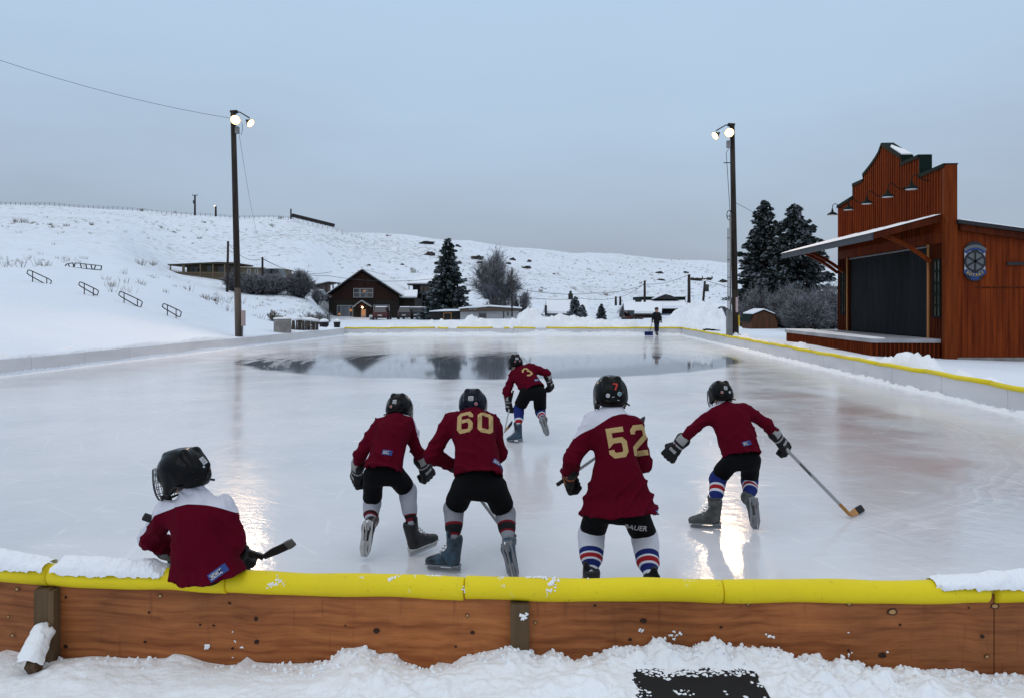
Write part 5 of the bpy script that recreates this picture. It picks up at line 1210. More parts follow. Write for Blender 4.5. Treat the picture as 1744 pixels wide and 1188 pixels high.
def dark_roof_house():
    Y = 118.0; t = empty('house', on(1130, Y), 'house with a dark flat fascia and a low dark gable, snow banked below it', 'house')
    a, b = W(1091, 513, Y), W(1167, 505.2, Y)
    MB().box((a.x+.3, Y+.5, a.z-3), (b.x-.3, Y+7, b.z-.02)).build('wall', M['dark_siding'], t)
    MB().box((a.x, Y-.2, W(0, 511, Y).z), (b.x, Y+7.5, W(0, 505.4, Y).z)).build('fascia', M['green_metal'], t)
    g = [W(1113, 509.5, Y-1.5), W(1158, 509.5, Y-1.5), W(1142, 503, Y-1.5), W(1133, 501, Y-1.5), W(1124, 503.5, Y-1.5)]
    MB().prism(g, (0, 4, 0)).build('gable', M['black_metal'], t)
    MB().prism([W(1112, 508.8, Y-1.7), W(1124, 502.8, Y-1.7), W(1133, 500.3, Y-1.7), W(1133, 501.3, Y-1.7), W(1124, 504.8, Y-1.7), W(1113, 509.4, Y-1.7)], (0, 4.2, 0)).build('roof_snow', M['roof_snow'], t)
    s = [W(1091, 521, Y-6), W(1170, 521, Y-6)]; c, d = W(1093, 511.2, Y-.3), W(1166, 511.2, Y-.3)
    MB().prism([s[0], s[1], d, c], (0, 0, -.4)).build('porch_roof_snow', M['roof_snow'], t)
    l = MB()
    for px in (1163, 1167, 1171): l.bar(W(px, 511, Y-.3), W(px-2+(px-1163)*.5, 527, Y-.3), .09)
    for py in (514, 518, 523): l.bar(W(1161.5, py, Y-.3), W(1171, py, Y-.3), .09)
    l.build('trellis', M['dark_siding'], t)
dark_roof_house()
def green_house():
    Y = 84.0; t = empty('house', on(1222, Y), 'grey-green house with a snowy roof behind the black car and steel mast', 'house')
    a, b = W(1212, 552, Y), W(1262, 531.5, Y)
    MB().box((a.x, Y, -.5), (b.x, Y+6, b.z)).build('wall', M['green_siding'], t)
    MB().prism([W(1198, 533, Y+3), W(1212, 533, Y-.2), W(1264, 533, Y-.2), W(1258, 520.5, Y+3.2), W(1204, 520, Y+3.2)], (0, 0, .2)).build('roof_snow', M['roof_snow'], t)
    MB().prism([Vector((a.x-.9, Y+.3, -.5)), Vector((a.x-.9, Y+6, -.5)), Vector((a.x-.9, Y+6, b.z)), Vector((a.x-.7, Y+3.1, b.z+.75)), Vector((a.x-.9, Y+.3, b.z))], (.88, 0, 0)).build('gable', M['green_siding'], t)
    window(t, 1220, 1233, 533, 541, Y, (1, 1), glass=[M['pane'], M['curtained']]); window(t, 1214, 1216.5, 532.5, 541, Y, fw=.12)
green_house()
def shed():
    Y = 56.0; t = empty('garden_shed', on(1300, Y), 'little brown barn-shaped shed with snow on its roof among frosted bushes', 'shed')
    pr = [(1279, 566), (1279, 545), (1283, 536.5), (1301, 529.5), (1319, 536.5), (1324, 547), (1324, 566)]
    P = [W(px, py, Y) for px, py in pr]; P[0].z = P[-1].z = -.2
    MB().prism(P, (.12, 2.6, 0)).build('wall', M['shed_wood'], t)
    r = MB(); sn = MB(); up = Vector((0, 0, .05))
    Q = [W(px, py, Y-.12) for px, py in ((1276.5, 548), (1282.3, 536.2), (1301, 528.6), (1319.8, 536), (1326, 549))]
    for a, b in zip(Q, Q[1:]): r.prism([a+up*.1, b+up*.1, b+up, a+up], (.12, 2.8, 0))
    for a, b in zip(Q[1:3], Q[2:4]): sn.prism([a+up*1.1, b+up*1.1, b+up*2.6, a+up*2.6], (.12, 2.76, 0))
    r.build('roof', M['green_metal'], t); sn.build('roof_snow', M['roof_snow'], t)
    d = MB(); 
    for px in (1290, 1300.5, 1311): d.bar(W(px, 562, Y-.02), W(px, 541, Y-.02), .05, .02)
    d.bar(W(1290, 541, Y-.02), W(1311, 541, Y-.02), .05, .02, up=(0, 1, 0)); d.build('door', M['tan_dark'], t)
M['shed_wood'] = mat('shed_wood', (.09, .04, .022), .8, .2, noise=((9, 9, .6), .35)); shed()

# ------------------------------------------------------------------ vehicles
M['tyre'] = mat('tyre', (.012, .012, .012), .9, .2); M['rim'] = mat('wheel_rim', (.22, .22, .23), .4, .5, metal=.6)
M['tail'] = mat('tail_light', (.10, .006, .005), .3, .5); M['plate'] = mat('number_plate', (.5, .5, .5), .5, .3)
def car(px, Y, heading, col, label, tall=1.0, L=4.4, Wd=1.85, snow=.10, name='parked_car', sink=0.0, sedan=False):
    b = on(px, Y, -sink); t = empty(name, b, label, 'car', 'cars parked by the houses'); c, s = math.cos(heading), math.sin(heading)
    R = Matrix(((c, -s, 0, b.x), (s, c, 0, b.y), (0, 0, 1, b.z), (0, 0, 0, 1)))      # x forward
    paint = mat('car_paint', [c*.6 for c in col], .35, .35, coat=.2)
    h = 1.0*tall; H_ = 1.68*tall if not sedan else 1.42; hl = L/2
    T = lambda P: [R @ Vector(p) for p in P]
    side = [(-hl, .35), (-hl+.05, h*.95), (-hl+.25, h), (hl-1.25, h*.98), (hl-.15, h*.82), (hl, .6), (hl-.05, .32)]
    P = T([(x, -Wd/2, z) for x, z in side]); off = (R.to_3x3() @ Vector((0, Wd, 0)))
    MB().prism(P, off).build('body', paint, t, bevel=.05)
    r0, r1, r2, r3 = (-hl+.12, -hl+.42, hl-1.95, hl-1.25) if not sedan else (-hl+.55, -hl+1.15, hl-2.1, hl-1.35)
    def fr(x, z, w): return [(x, -w/2, z), (x, w/2, z)]
    lo = [(r0, -Wd/2+.06, h*.985), (r3, -Wd/2+.06, h*.97), (r3, Wd/2-.06, h*.97), (r0, Wd/2-.06, h*.985)]; hi = [(r1, -Wd/2+.24, H_), (r2, -Wd/2+.24, H_), (r2, Wd/2-.24, H_), (r1, Wd/2-.24, H_)]
    MB().add(T(lo+hi), [(0, 3, 2, 1), (4, 5, 6, 7), (0, 1, 5, 4), (1, 2, 6, 5), (2, 3, 7, 6), (3, 0, 4, 7)]).build('cabin', paint, t, bevel=.03)
    # windows: panels a little proud of the cabin faces
    F_ = [(0, 1, 5, 4), (1, 2, 6, 5), (2, 3, 7, 6), (3, 0, 4, 7)]; A = [Vector(p) for p in lo+hi]; nm = ['side_window', 'windscreen', 'side_window', 'rear_window']
    for f, n in zip(F_, nm):
        q = [A[i] for i in f]; ce = sum(q, Vector())/4; nn = (q[1]-q[0]).cross(q[3]-q[0]).normalized(); nn = nn if nn.dot(ce-Vector((ce.x*0+(r0+r3)/2, 0, ce.z))) > 0 else -nn
        q2 = [ce+(p-ce)*.84 + nn*.006 for p in q]; MB().prism(T(q2), (R.to_3x3() @ (nn*.012))).build(n, M['glass_dark'], t)
    for x in (-hl+.85, hl-.85):
        for y in (-Wd/2+.02, Wd/2-.02):
            q = (R.to_3x3()).to_4x4() @ Matrix.Rotation(PI/2, 4, 'X'); ty = MB().lathe([(.20, -.11), (.31, -.11), (.34, -.07), (.34, .07), (.31, .11), (.20, .11)], R @ Vector((x, y, .34)), 18, q).build('wheel', M['tyre'], t, True)
            MB().lathe([(.0, -.115), (.18, -.114), (.2, -.08), (.2, .08), (.18, .114), (0, .115)], R @ Vector((x, y, .34)), 14, q).build('rim', M['rim'], ty)
    for y in (-Wd/2+.18, Wd/2-.18): MB().add(T([(-hl-.01, y-.09, h*.62), (-hl-.01, y+.09, h*.62), (-hl+.06, y+.09, h*.93), (-hl+.06, y-.09, h*.93), (-hl+.1, y-.09, h*.62), (-hl+.1, y+.09, h*.62), (-hl+.12, y+.09, h*.93), (-hl+.12, y-.09, h*.93)]), [(0, 1, 2, 3), (4, 7, 6, 5), (0, 4, 5, 1), (3, 2, 6, 7), (0, 3, 7, 4), (1, 5, 6, 2)]).build('tail_light', M['tail'], t)
    for y in (-Wd/2+.25, Wd/2-.25): MB().box((hl-.14, y-.15, h*.62), (hl+.0, y+.15, h*.76), M=R).build('headlight', M['curtained'], t)
    MB().box((-hl-.025, -.26, .62*h), (-hl+.03, .26, .74*h), M=R).build('number_plate', M['plate'], t)
    MB().box((-hl-.04, -Wd/2+.08, .36), (-hl+.06, Wd/2-.08, .52), M=R).build('bumper', M['black_metal'], t)
    if snow:
        q = [(r1+.0, -Wd/2+.26, H_+.004), (r2, -Wd/2+.26, H_+.004), (r2, Wd/2-.26, H_+.004), (r1, Wd/2-.26, H_+.004)]; q2 = [((x-(r1+r2)/2)*.9+(r1+r2)/2, y*.88, H_+snow) for x, y, z in q]
        MB().add(T(q+q2), [(0, 3, 2, 1), (4, 5, 6, 7), (0, 1, 5, 4), (1, 2, 6, 5), (2, 3, 7, 6), (3, 0, 4, 7)]).build('roof_snow', M['roof_snow'], t)
    return t
car(651, 94, PI/2+.05, (.10, .008, .010), 'dark red car seen from behind, parked by the right window of the log house', 1.02, sink=.12)
car(695, 96, PI/2-.1, (.015, .018, .024), 'black pick-up-sized car with snow on its roof, left of the grey one', 1.0, sink=.05)
car(721, 96, PI/2-.35, (.035, .036, .04), 'dark grey car with a rounded snowy roof nearest the spruce', .95, sink=.05)
car(1077, 88, PI*.1, (.10, .008, .006), 'red car mostly buried behind the snow bank under the garage roof', .7, L=2.2, Wd=1.5, snow=0, sink=.35, sedan=True)
car(1222, 78, PI*.98, (.012, .013, .016), 'black car seen from the side in front of the grey-green house', 1.0, L=3.4, sedan=True, snow=.07, sink=-.2)
car(458, 94, PI*.97, (.20, .21, .22), 'pale van with a snowy roof just showing over the dark bushes by the tan house', 1.0, L=4.2, snow=.12, name='parked_van', sink=-.6)
car(541, 98, PI*.95, (.10, .10, .11), 'snow-dusted car in front of the pinkish-grey cabin', .8, L=3.6, snow=.12, sedan=True, sink=-.1)

# ------------------------------------------------------------------ small things beyond the boards
t = empty('sandwich_board', on(632, 93), 'white sandwich board standing by the door of the log house', 'sign')
a, b, c, d = W(628, 551, 93), W(635.5, 551, 93), W(635, 536.5, 93.3), W(629, 536.5, 93.3); MB().prism([a, b, c, d], (0, .04, 0)).build('panel', M['white_paint'], t); MB().prism([a+Vector((0, .8, 0)), b+Vector((0, .8, 0)), c+Vector((0, .1, 0)), d+Vector((0, .1, 0))], (0, .04, 0)).build('panel', M['white_paint'], t)
MB().prism([W(630, 546, 92.97), W(633.5, 546, 92.97), W(633.2, 540, 93.1), W(630.2, 540, 93.1)], (0, -.02, 0)).build('picture', M['sign_grey'], t)
def drum():
    p = on(482, 42); r = .48; z1 = W(0, 543.5, 42).z; t = empty('concrete_drum', p, 'round grey concrete drum capped with snow behind the left boards', 'drum')
    MB().lathe([(r, -.2), (r, z1-p.z), (r-.02, z1-p.z+.01)], p, 28).build('drum_wall', M['concrete'], t, False)
    MB().lathe([(r+.03, z1-p.z+.012), (r+.04, z1-p.z+.05), (r-.05, z1-p.z+.09), (r*.4, z1-p.z+.11), (0, z1-p.z+.11)], p, 28).build('snow_top', M['snow'], t, True)
drum()
def plank_heap():
    Y = 46; t = empty('plank_fence', on(520, Y), 'broken low plank fence sagging under snow right of the concrete drum', 'fence'); m = MB()
    for i, px in enumerate(np.arange(497, 543, 2.6)):
        a = W(px, 562, Y+random.uniform(-.2, .2)); b = W(px+random.uniform(-1.5, 1.5), 544+random.uniform(-1, 3)+(px-497)*.06, Y); m.bar(a, b, .085, .03, up=(0, 1, 0))
    for k in range(9): m.bar(W(random.uniform(497, 535), random.uniform(546, 558), Y-.3), W(random.uniform(505, 545), random.uniform(546, 558), Y-.25), .07, .03)
    m.build('planks', M['plank'], t)
    ridge_pts = [W(495, 543.5, Y), W(515, 543, Y), W(543, 546, Y)]
    s = MB()
    for a, b in zip(ridge_pts, ridge_pts[1:]): s.tube([a, a.lerp(b, .5)+Vector((0, 0, .03)), b], [.09, .12, .08], 10)
    s.build('snow_top', M['snow'], t, True)
M['plank'] = mat('grey_plank', (.07, .058, .05), .9, .2, noise=((3, 3, 3), .4)); plank_heap()
for px, w, lab in ((552, 13, 'wide black plastic bin half buried in snow behind the far left corner of the boards'), (574, 9, 'low dark tub under a lump of snow, right of the wide black bin')):
    Y = 55; p = W(px, 560, Y); z1 = W(0, 549.5, Y).z; z0 = tz(p.x, Y)-.2; t = empty('bin', Vector((p.x, Y, z0)), lab, 'bin'); r = w/2/F*Y*1.25
    MB().lathe([(r*.8, 0), (r, z1-z0), (r*1.06, z1-z0), (r*1.06, z1-z0+.05), (r*.9, z1-z0+.05)], (p.x, Y, z0), 20).build('tub', M['black_metal'], t, True)
    MB().lathe([(r*1.0, z1-z0+.052), (r*.95, z1-z0+.16), (r*.6, z1-z0+.26), (0, z1-z0+.3)], (p.x, Y, z0), 20).build('snow_top', M['snow'], t, True)
# snow-covered round frame (trampoline) near the low house
Y = 74; p = W(906, 545, Y); t = empty('trampoline', Vector((p.x, Y, 0)), 'round trampoline heaped with a dome of snow right of the low white house', 'trampoline'); zt = W(0, 536, Y).z
MB().lathe([(1.15, zt-.08), (1.2, zt-.04), (1.15, zt)], (p.x, Y, 0), 28).build('rim', M['black_metal'], t, True); MB().lathe([(1.12, zt+.003), (1.05, zt+.28), (.7, zt+.52), (0, zt+.62)], (p.x, Y, 0), 28).build('snow_top', M['snow'], t, True)
for k in range(6): a = PI*k/3; MB().tube([Vector((p.x+1.1*math.cos(a), Y+1.1*math.sin(a), -.2)), Vector((p.x+1.1*math.cos(a), Y+1.1*math.sin(a), zt-.05))], .03, 6).build('leg', M['steel'], t)
def pole(px, py0, py1, Y, r, label, px2=None, cross=None, can=None, cat='utility pole', lampm=None):
    a, b = W(px, py0, Y), W(px2 if px2 else px, py1, Y); a.z -= .8; t = empty('utility_pole', a, label, cat, 'poles among the houses and on the hill'); MB().tube([a, b], [r, r*.8], 8).build('pole', M['dark_wood'], t, True)
    if cross:
        MB().bar(W(*cross[0], Y), W(*cross[1], Y), .14).build('crossarm', M['dark_wood'], t)
        ins = MB()
        for q in (.04, .5, .96): c = W(*cross[0], Y).lerp(W(*cross[1], Y), q); ins.tube([c, c+Vector((0, 0, .3))], .06, 6)
        ins.build('insulators', M['dark_siding'], t)
    if can: c = W(*can, Y-.1); MB().lathe([(.0, -.45), (.28, -.45), (.3, .35), (.2, .45), (0, .45)], c, 12).build('transformer', M['steel_dark'], t, True)
    if lampm: c = W(px, py1, Y); MB().lathe([(0, -.15), (.22, -.1), (.22, .1), (0, .15)], c+Vector((-.25, 0, 0)), 10).build('lamp_head', M['hill_lamp'], t, True)
    return t
M['steel_dark'] = mat('steel_dark', (.04, .042, .045), .5, .4); M['hill_lamp'] = mat('hill_lamp', (1, .8, .5), .4, .3, emit=((1, .75, .45), 3))
pole(386.5, 505, 411, 84, .16, 'bare leaning pole just left of the left floodlight pole, by the tan house', px2=388.5)
pole(447, 472, 438, 92, .16, 'short pole in front of the tan house, wires at its top')
pole(872, 545, 456, 80, .09, 'thin tall pole at the right end of the low white house')
pole(1098, 518, 478, 110, .2, 'bare pole rising from the roof of the dark-roofed house')
pole(1173.5, 535, 467.5, 92, .22, 'straight thick pole between the snow heap and the leaning pole')
pole(1194.5, 540, 479, 92, .17, 'leaning utility pole with a slanted crossarm and a transformer', px2=1200.5, cross=((1179, 476), (1214, 474)), can=(1203.5, 490.5))
pole(1048.8, 512, 505, 120, .2, 'left one of two short stubby posts on the open snow')
pole(1056.4, 512, 505, 120, .2, 'right one of two short stubby posts on the open snow')
pole(332, 366, 332.5, 196, .28, 'pole with crossarm and transformer on the crest of the hill', cross=((327.5, 333), (336.5, 333)), can=(330.5, 344))
pole(367.5, 366, 351, 196, .3, 'short lit lamp post on the crest of the hill', lampm=1, cat='lamp post')
pole(495.5, 373, 356, 196, .24, 'short post on the crest where the hill turns down')
wire('power_line', [W(872, 489, 82), W(1010, 499.5, 95), W(1098, 484, 109), W(1173, 467.8, 92)], .028, 'upper wire across the hill between the low white house and the right poles', .4)
wire('power_line', [W(872, 503, 82), W(990, 508, 100), W(1056, 506, 119), W(1098, 482, 109)], .028, 'lower wire passing the two short posts', .3)
wire('power_line', [W(1202, 478, 92), W(1250, 492, 90)], .028, 'wire falling right from the leaning pole')
wire('power_line', [W(447, 441, 92), W(560, 470, 93), W(760, 472, 94), W(872, 489, 82)], .026, 'wire from the small pole past the cabin gable to the spruce', .6)
wire('power_line', [W(388, 414, 84), W(447, 440, 92), W(565, 463, 94)], .024, 'wire looping from the bare leaning pole to the small pole', .9)
def crest_fence():
    t = empty('wire_fence', on(200, 196), 'long thin post-and-wire fence along the crest of the snowy hill', 'fence'); ps = MB(); wr = MB(); prev = None
    for px in np.arange(-40, 620, 8.3):
        Y = 193; x = (px-CX)/F*Y; z = tz(x, Y); b = Vector((x, Y, z-.2)); c = b+Vector((0, 0, 1.0)); MB().bar(b, c, .06).build('post', M['dark_wood'], t)
        if prev is not None:
            for k in (.65, .98): wr.bar(prev[0].lerp(prev[1], k), b.lerp(c, k), .03)
        prev = (b, c)
    wr.build('wires', M['dark_wood'], t)
crest_fence()
def guard():
    t = empty('guard_rail', on(530, 190), 'dark railing running downhill from the crest of the hill', 'railing'); m = MB()
    m.bar(W(497, 366.5, 190), W(570, 384.5, 190), .1, .9); m.build('rail', M['dark_siding'], t); p = MB()
    for px in range(498, 570, 8): y_ = 366+(px-497)*.247; p.bar(W(px, y_+4, 189.9), W(px, y_, 189.9), .2)
    p.build('posts', M['dark_siding'], t)
guard()
# ------------------------------------------------------------------ people: smooth fields meshed on a grid
def cap(P, a, b, ra, rb, n=None, s=1.0):
    a, b = np.array(a, float), np.array(b, float)
    if n is not None:
        n = np.array(n, float); c = (a+b)/2; k = 1/s-1
        P = P + ((P-c)@n)[..., None]*n*k; a = a + (a-c)@n*n*k; b = b + (b-c)@n*n*k
    ab = b-a; t = np.clip(((P-a)@ab)/max(ab@ab, 1e-9), 0, 1)
    d = P-a-t[..., None]*ab; return np.sqrt((d*d).sum(-1)) - (ra+(rb-ra)*t)
def smin(a, b, k=.03):
    h = np.clip(.5+.5*(b-a)/k, 0, 1); return b*(1-h)+a*h - k*h*(1-h)
def smax(a, b, k=.01): return -smin(-a, -b, k)
def ellip(P, c, R, A=None):
    q = P-np.array(c, float)
    if A is not None: q = q@np.array(A, float).T
    k = np.sqrt(((q/np.array(R))**2).sum(-1)); return (k-1)*min(R)
def nets(f, lo, hi, h):
    lo, hi = np.array(lo, float), np.array(hi, float); n = np.maximum(3, np.ceil((hi-lo)/h).astype(int)+1)
    ax = [lo[i]+h*np.arange(n[i]) for i in range(3)]
    Pg = np.stack(np.meshgrid(*ax, indexing='ij'), -1); D = f(Pg.reshape(-1, 3)).reshape(n)
    D[0], D[-1], D[:, 0], D[:, -1], D[:, :, 0], D[:, :, -1] = (np.maximum(x, .01) for x in (D[0], D[-1], D[:, 0], D[:, -1], D[:, :, 0], D[:, :, -1]))
    s = D < 0; m = n-1; cnt = np.zeros(m); acc = np.zeros((*m, 3))
    corner = lambda A, i, j, k: A[i:i+m[0], j:j+m[1], k:k+m[2]]
    for axis in range(3):
        for a in (0, 1):
            for b in (0, 1):
                o = [0, 0, 0]; others = [i for i in range(3) if i != axis]; o[others[0]] = a; o[others[1]] = b; o2 = list(o); o2[axis] = 1
                d0, d1 = corner(D, *o), corner(D, *o2); c = (d0 < 0) != (d1 < 0); t = np.where(c, d0/np.where(c, d0-d1, 1), 0)
                p = np.zeros((*m, 3)); p[..., 0] = o[0]; p[..., 1] = o[1]; p[..., 2] = o[2]; p[..., axis] = t; acc += p*c[..., None]; cnt += c
    act = cnt > 0; idx = -np.ones(m, int); idx[act] = np.arange(act.sum()); ijk = np.argwhere(act)
    V = lo + h*(ijk + acc[act]/cnt[act][:, None]); Q = []
    for axis in range(3):
        sl0 = [slice(1, m[i]) for i in range(3)]; sl0[axis] = slice(0, m[axis]); sl1 = list(sl0); sl1[axis] = slice(1, m[axis]+1)
        a, b = s[tuple(sl0)], s[tuple(sl1)]; e = np.argwhere(a != b); off = np.array([1, 1, 1]); off[axis] = 0; e = e+off
        o = [i for i in range(3) if i != axis]; u = np.zeros(3, int); v = np.zeros(3, int); u[o[0]] = 1; v[o[1]] = 1
        g = lambda q: idx[q[:, 0], q[:, 1], q[:, 2]]
        quad = np.stack([g(e-u-v), g(e-v), g(e), g(e-u)], 1); fl = s[tuple(e.T)]
        if axis == 1: fl = ~fl
        quad[~fl] = quad[~fl][:, ::-1]; Q.append(quad)
    Q = np.concatenate(Q); Q = Q[(Q >= 0).all(1)]; return V, Q
def relax(V, Q, it=2, w=.5):
    E = np.concatenate([Q[:, [0, 1]], Q[:, [1, 2]], Q[:, [2, 3]], Q[:, [3, 0]]]); E = np.concatenate([E, E[:, ::-1]])
    for _ in range(it):
        S_ = np.zeros_like(V); c = np.zeros(len(V)); np.add.at(S_, E[:, 0], V[E[:, 1]]); np.add.at(c, E[:, 0], 1); V = V*(1-w)+w*S_/np.maximum(c, 1)[:, None]
    return V
def sdf_obj(name, f, pts, pad, h, mats, parent=None, attr=None, it=1, wrinkle=None):
    P = np.array([tuple(p) for p in pts]); V, Q = nets(f, P.min(0)-pad, P.max(0)+pad, h); V = relax(V, Q, it)
    if wrinkle is not None:
        fn_ = np.cross(V[Q[:, 2]]-V[Q[:, 0]], V[Q[:, 3]]-V[Q[:, 1]]); vn = np.zeros_like(V)
        for k in range(4): np.add.at(vn, Q[:, k], fn_)
        vn /= np.linalg.norm(vn, axis=1)[:, None]+1e-12; V = relax(V + vn*wrinkle(V)[:, None], Q, 1, .25)
    me = mesh_np(name, V, Q, mats, True)
    if attr is not None: a = me.attributes.new('band', 'FLOAT', 'POINT'); a.data.foreach_set('value', np.asarray(attr(V), dtype=np.float32))
    o = bpy.data.objects.new(name, me); S.collection.objects.link(o)
    if parent is not None: kid(o, parent)
    return o
def band_mat(name, stops, rough=.85, bump=(180, .35, .002), spec=.2):
    """stops: [(value, colour)], constant steps along the 'band' attribute"""
    m = mat(name, stops[0][1], rough, spec, bump=bump); N, L, b = nodes_of(m); a = N.new('ShaderNodeAttribute'); a.attribute_name = 'band'
    r = N.new('ShaderNodeValToRGB'); r.color_ramp.interpolation = 'CONSTANT'; e = r.color_ramp.elements; e[0].position = 0; e[0].color = (*stops[0][1], 1)
    e.remove(e[1])
    for p, c in stops[1:]: q = e.new(p); q.color = (*c, 1)
    L.new(a.outputs['Fac'], r.inputs[0])
    n = N.new('ShaderNodeTexNoise'); n.inputs['Scale'].default_value = 5; n.inputs['Detail'].default_value = 4; g = N.new('ShaderNodeNewGeometry'); L.new(g.outputs['Position'], n.inputs[0])
    mr = N.new('ShaderNodeMapRange'); mr.inputs[3].default_value = .82; mr.inputs[4].default_value = 1.15; L.new(n.outputs['Fac'], mr.inputs[0]); v = N.new('ShaderNodeVectorMath'); v.operation = 'SCALE'; L.new(r.outputs[0], v.inputs[0]); L.new(mr.outputs[0], v.inputs['Scale']); L.new(v.outputs[0], b.inputs['Base Color'])
    return m
MAROON, WHITE = (.088, .0018, .011), (.60, .60, .67)
M['jersey'] = band_mat('jersey', [(0, MAROON), (.5, WHITE)], .9, (150, .5, .003), .06)
M['shorts'] = mat('hockey_shorts', (.0035, .0035, .0045), .85, .12, bump=(60, .4, .004), noise=((3, 3, 3), .4)); M['skin'] = mat('skin', (.42, .22, .15), .55, .35)
M['shell'] = mat('helmet_shell', (.0025, .0025, .003), .2, .13, coat=0, noise=((4, 4, 4), .3)); M['shell_navy'] = mat('helmet_shell_navy', (.002, .004, .012), .2, .13, coat=0)
M['glove'] = band_mat('glove', [(0, (.010, .010, .011)), (.5, (.30, .30, .30))], .7, (70, .5, .003)); M['glove_or'] = band_mat('glove_orange', [(0, (.010, .010, .011)), (.5, (.5, .12, .02)), (.75, (.35, .35, .35))], .7, (70, .5, .003))
M['gold'] = mat('gold_felt', (.44, .31, .14), .85, .1, bump=(200, .3, .001)); M['wire_cage'] = mat('cage_wire', (.05, .055, .06), .35, .5, metal=.5)
M['st_white'] = mat('sticker_white', (.42, .43, .45), .5, .3); M['st_red'] = mat('sticker_red', (.45, .03, .02), .5, .3); M['st_blue'] = mat('sticker_blue', (.03, .08, .25), .5, .3); M['st_teal'] = mat('sticker_teal', (.08, .25, .30), .5, .3)
M['st_print'] = mat('sticker_print', (.12, .12, .13), .5, .3); M['hem_blue'] = mat('label_blue', (.03, .06, .22), .7, .2); M['text_dark'] = mat('text_dark', (.02, .03, .10), .7, .2)
M['blade'] = mat('blade_steel', (.55, .56, .58), .22, .5, metal=.9); M['holder_w'] = mat('holder_white', (.50, .50, .50), .45, .4); M['holder_g'] = mat('holder_grey', (.22, .23, .25), .45, .4)
M['boot_black'] = mat('boot_black', (.012, .012, .013), .45, .4, noise=((14, 14, 14), .5)); M['boot_grey'] = mat('boot_grey', (.07, .074, .07), .6, .3, noise=((16, 16, 16), .45)); M['boot_blue'] = mat('boot_blue', (.032, .062, .09), .45, .3, noise=((13, 13, 13), .6, (.010, .010, .012)))
M['lace'] = mat('lace', (.4, .4, .38), .9, .1); M['stick_black'] = mat('stick_black', (.012, .012, .013), .4, .4); M['stick_silver'] = mat('stick_silver', (.34, .35, .36), .35, .5); M['stick_wood'] = mat('stick_wood', (.42, .20, .06), .55, .3, noise=((20, 20, 3), .2)); M['tape'] = mat('grip_tape', (.03, .03, .032), .9, .1, bump=(90, .5, .002)); M['stick_white'] = mat('stick_white', (.45, .45, .45), .5, .3)
M['rink_number'] = M['gold']

def frame(y, z):
    """matrix with local y along y and local z near z"""
    y = Vector(y).normalized(); x = y.cross(Vector(z)).normalized(); z = x.cross(y).normalized(); return Matrix((x, y, z)).transposed()
def np_of(me):
    V = np.zeros(len(me.vertices)*3, dtype=np.float32); me.vertices.foreach_get('co', V); return V.reshape(-1, 3)
def bvh_of(o):
    me = o.data; return BVHTree.FromPolygons([v.co for v in me.vertices], [tuple(p.vertices) for p in me.polygons])
def place(proto, name, Mx, parent, mats=None):
    me = proto.copy(); me.transform(Mx); me.name = name
    if mats: me.materials.clear(); [me.materials.append(m) for m in (mats if isinstance(mats, list) else [mats])]
    if Mx.determinant() < 0: me.flip_normals()
    o = bpy.data.objects.new(name, me); S.collection.objects.link(o)
    if parent is not None: kid(o, parent)
    return o

# helmet ----------------------------------------------------------
def helmet_proto():
    def f(P):
        x, y, z = P[:, 0], P[:, 1], P[:, 2]
        d = ellip(P, (0, -.012, .005), (.114, .146, .122))
        d = smin(d, ellip(P, (0, -.075, -.035), (.098, .078, .07)), .03)                    # back of the head
        for s in (-1, 1):
            d = smin(d, cap(P, (s*.088, -.01, -.03), (s*.086, .01, -.085), .036, .030, (1, 0, 0), .62), .02)   # ear guards
            d = smin(d, cap(P, (s*.034, .06, .098), (s*.040, -.08, .098), .016, .018), .02)
            d = smin(d, cap(P, (s*.040, -.08, .098), (s*.048, -.145, .02), .018, .010), .02)                   # ridges
        # face opening and lower rim
        d = smax(d, -(cap(P, (0, .17, -.01), (0, .16, -.16), .10, .12)), .012)
        rim = -.062 - .04*np.clip((np.abs(x)-.05)/.03, 0, 1)*np.clip((y+.06)/.03, 0, 1) - .02*np.clip((-y-.06)/.05, 0, 1)
        d = smax(d, rim - z, .008)
        d = smax(d, -ellip(P, (0, .005, -.02), (.098, .122, .100)), .006)                     # hollow
        for s in (-1, 1):                                                                    # vents
            for (a, b, r) in (((s*.015, .055, .130), (s*.015, .085, .112), .007), ((s*.014, -.005, .136), (s*.014, .03, .136), .007), ((s*.015, -.09, .118), (s*.016, -.12, .092), .007), ((s*.072, .06, .10), (s*.078, .085, .078), .007), ((s*.075, -.02, .105), (s*.075, .015, .108), .007), ((s*.078, -.09, .075), (s*.074, -.115, .05), .007), ((s*.05, -.148, -.03), (s*.028, -.155, -.035), .006), ((s*.118, -.03, .0), (s*.118, -.05, .0), .008)):
                d = smax(d, -cap(P, a, b, r, r), .003)
        return d
    V, Q = nets(f, (-.15, -.19, -.14), (.15, .17, .16), .0052); V = relax(V, Q, 1, .4); return mesh_np('helmet', V, Q, [M['shell']], True)
def cage_proto():
    mb = MB(); R_ = lambda a, z, k=1: Vector((.100*k*math.sin(a), .045+.115*math.cos(a)*k, z))
    for z, k in ((.035, 1.0), (.005, 1.03), (-.03, 1.05), (-.065, 1.04), (-.10, .98), (-.125, .88)): mb.tube([R_(a, z, k) for a in np.linspace(-1.55, 1.55, 15)], .0021, 5)
    for a in np.linspace(-1.5, 1.5, 11): mb.tube([R_(a, z, k) for z, k in ((.035, 1.0), (.005, 1.03), (-.03, 1.05), (-.065, 1.04), (-.10, .98), (-.125, .88))], .0021, 5)
    o = mb.build('cage', M['wire_cage'], None, True); me = o.data; bpy.data.objects.remove(o); return me
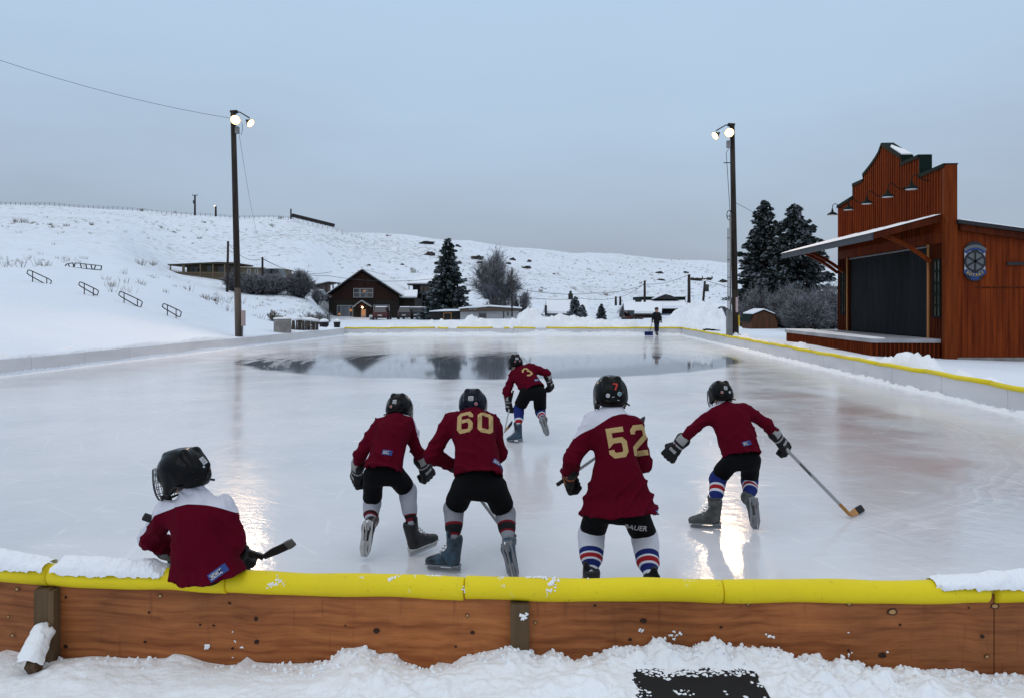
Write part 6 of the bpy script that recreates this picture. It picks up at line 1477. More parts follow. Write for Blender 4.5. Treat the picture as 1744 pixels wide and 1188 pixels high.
def chin_proto():
    out = []
    for nm, pts, r_ in (('chin_cup', [(-.02, .12, -.125), (0, .135, -.13), (.02, .12, -.125)], .022), ('chin_strap', [(-.108, -.11, -.07), (-.10, -.06, -.06), (-.095, 0, -.09), (-.02, .115, -.13)], .006), ('chin_strap', [(.108, -.11, -.07), (.10, -.06, -.06), (.095, 0, -.09), (.02, .115, -.13)], .006)):
        o = MB().tube(pts, r_, 8).build(nm, M['tape'], None); out.append((nm, o.data)); bpy.data.objects.remove(o)
    return out
HEL, CAGE, CHIN = helmet_proto(), cage_proto(), chin_proto()
HELB = BVHTree.FromPolygons([v.co for v in HEL.vertices], [tuple(p.vertices) for p in HEL.polygons])
def decal(bvh, c, nrm, up, shapes, off=.0018):
    """shapes in a plane (x right, y up seen from outside) pressed onto a surface; c outside point, nrm outward"""
    nrm = Vector(nrm).normalized(); up = Vector(up); r = up.cross(nrm).normalized(); u = nrm.cross(r).normalized(); bm = bmesh.new()
    for poly in shapes:
        vs = [bm.verts.new(Vector(c)+r*x+u*y) for x, y in poly]
        try: bm.faces.new(vs)
        except ValueError: pass
    bmesh.ops.triangulate(bm, faces=bm.faces[:])
    mx = .012
    for _ in range(4):
        es = [e for e in bm.edges if e.calc_length() > mx]
        if not es: break
        bmesh.ops.subdivide_edges(bm, edges=es, cuts=1); bmesh.ops.triangulate(bm, faces=bm.faces[:])
    last = None
    for v in bm.verts:
        h = bvh.ray_cast(v.co+nrm*.25, -nrm, .6)
        if h[0] is not None: v.co = h[0] + nrm*off
        else:
            q = bvh.find_nearest(v.co-nrm*.05); v.co = q[0]+q[1]*off
    me = bpy.data.meshes.new('decal'); bm.to_mesh(me); bm.free(); return me
def rect(w, h, x=0, y=0, a=0):
    c, s = math.cos(a), math.sin(a); return [(x+px*c-py*s, y+px*s+py*c) for px, py in ((-w/2, -h/2), (w/2, -h/2), (w/2, h/2), (-w/2, h/2))]
def disc(r, x=0, y=0, n=18): return [(x+r*math.cos(2*PI*k/n), y+r*math.sin(2*PI*k/n)) for k in range(n)]
def helmet(parent, c, fwd, up, scale=1.0, shell='shell', stickers=(), cage=True):
    Mx = Matrix.Translation(Vector(c)) @ frame(fwd, up).to_4x4() @ Matrix.Scale(scale, 4)
    h = place(HEL, 'helmet', Mx, parent, M[shell])
    place(CAGE, 'cage', Mx, h); [place(m_, n_, Mx, h) for n_, m_ in CHIN]
    for nm, c_, n_, up_, shapes, m, off in stickers:
        me = decal(HELB, c_, n_, up_, shapes, off); me.transform(Mx); me.materials.append(M[m]); o = bpy.data.objects.new(nm, me); S.collection.objects.link(o); kid(o, h)
    return h
def sticker_set(tilt=0, left='st_red', right='st_white', rect_x=0.0, rect_w=.034, logo=True):
    L_ = [('label', (0, -.2, .055), (0, -1, .35), (0, 0, 1), [rect(rect_w, .036, rect_x, 0, tilt)], 'st_white', .0018), ('print', (0, -.2, .055), (0, -1, .35), (0, 0, 1), [rect(rect_w*.7, .003, rect_x, y_, tilt) for y_ in (-.010, -.002, .006)], 'st_print', .0026)]
    for s, m in ((-1, left), (1, right)):
        if m: L_ += [('round_sticker', (s*.05, -.2, .0), (s*.28, -1, .1), (0, 0, 1), [disc(.0125)], 'st_white', .0018), ('round_sticker', (s*.05, -.2, .0), (s*.28, -1, .1), (0, 0, 1), [disc(.009)], m, .0026)]
    L_ += [('rear_logo', (0, -.2, .02), (0, -1, .1), (0, 0, 1), [rect(.022, .005)], 'st_print', .0018)]
    return L_

# skates ----------------------------------------------------------
def boot_proto():
    def f(P):
        d = cap(P, (0, -.055, .092), (0, -.072, .225), .047, .056, (1, 0, 0), .9)
        d = smin(d, cap(P, (0, -.045, .078), (0, .10, .072), .044, .037, (0, 0, 1), .9), .03)
        d = smin(d, cap(P, (0, .085, .070), (0, .125, .068), .037, .030), .01)
        d = smin(d, cap(P, (0, -.02, .12), (0, .05, .095), .035, .028), .03)
        d = smin(d, cap(P, (0, -.03, .215), (0, -.022, .262), .026, .022, (0, 1, 0), .5), .012)   # tongue
        d = smax(d, .046-P[:, 2], .006); d = smax(d, -cap(P, (0, -.070, .235), (0, -.072, .31), .044, .048), .004)
        return d
    V, Q = nets(f, (-.07, -.14, .03), (.07, .18, .30), .0062); return mesh_np('boot', relax(V, Q, 1, .4), Q, [M['boot_black']], True)
def holder_proto():
    mb = MB()
    def pr(poly, w): mb.prism([(-w/2, y, z) for y, z in poly], (w, 0, 0))
    pr([(-.100, .050), (-.035, .050), (-.045, .026), (-.100, .026)], .030); pr([(.035, .050), (.135, .050), (.125, .026), (.050, .026)], .034); pr([(-.108, .0255), (.140, .0255), (.148, .030), (.135, .012), (-.10, .012)], .012)
    mb.prism([(-.036, y, .0465) for y in (0,)] + [(-.036, -.095, .0465), (0, -.112, .0465), (.036, -.095, .0465), (.040, .09, .0465), (.022, .150, .0465), (-.022, .150, .0465), (-.040, .09, .0465)], (0, 0, .008))
    o = mb.build('blade_holder', M['holder_w']); me = o.data; bpy.data.objects.remove(o)
    mb = MB(); mb.prism([(-.002, y, z) for y, z in ((-.098, .0), (.10, .0), (.128, .004), (.142, .016), (.13, .0125), (-.10, .0125), (-.112, .008))], (.004, 0, 0)); o = mb.build('blade', M['blade']); m2 = o.data; bpy.data.objects.remove(o); return me, m2
def laces_proto():
    mb = MB()
    for k in range(6):
        q = k/5; y = .055-.085*q; z = .118+.10*q; mb.tube([(-.03, y-.01, z-.012), (0, y+.006, z+.004), (.03, y-.01, z-.012)], .003, 5)
    o = mb.build('laces', M['lace']); me = o.data; bpy.data.objects.remove(o); return me
BOOT, (HOLD, BLADE), LACE = boot_proto(), holder_proto(), laces_proto()
def skate(parent, ankle, toe_dir, up, mats=('boot_black', 'holder_w'), sc=1.0, label=None):
    """ankle: point inside the boot shaft, 0.135 above the ice when standing"""
    R = frame(toe_dir, up); Mx = Matrix.Translation(Vector(ankle)) @ R.to_4x4() @ Matrix.Scale(sc, 4) @ Matrix.Translation((0, .06, -.135))
    b = place(BOOT, 'skate', Mx, parent, M[mats[0]]); place(HOLD, 'blade_holder', Mx, b, M[mats[1]]); place(BLADE, 'blade', Mx, b); place(LACE, 'laces', Mx, b)
    return b

# gloves ----------------------------------------------------------
def glove_proto():
    # local: y toward the fingers, z back of the hand, x thumb side; wrist at the origin
    def f(P):
        d = cap(P, (0, -.075, 0), (0, -.01, .0), .058, .046, (0, 0, 1), .82)
        d = smin(d, cap(P, (-.018, .03, .002), (.018, .03, .002), .038, .038, (0, 0, 1), .75), .02)
        d = smin(d, cap(P, (-.022, .06, 0), (.022, .06, 0), .034, .034, (0, 0, 1), .8), .012)
        for i, x in enumerate((-.042, -.014, .014, .042)):
            l = (.85, 1.0, 1.03, .93)[i]; kx = x*1.08
            a, b, c, e = (x, .075, .008), (kx, .075+.040*l, -.004), (kx, .075+.046*l, -.042), (x*.95, .075+.014*l, -.062)
            g = smin(smin(cap(P, a, b, .0175, .0172), cap(P, b, c, .0172, .0165), .004), cap(P, c, e, .0165, .014), .004); d = smin(d, g, .005)
        g = smin(cap(P, (.040, .015, -.01), (.064, .055, -.026), .020, .018), cap(P, (.064, .055, -.026), (.050, .088, -.052), .0175, .015), .006); d = smin(d, g, .01)
        for y in (-.055, -.03, .0): d = smax(d, -(np.sqrt((P[:, 1]-y)**2+(np.sqrt(P[:, 0]**2+(P[:, 2]*1.2)**2)-.060)**2)-.0055), .004)
        return smax(d, -cap(P, (0, -.10, 0), (0, -.03, 0), .044, .036, (0, 0, 1), .8), .004)
    V, Q = nets(f, (-.09, -.15, -.10), (.11, .15, .08), .0058); me = mesh_np('glove', relax(V, Q, 1, .4), Q, [M['glove']], True)
    a = me.attributes.new('band', 'FLOAT', 'POINT'); y = V[:, 1]; z = V[:, 2]; bnd = np.where((y < -.045) & (z > .02) & (np.abs(V[:, 0]) < .04), .8, np.where((y < -.008) & (y > -.03), .6, np.where((z > .022) & (y > .02) & (y < .05) & (np.abs(V[:, 0]) < .03), .6, 0.0))); a.data.foreach_set('value', bnd.astype(np.float32)); return me
GLOVE = glove_proto()
def glove(parent, wrist, d, back, left, mt='glove', sc=1.0):
    R = frame(d, back).to_4x4(); Mx = Matrix.Translation(Vector(wrist)) @ R @ Matrix.Scale(sc, 4)
    flip = 1 if left else -1                      # x axis = d x back; thumb side mirrored for the other hand
    return place(GLOVE, 'glove', Mx @ Matrix.Diagonal((flip, 1, 1, 1)), parent, M[mt])

# lettering for the backs
def strip(path, w, closed=False):
    n = len(path); out = []; pts = [Vector((*p, 0)) for p in path]
    def mit(i):
        p = pts[i]; a = pts[i-1] if (i > 0 or closed) else None; b = pts[(i+1) % n] if (i < n-1 or closed) else None
        d1 = (p-a).normalized() if a is not None else (b-p).normalized(); d2 = (b-p).normalized() if b is not None else d1
        n1, n2 = Vector((-d1.y, d1.x, 0)), Vector((-d2.y, d2.x, 0)); m = (n1+n2).normalized(); return p+m*w/2/max(.35, m.dot(n1)), p-m*w/2/max(.35, m.dot(n1))
    M_ = [mit(i) for i in range(n)]
    for i in range(n if closed else n-1):
        a, b = M_[i], M_[(i+1) % n]; out.append([(q.x, q.y) for q in (a[0], b[0], b[1], a[1])])
    return out
DIG = {'0': ([(.12, .2), (.12, .8), (.2, .9), (.48, .9), (.56, .8), (.56, .2), (.48, .1), (.2, .1)], True),
       '6': ([(.57, .70), (.57, .80), (.48, .9), (.2, .9), (.12, .8), (.12, .2), (.2, .1), (.48, .1), (.56, .2), (.56, .43), (.48, .53), (.215, .53)], False),
       '5': ([(.60, .9), (.12, .9), (.12, .52), (.18, .57), (.48, .57), (.56, .48), (.56, .2), (.48, .1), (.2, .1), (.11, .2), (.11, .29)], False),
       '2': ([(.11, .70), (.11, .80), (.2, .9), (.47, .9), (.56, .8), (.56, .6), (.12, .26), (.12, .10), (.63, .10)], False),
       '3': ([(.11, .72), (.11, .80), (.2, .9), (.47, .9), (.56, .8), (.56, .61), (.47, .52), (.56, .43), (.56, .2), (.47, .1), (.2, .1), (.11, .2), (.11, .28)], False),
       '7': ([(.05, .9), (.58, .9), (.58, .75), (.30, .06)], False)}
def number_shapes(txt, h, w=.17, slant=0):
    out = []; x0 = -len(txt)*.40
    for k, ch in enumerate(txt):
        p, c = DIG[ch]; q = strip(p, w, c)
        out += [[((x0+.06+k*.80+x)*h, (y-.5)*h) for x, y in s] for s in q]
    if len(txt) == 1: out = [[(x, y) for x, y in s] for s in out]
    return out

# a stick ---------------------------------------------------------
def stick(butt, heel, toe, label, mats=('stick_black', 'stick_black', 'stick_black'), blade_h=.06, up=(0, 0, 1), text=None, tape_toe=True, grip=True, wood_from=None, group='hockey sticks held by the children'):
    butt, heel, toe = Vector(butt), Vector(heel), Vector(toe); d = (heel-butt).normalized(); sd = Vector(up)
    mb = MB(); hf = butt.lerp(heel, wood_from) if wood_from else heel; mb.bar(butt, hf, .020, .029, up=up)
    o = mb.build('hockey_stick', M[mats[0]], bevel=.003); tag(o, label, 'hockey stick', group)
    if wood_from: MB().bar(hf, heel, .021, .030, up=up).build('lower_shaft', M[mats[1]], o, bevel=.003)
    b = MB(); t_ = (toe-heel); L = t_.length; t_n = t_.normalized(); q = d - t_n*d.dot(t_n); bu = -q.normalized() if q.length > .1 else Vector(up)
    wn_ = t_n.cross(bu).normalized(); A = []
    n = 8; V = []
    for i in range(n+1):
        s = i/n; h = blade_h*(.55+.45*min(1, s*3)) * (1 if s < .9 else .82); c = heel+t_n*L*s + wn_*(.028*math.sin(s*1.6)**2); lo, hi = c-bu*h*.5, c+bu*h*.5
        V += [lo-wn_*.004, hi-wn_*.004, hi+wn_*.004, lo+wn_*.004]
    F_ = []
    for i in range(n):
        k = i*4
        for j in range(4): F_.append((k+j, k+(j+1) % 4, k+4+(j+1) % 4, k+4+j))
    F_ += [(0, 3, 2, 1), (n*4, n*4+1, n*4+2, n*4+3)]
    b.add(V, F_); b.build('stick_blade', M[mats[1]], o)
    if tape_toe:
        tp = MB(); i0 = int(n*tape_toe) if tape_toe is not True else 3; ce = [sum((V[i*4+j] for j in range(4)), Vector())/4 for i in range(n+1)]
        VV = []; [VV.extend([ce[i]+(V[i*4+j]-ce[i])*(1.06 if j in (0, 1, 2, 3) else 1)+(V[i*4+j]-ce[i]).dot(wn_)*wn_*.5 for j in range(4)]) for i in range(i0, n+1)]
        m = n-i0; FF = []
        for i in range(m):
            k = i*4
            for j in range(4): FF.append((k+j, k+(j+1) % 4, k+4+(j+1) % 4, k+4+j))
        FF += [(0, 3, 2, 1), (m*4, m*4+1, m*4+2, m*4+3)]
        tp.add(VV, FF); tp.build('blade_tape', M[mats[2]], o)
    if grip: MB().bar(butt-d*.006, butt+d*.16, .026, .034, up=up).build('grip_tape', M['tape'], o, bevel=.004)
    if text:
        txt, s0, size, m_ = text; u_ = Vector(up); x_ = d; y_ = (u_ - x_*u_.dot(x_)).normalized(); cpt = butt.lerp(heel, s0); nn = x_.cross(y_).normalized()
        if nn.dot(Vector((0, 0, H))-cpt+Vector((0, 0, 0))) < 0 and nn.dot(Vector((0, 0, 2))-cpt) < 0: nn = -nn
        yy = nn.cross(x_); V, Fc = text_mesh(txt, size, lambda a, b_, c: cpt+x_*a+yy*b_+nn*(.0165+c), .0006, .0004); MB().add(V, Fc).build('lettering', M[m_], o)
    return o

# the body --------------------------------------------------------
def tube_field(P, a, b, r, f, ts, ws, ds, bow=0.0):
    """elliptical tube from a to b: half widths ws along r, half depths ds along f at the parameters ts; bow pushes the middle backwards"""
    a, b = np.array(a), np.array(b); ax = b-a; L = np.sqrt(ax@ax); ax = ax/L; r, f = np.array(r), np.array(f)
    q = P-a; t = (q@ax)/L; x = q@r; y = q@f + bow*np.sin(np.clip(t, 0, 1)*PI)
    w = np.interp(t, ts, ws); d = np.interp(t, ts, ds); k = np.sqrt((x/w)**2+(y/d)**2); return (k-1)*np.minimum(w, d), t, x, y
def person(name_label, J, base, opt):
    for s_, (px_, Y_) in opt.get('plant', {}).items():
        p_ = W(px_, 700, Y_); J['an'+s_] = Vector(((px_-CX)/F*Y_, Y_, .150*opt.get('ssc', 1.1)/1.1))
    g = lambda k: Vector(J[k]); sc = opt.get('sc', 1.0)
    neck, pel, shL, shR, head = g('neck'), g('pel'), g('shL'), g('shR'), g('head')
    u = (neck-pel).normalized(); r = (shR-shL); r = (r-u*r.dot(u)).normalized(); f = u.cross(r).normalized()
    un, rn, fn = np.array(u), np.array(r), np.array(f)
    hf, hu = Vector(opt['face']).normalized(), Vector(opt.get('hup', (0, 0, 1)))
    Rh = np.array(frame(hf, hu).transposed())
    limbs = [('shL', 'elL', 'haL'), ('shR', 'elR', 'haR')]
    # ---- body: one skin-coloured figure under the clothes
    def fb(P):
        q = (P-np.array(head))@Rh.T
        d = ellip(q, (0, -.005, .015), (.074*sc, .092*sc, .092*sc)); d = smin(d, cap(q, (0, .035*sc, -.05*sc), (0, .05*sc, -.075*sc), .048*sc, .036*sc), .03)
        d = smin(d, cap(q, (0, .088*sc, .0), (0, .105*sc, -.028*sc), .008, .014), .012)       # nose
        d = smin(d, cap(q, (-.03, .088*sc, .026*sc), (.03, .088*sc, .026*sc), .010, .010), .012)  # brow
        d = smin(d, cap(q, (-.016, .088*sc, -.058*sc), (.016, .088*sc, -.058*sc), .008, .008), .006)  # lips
        for s in (-1, 1): d = smax(d, -ellip(q, (s*.032, .098*sc, .008*sc), (.013, .010, .008)), .008); d = smin(d, ellip(q, (s*.030, .084*sc, .008*sc), (.011, .011, .011)), .003); d = smin(d, ellip(q, (s*.077*sc, -.002, -.008), (.010, .018, .028)), .006)
        d = smin(d, cap(P, head+Vector((0, 0, -.03)), neck-u*.02, .045*sc, .05*sc), .03)
        tf, t, x, y = tube_field(P, pel, neck, rn, fn, [0, .5, .85, 1], [.12*sc, .11*sc, .13*sc, .07*sc], [.08*sc, .08*sc, .08*sc, .06*sc], opt.get('bow', .02)); tf = smax(smax(tf, -t*.3-.02, .03), (t-1)*.3, .03); d = smin(d, tf, .03)
        for a, b, c in limbs:
            d = smin(d, cap(P, g(a), g(b), .042*sc, .035*sc), .03); d = smin(d, cap(P, g(b), g(c), .034*sc, .025*sc), .012)
            dd = (g(c)-g(b)).normalized(); w_ = g(c)
            bk = Vector(opt.get('gb'+c[-1], (0, -1, .3))); bk = (bk-dd*bk.dot(dd)).normalized(); pm = -bk
            d = smin(d, cap(P, w_, w_+dd*.04, .022*sc, .022*sc), .015)
            sd = dd.cross(bk).normalized()*(1 if c[-1] == 'L' else -1)
            for k in (-1.5, -.5, .5, 1.5):
                p0 = w_+dd*.035+sd*k*.014; p1 = w_+dd*(.070-.004*abs(k))+sd*k*.020; p2 = p1+pm*.026+dd*.004; d = smin(d, smin(smin(cap(P, p0, p1, .0085, .008), cap(P, p1, p2, .008, .0075), .003), cap(P, p2, p2-dd*.02+pm*.006, .0075, .007), .003), .003)
            d = smin(d, smin(cap(P, w_+dd*.01+sd*.015, w_+dd*.03+sd*.036+pm*.01, .010, .009), cap(P, w_+dd*.03+sd*.036+pm*.01, w_+dd*.048+sd*.034+pm*.026, .009, .008), .004), .005)
        for s in 'LR':
            hp, kn, an = g('hip'+s), g('kn'+s), g('an'+s); d = smin(d, cap(P, hp, kn, .065*sc, .046*sc), .04); d = smin(d, smin(cap(P, kn, an, .042*sc, .030*sc), cap(P, kn.lerp(an, .15), kn.lerp(an, .45), .046*sc, .042*sc), .02), .02)
            d = smin(d, cap(P, an, an+Vector(opt['toe'+s]).normalized()*.05, .028, .022), .02)
        return d
    pts = [g(k) for k in J]; me_o = sdf_obj('person', fb, pts, .2, .0125, [opt.get('skin', M['skin'])]); tag(me_o, name_label, 'person', opt.get('group'))
    me_o.data.transform(Matrix.Translation(-Vector(base))); me_o.location = base; LOC[me_o.name] = Vector(base)
    root = me_o
    # ---- shorts / trousers
    cut = opt.get('shorts_cut', .82); sw = opt.get('shorts_w', 1.0)
    def fs(P):
        hm = (g('hipL')+g('hipR'))/2; d = cap(P, g('hipL').lerp(hm, .3), g('hipR').lerp(hm, .3), .112*sc*sw, .112*sc*sw, fn, .92)
        d = smin(d, cap(P, pel, pel+u*.06, .115*sc*sw, .12*sc*sw, fn, .8), .03)
        for s in 'LR':
            hp, kn = g('hip'+s), g('kn'+s); th = kn-hp; L = th.length; tn = np.array(th.normalized()); t = ((P-np.array(hp))@tn)/L
            e = cap(P, hp, kn+Vector(tn)*.05, .098*sc*sw, .088*sc*sw); e = smax(e, (t-cut)*L, .008); d = smin(d, e, .025)
        lowd = min((g('hip'+s)+(g('kn'+s)-g('hip'+s))*cut).z for s in 'LR')
        n1 = fbm(P*9, 3, opt['seed'])*.010
        return d + n1
    sdf_obj('shorts', fs, [g('hipL'), g('hipR'), g('knL'), g('knR'), pel], .17, .0105, [opt.get('shorts_mat', M['shorts'])], root)
    # ---- socks and skates
    for s in 'LR':
        kn, an = g('kn'+s), g('an'+s); ax = np.array((an-kn)); L = float(np.sqrt(ax@ax)); axn = ax/L; hp = g('hip'+s); tt = (hp-kn).normalized()
        def fk(P, kn=kn, an=an, tt=tt):
            z_ = sc*opt.get('sockw', 1.12); d = cap(P, kn, kn.lerp(an, .74), .062*z_, .042); d = smin(d, cap(P, kn.lerp(an, .10), kn.lerp(an, .45), .066*z_, .058*z_), .03); d = smin(d, cap(P, kn, kn+tt*(hp-kn).length*(1-cut+.12), .064*z_, .070*sc), .03)
            return d + fbm(P*np.array([9, 9, 18]), 3, opt['seed']+3)*.010
        at = lambda V, kn=kn, axn=axn, L=L: np.clip(((V-np.array(kn))@axn)/L*.8+.2, .01, .99)
        sdf_obj('sock', fk, [kn, an, kn.lerp(hp, 1-cut)], .09, .009, [opt['sock']], root, at)
        skate(root, an, opt['toe'+s], opt['up'+s], opt.get('skate'+s, opt.get('skate', ('boot_black', 'holder_w'))), opt.get('ssc', 1.1))
    # ---- jersey
    hw, ch = opt.get('hem_w', .2), opt.get('chest_w', .175); th = opt.get('t_hem', -.25); skew = opt.get('hem_skew', 0); hd = opt.get('hem_d', .155)
    ts = [th-.3, th, .0, .45, .75, .95, 1.12]; ws = [hw*1.1, hw, ch*.93+(hw-ch*.93)*.45/(.45-th), ch*.93, ch, ch*.72, .06]; ds = [hd, hd, .13*sc, .118*sc, .12*sc, .10*sc, .055]
    sr = opt.get('sleeve', 1.0)
    def fj(P, inner=0.0):
        d, t, x, y = tube_field(P, pel, neck, rn, fn, ts, ws, ds, opt.get('bow', .02)); Lt = (neck-pel).length
        d = smax(d, (t-1.06)*Lt, .03)
        d = smin(d, cap(P, neck-u*.02, neck.lerp(head, .22), .074*sc, .066*sc), .045)
        d = smin(d, cap(P, shL.lerp(neck, .35)-u*.03, shR.lerp(neck, .35)-u*.03, .080*sc, .080*sc, fn, .95), .04)
        for a, b, c in limbs:
            A, B, C = g(a), g(b), g(c); C2 = B.lerp(C, .90)
            e = smin(cap(P, A.lerp(neck, .12), B, .078*sc*sr, .068*sc*sr), cap(P, B, C2, .068*sc*sr, .052*sc*sr), .02)
            dn = np.array((C-B).normalized()); e = smax(e, ((P-np.array(C2))@dn)-.0, .006); d = smin(d, e, opt.get('arm_k', .035))
        inn = d + .034
        hem = (th + skew*x/.2 + .03*np.sin(x*11+opt['seed']) - t)*Lt
        d = smax(d, hem, .008)
        d = smax(d, -smax(inn, (t-.02)*Lt, .01), .004)   # hollow skirt
        d = smax(d, -cap(P, neck.lerp(head, .20), neck.lerp(head, 1.0), .050*sc, .06*sc), .008)
        return d
    def creases(P):
        P = np.asarray(P); t = ((P-np.array(pel))@un)/(neck-pel).length; x = (P-np.array(pel))@rn; y = (P-np.array(pel))@fn; sd = opt['seed']
        wr = fbm(P*np.array([11, 11, 7])+sd, 2, sd)*.011
        ph = (P@(rn*1.0+un*.65+fn*.4))*26 + fbm(P*4, 2, sd+7)*5; fold = (1-np.abs(np.sin(ph)))**2.5*.017*np.clip(fbm(P*3.1+4, 2, sd+9)*2.4+.25, 0, 1)
        ph2 = (P@(rn*1.0-un*.8+fn*.3))*22 + fbm(P*4, 2, sd+8)*5; fold2 = (1-np.abs(np.sin(ph2)))**2.5*.015*np.clip(fbm(P*2.7+9, 2, sd+10)*2.4+.15, 0, 1)
        pu = (P@un)*34 + fbm(P*5, 2, sd+3)*4; arm = np.clip((np.abs(x)-.17)/.06, 0, 1); pull = (1-np.abs(np.sin(pu)))**2*.010*arm
        ga = np.sin(np.arctan2(x, y)*8+sd + fbm(P*3, 2, sd+1)*2)*.010*np.clip((.35-t)*1.6, 0, 1)*(1-arm)
        return (fold + fold2)*1.15 + pull + wr + ga - .014
    ya, yb = opt.get('yoke', (.5, .9)); yx = opt.get('yoke_x', 0); yc = opt.get('yoke_c', 0)
    def yoke(V):
        q = V-np.array(neck); h = q@un; y = q@fn; x = q@rn
        return .5 + (h + np.minimum(y, .05)*ya + yb + x*yx + yc*x*x)*4
    jp = [pel+u*(th*(neck-pel).length)-r*hw, pel+u*(th*(neck-pel).length)+r*hw, neck] + [g(k) for l in limbs for k in l]
    jer = sdf_obj('jersey', fj, jp, opt.get('jpad', .19), .0088, [opt.get('jersey_mat', M['jersey'])], root, lambda V: np.clip(yoke(V), .02, .98), 1, creases)
    bj = bvh_of(jer)
    if opt.get('number'):
        txt, c_, h_, rot = opt['number']; cc = pel.lerp(neck, c_[1]) + r*c_[0]; up_ = (u*math.cos(rot)+r*math.sin(rot))
        me = decal(bj, cc, -f, up_, number_shapes(txt, h_), .003); me.materials.append(M['gold']); o = bpy.data.objects.new('number', me); S.collection.objects.link(o); kid(o, jer)
    if opt.get('patch'):
        (px_, pt_, rot) = opt['patch']; cc = pel.lerp(neck, pt_) + r*px_; up_ = (u*math.cos(rot)+r*math.sin(rot))
        for nm, sh, m_, of in (('hem_label', [rect(.082, .042)], 'hem_blue', .0035), ('hem_label_field', [rect(.054, .026, -.009, 0)], 'st_white', .0048)):
            me = decal(bj, cc, -f, up_, sh, of); me.materials.append(M[m_]); o = bpy.data.objects.new(nm, me); S.collection.objects.link(o); kid(o, jer)
        T_ = []
        V, Fc = text_mesh('CCM', .026, lambda a, b, c: (a-.009, b), .0004, 0)
        me = decal(bj, cc, -f, up_, [[V[i] for i in fc] for fc in Fc], .0062); me.materials.append(M['text_dark']); o = bpy.data.objects.new('lettering', me); S.collection.objects.link(o); kid(o, jer)
    # ---- gloves, helmet
    for s, (a, b, c) in zip('LR', limbs):
        if opt.get('gloves', True): d_ = (g(c)-g(b)).normalized() if opt.get('gd'+s) is None else Vector(opt['gd'+s]).normalized(); glove(root, g(c)-d_*.02, d_, opt.get('gb'+s, (0, -1, .3)), s == 'L', opt.get('glove', 'glove'), opt.get('gsc', 1.22))
    if opt.get('helmet', True): helmet(root, head, hf, hu, opt.get('hsc', .98), opt.get('shell', 'shell'), opt.get('stickers', ()))
    return root, jer

NAVY, RED_, WH_, BLK, DKR = (.010, .020, .13), (.30, .012, .018), (.58, .60, .66), (.010, .010, .012), (.16, .006, .014)
GRY = (.36, .37, .42)
SOCK_A = band_mat('sock_grey', [(0, GRY), (.64, DKR), (.66, BLK), (.71, DKR), (.76, GRY)]); SOCK_B = band_mat('sock_silver', [(0, (.24, .25, .28)), (.50, DKR), (.545, BLK), (.68, DKR), (.72, (.24, .25, .28))])
SOCK_C = band_mat('sock_white', [(0, WH_), (.49, NAVY), (.555, WH_), (.58, RED_), (.635, WH_), (.66, NAVY), (.73, WH_)]); SOCK_D = band_mat('sock_navy', [(0, NAVY), (.42, WH_), (.465, RED_), (.55, WH_), (.60, NAVY)]); SOCK_E = band_mat('sock_navy_low', [(0, NAVY), (.60, WH_), (.645, RED_), (.74, WH_), (.78, NAVY)])
def joints(Y, spec): return {k: W(px, py, Y+dy) for k, (px, py, dy) in spec.items()}
GRP = 'children in maroon hockey jerseys'
# A: second from the left, no number
J = joints(5.95, dict(head=(681, 694, .42), neck=(677, 711, .30), pel=(654, 795, .02), shL=(643, 725, .27), shR=(699, 723, .27), elL=(613, 775, .16), elR=(709, 764, .30), haL=(607, 806, .28), haR=(724, 797, .42),
            hipL=(636, 808, .02), hipR=(672, 806, .04), knL=(634, 858, .16), knR=(694, 834, .18), anL=(630, 892, -.05), anR=(703, 918, .08)))
person('child in maroon jersey without a number, skating away between the seated child and player 60', J, W(668, 945, 5.95)*1, dict(plant={'R': (703, 5.93)}, seed=11, sc=.92, face=(.12, 1, -.25), hup=(0, .2, 1), toeL=(-.10, -.10, -1), upL=(0, 1, -.12), toeR=(.72, .62, .10), upR=(-.05, -.05, 1), sock=SOCK_A, skate=('boot_black', 'holder_w'), hem_w=.165, chest_w=.165, t_hem=-.10, yoke=(1.25, .03), yoke_x=.15,
       patch=(.025, .17, 0), gbL=(-.7, -.7, .2), gbR=(.2, -.8, .6), stickers=sticker_set(0, 'st_red', None, -.008), group=GRP, shorts_w=.92))
# B: number 60
J = joints(5.62, dict(head=(806, 688, .46), neck=(803, 702, .34), pel=(815, 806, .02), shL=(764, 718, .30), shR=(840, 722, .30), elL=(735, 774, .22), elR=(851, 770, .34), haL=(792, 800, .42), haR=(820, 806, .44),
            hipL=(793, 826, .02), hipR=(842, 830, .02), knL=(773, 864, .14), knR=(861, 872, .10), anL=(768, 944, .04), anR=(866, 928, -.12)))
person('child wearing number 60 on a maroon jersey, bent forward beside the unnumbered skater', J, W(815, 976, 5.62), dict(plant={'L': (773, 5.55)}, seed=23, sc=1.0, face=(.05, 1, -.2), hup=(0, .15, 1), toeL=(-.92, .30, -.05), upL=(.2, -.05, 1), toeR=(.25, -.12, -1), upR=(.1, 1, -.1), sock=SOCK_B, skate=('boot_blue', 'holder_g'), hem_w=.20, chest_w=.19, t_hem=-.06, hem_skew=-.03, yoke=(1.6, .02), sleeve=1.08,
       number=('60', (.015, .72, .0), .20, .12), patch=(.155, .07, .5), stickers=sticker_set(0, None, 'st_red', -.004, .040), shell='shell_navy', group=GRP, gbL=(-.6, -.2, .8), gbR=(.6, -.2, .8), shorts_w=1.0, hsc=1.03))
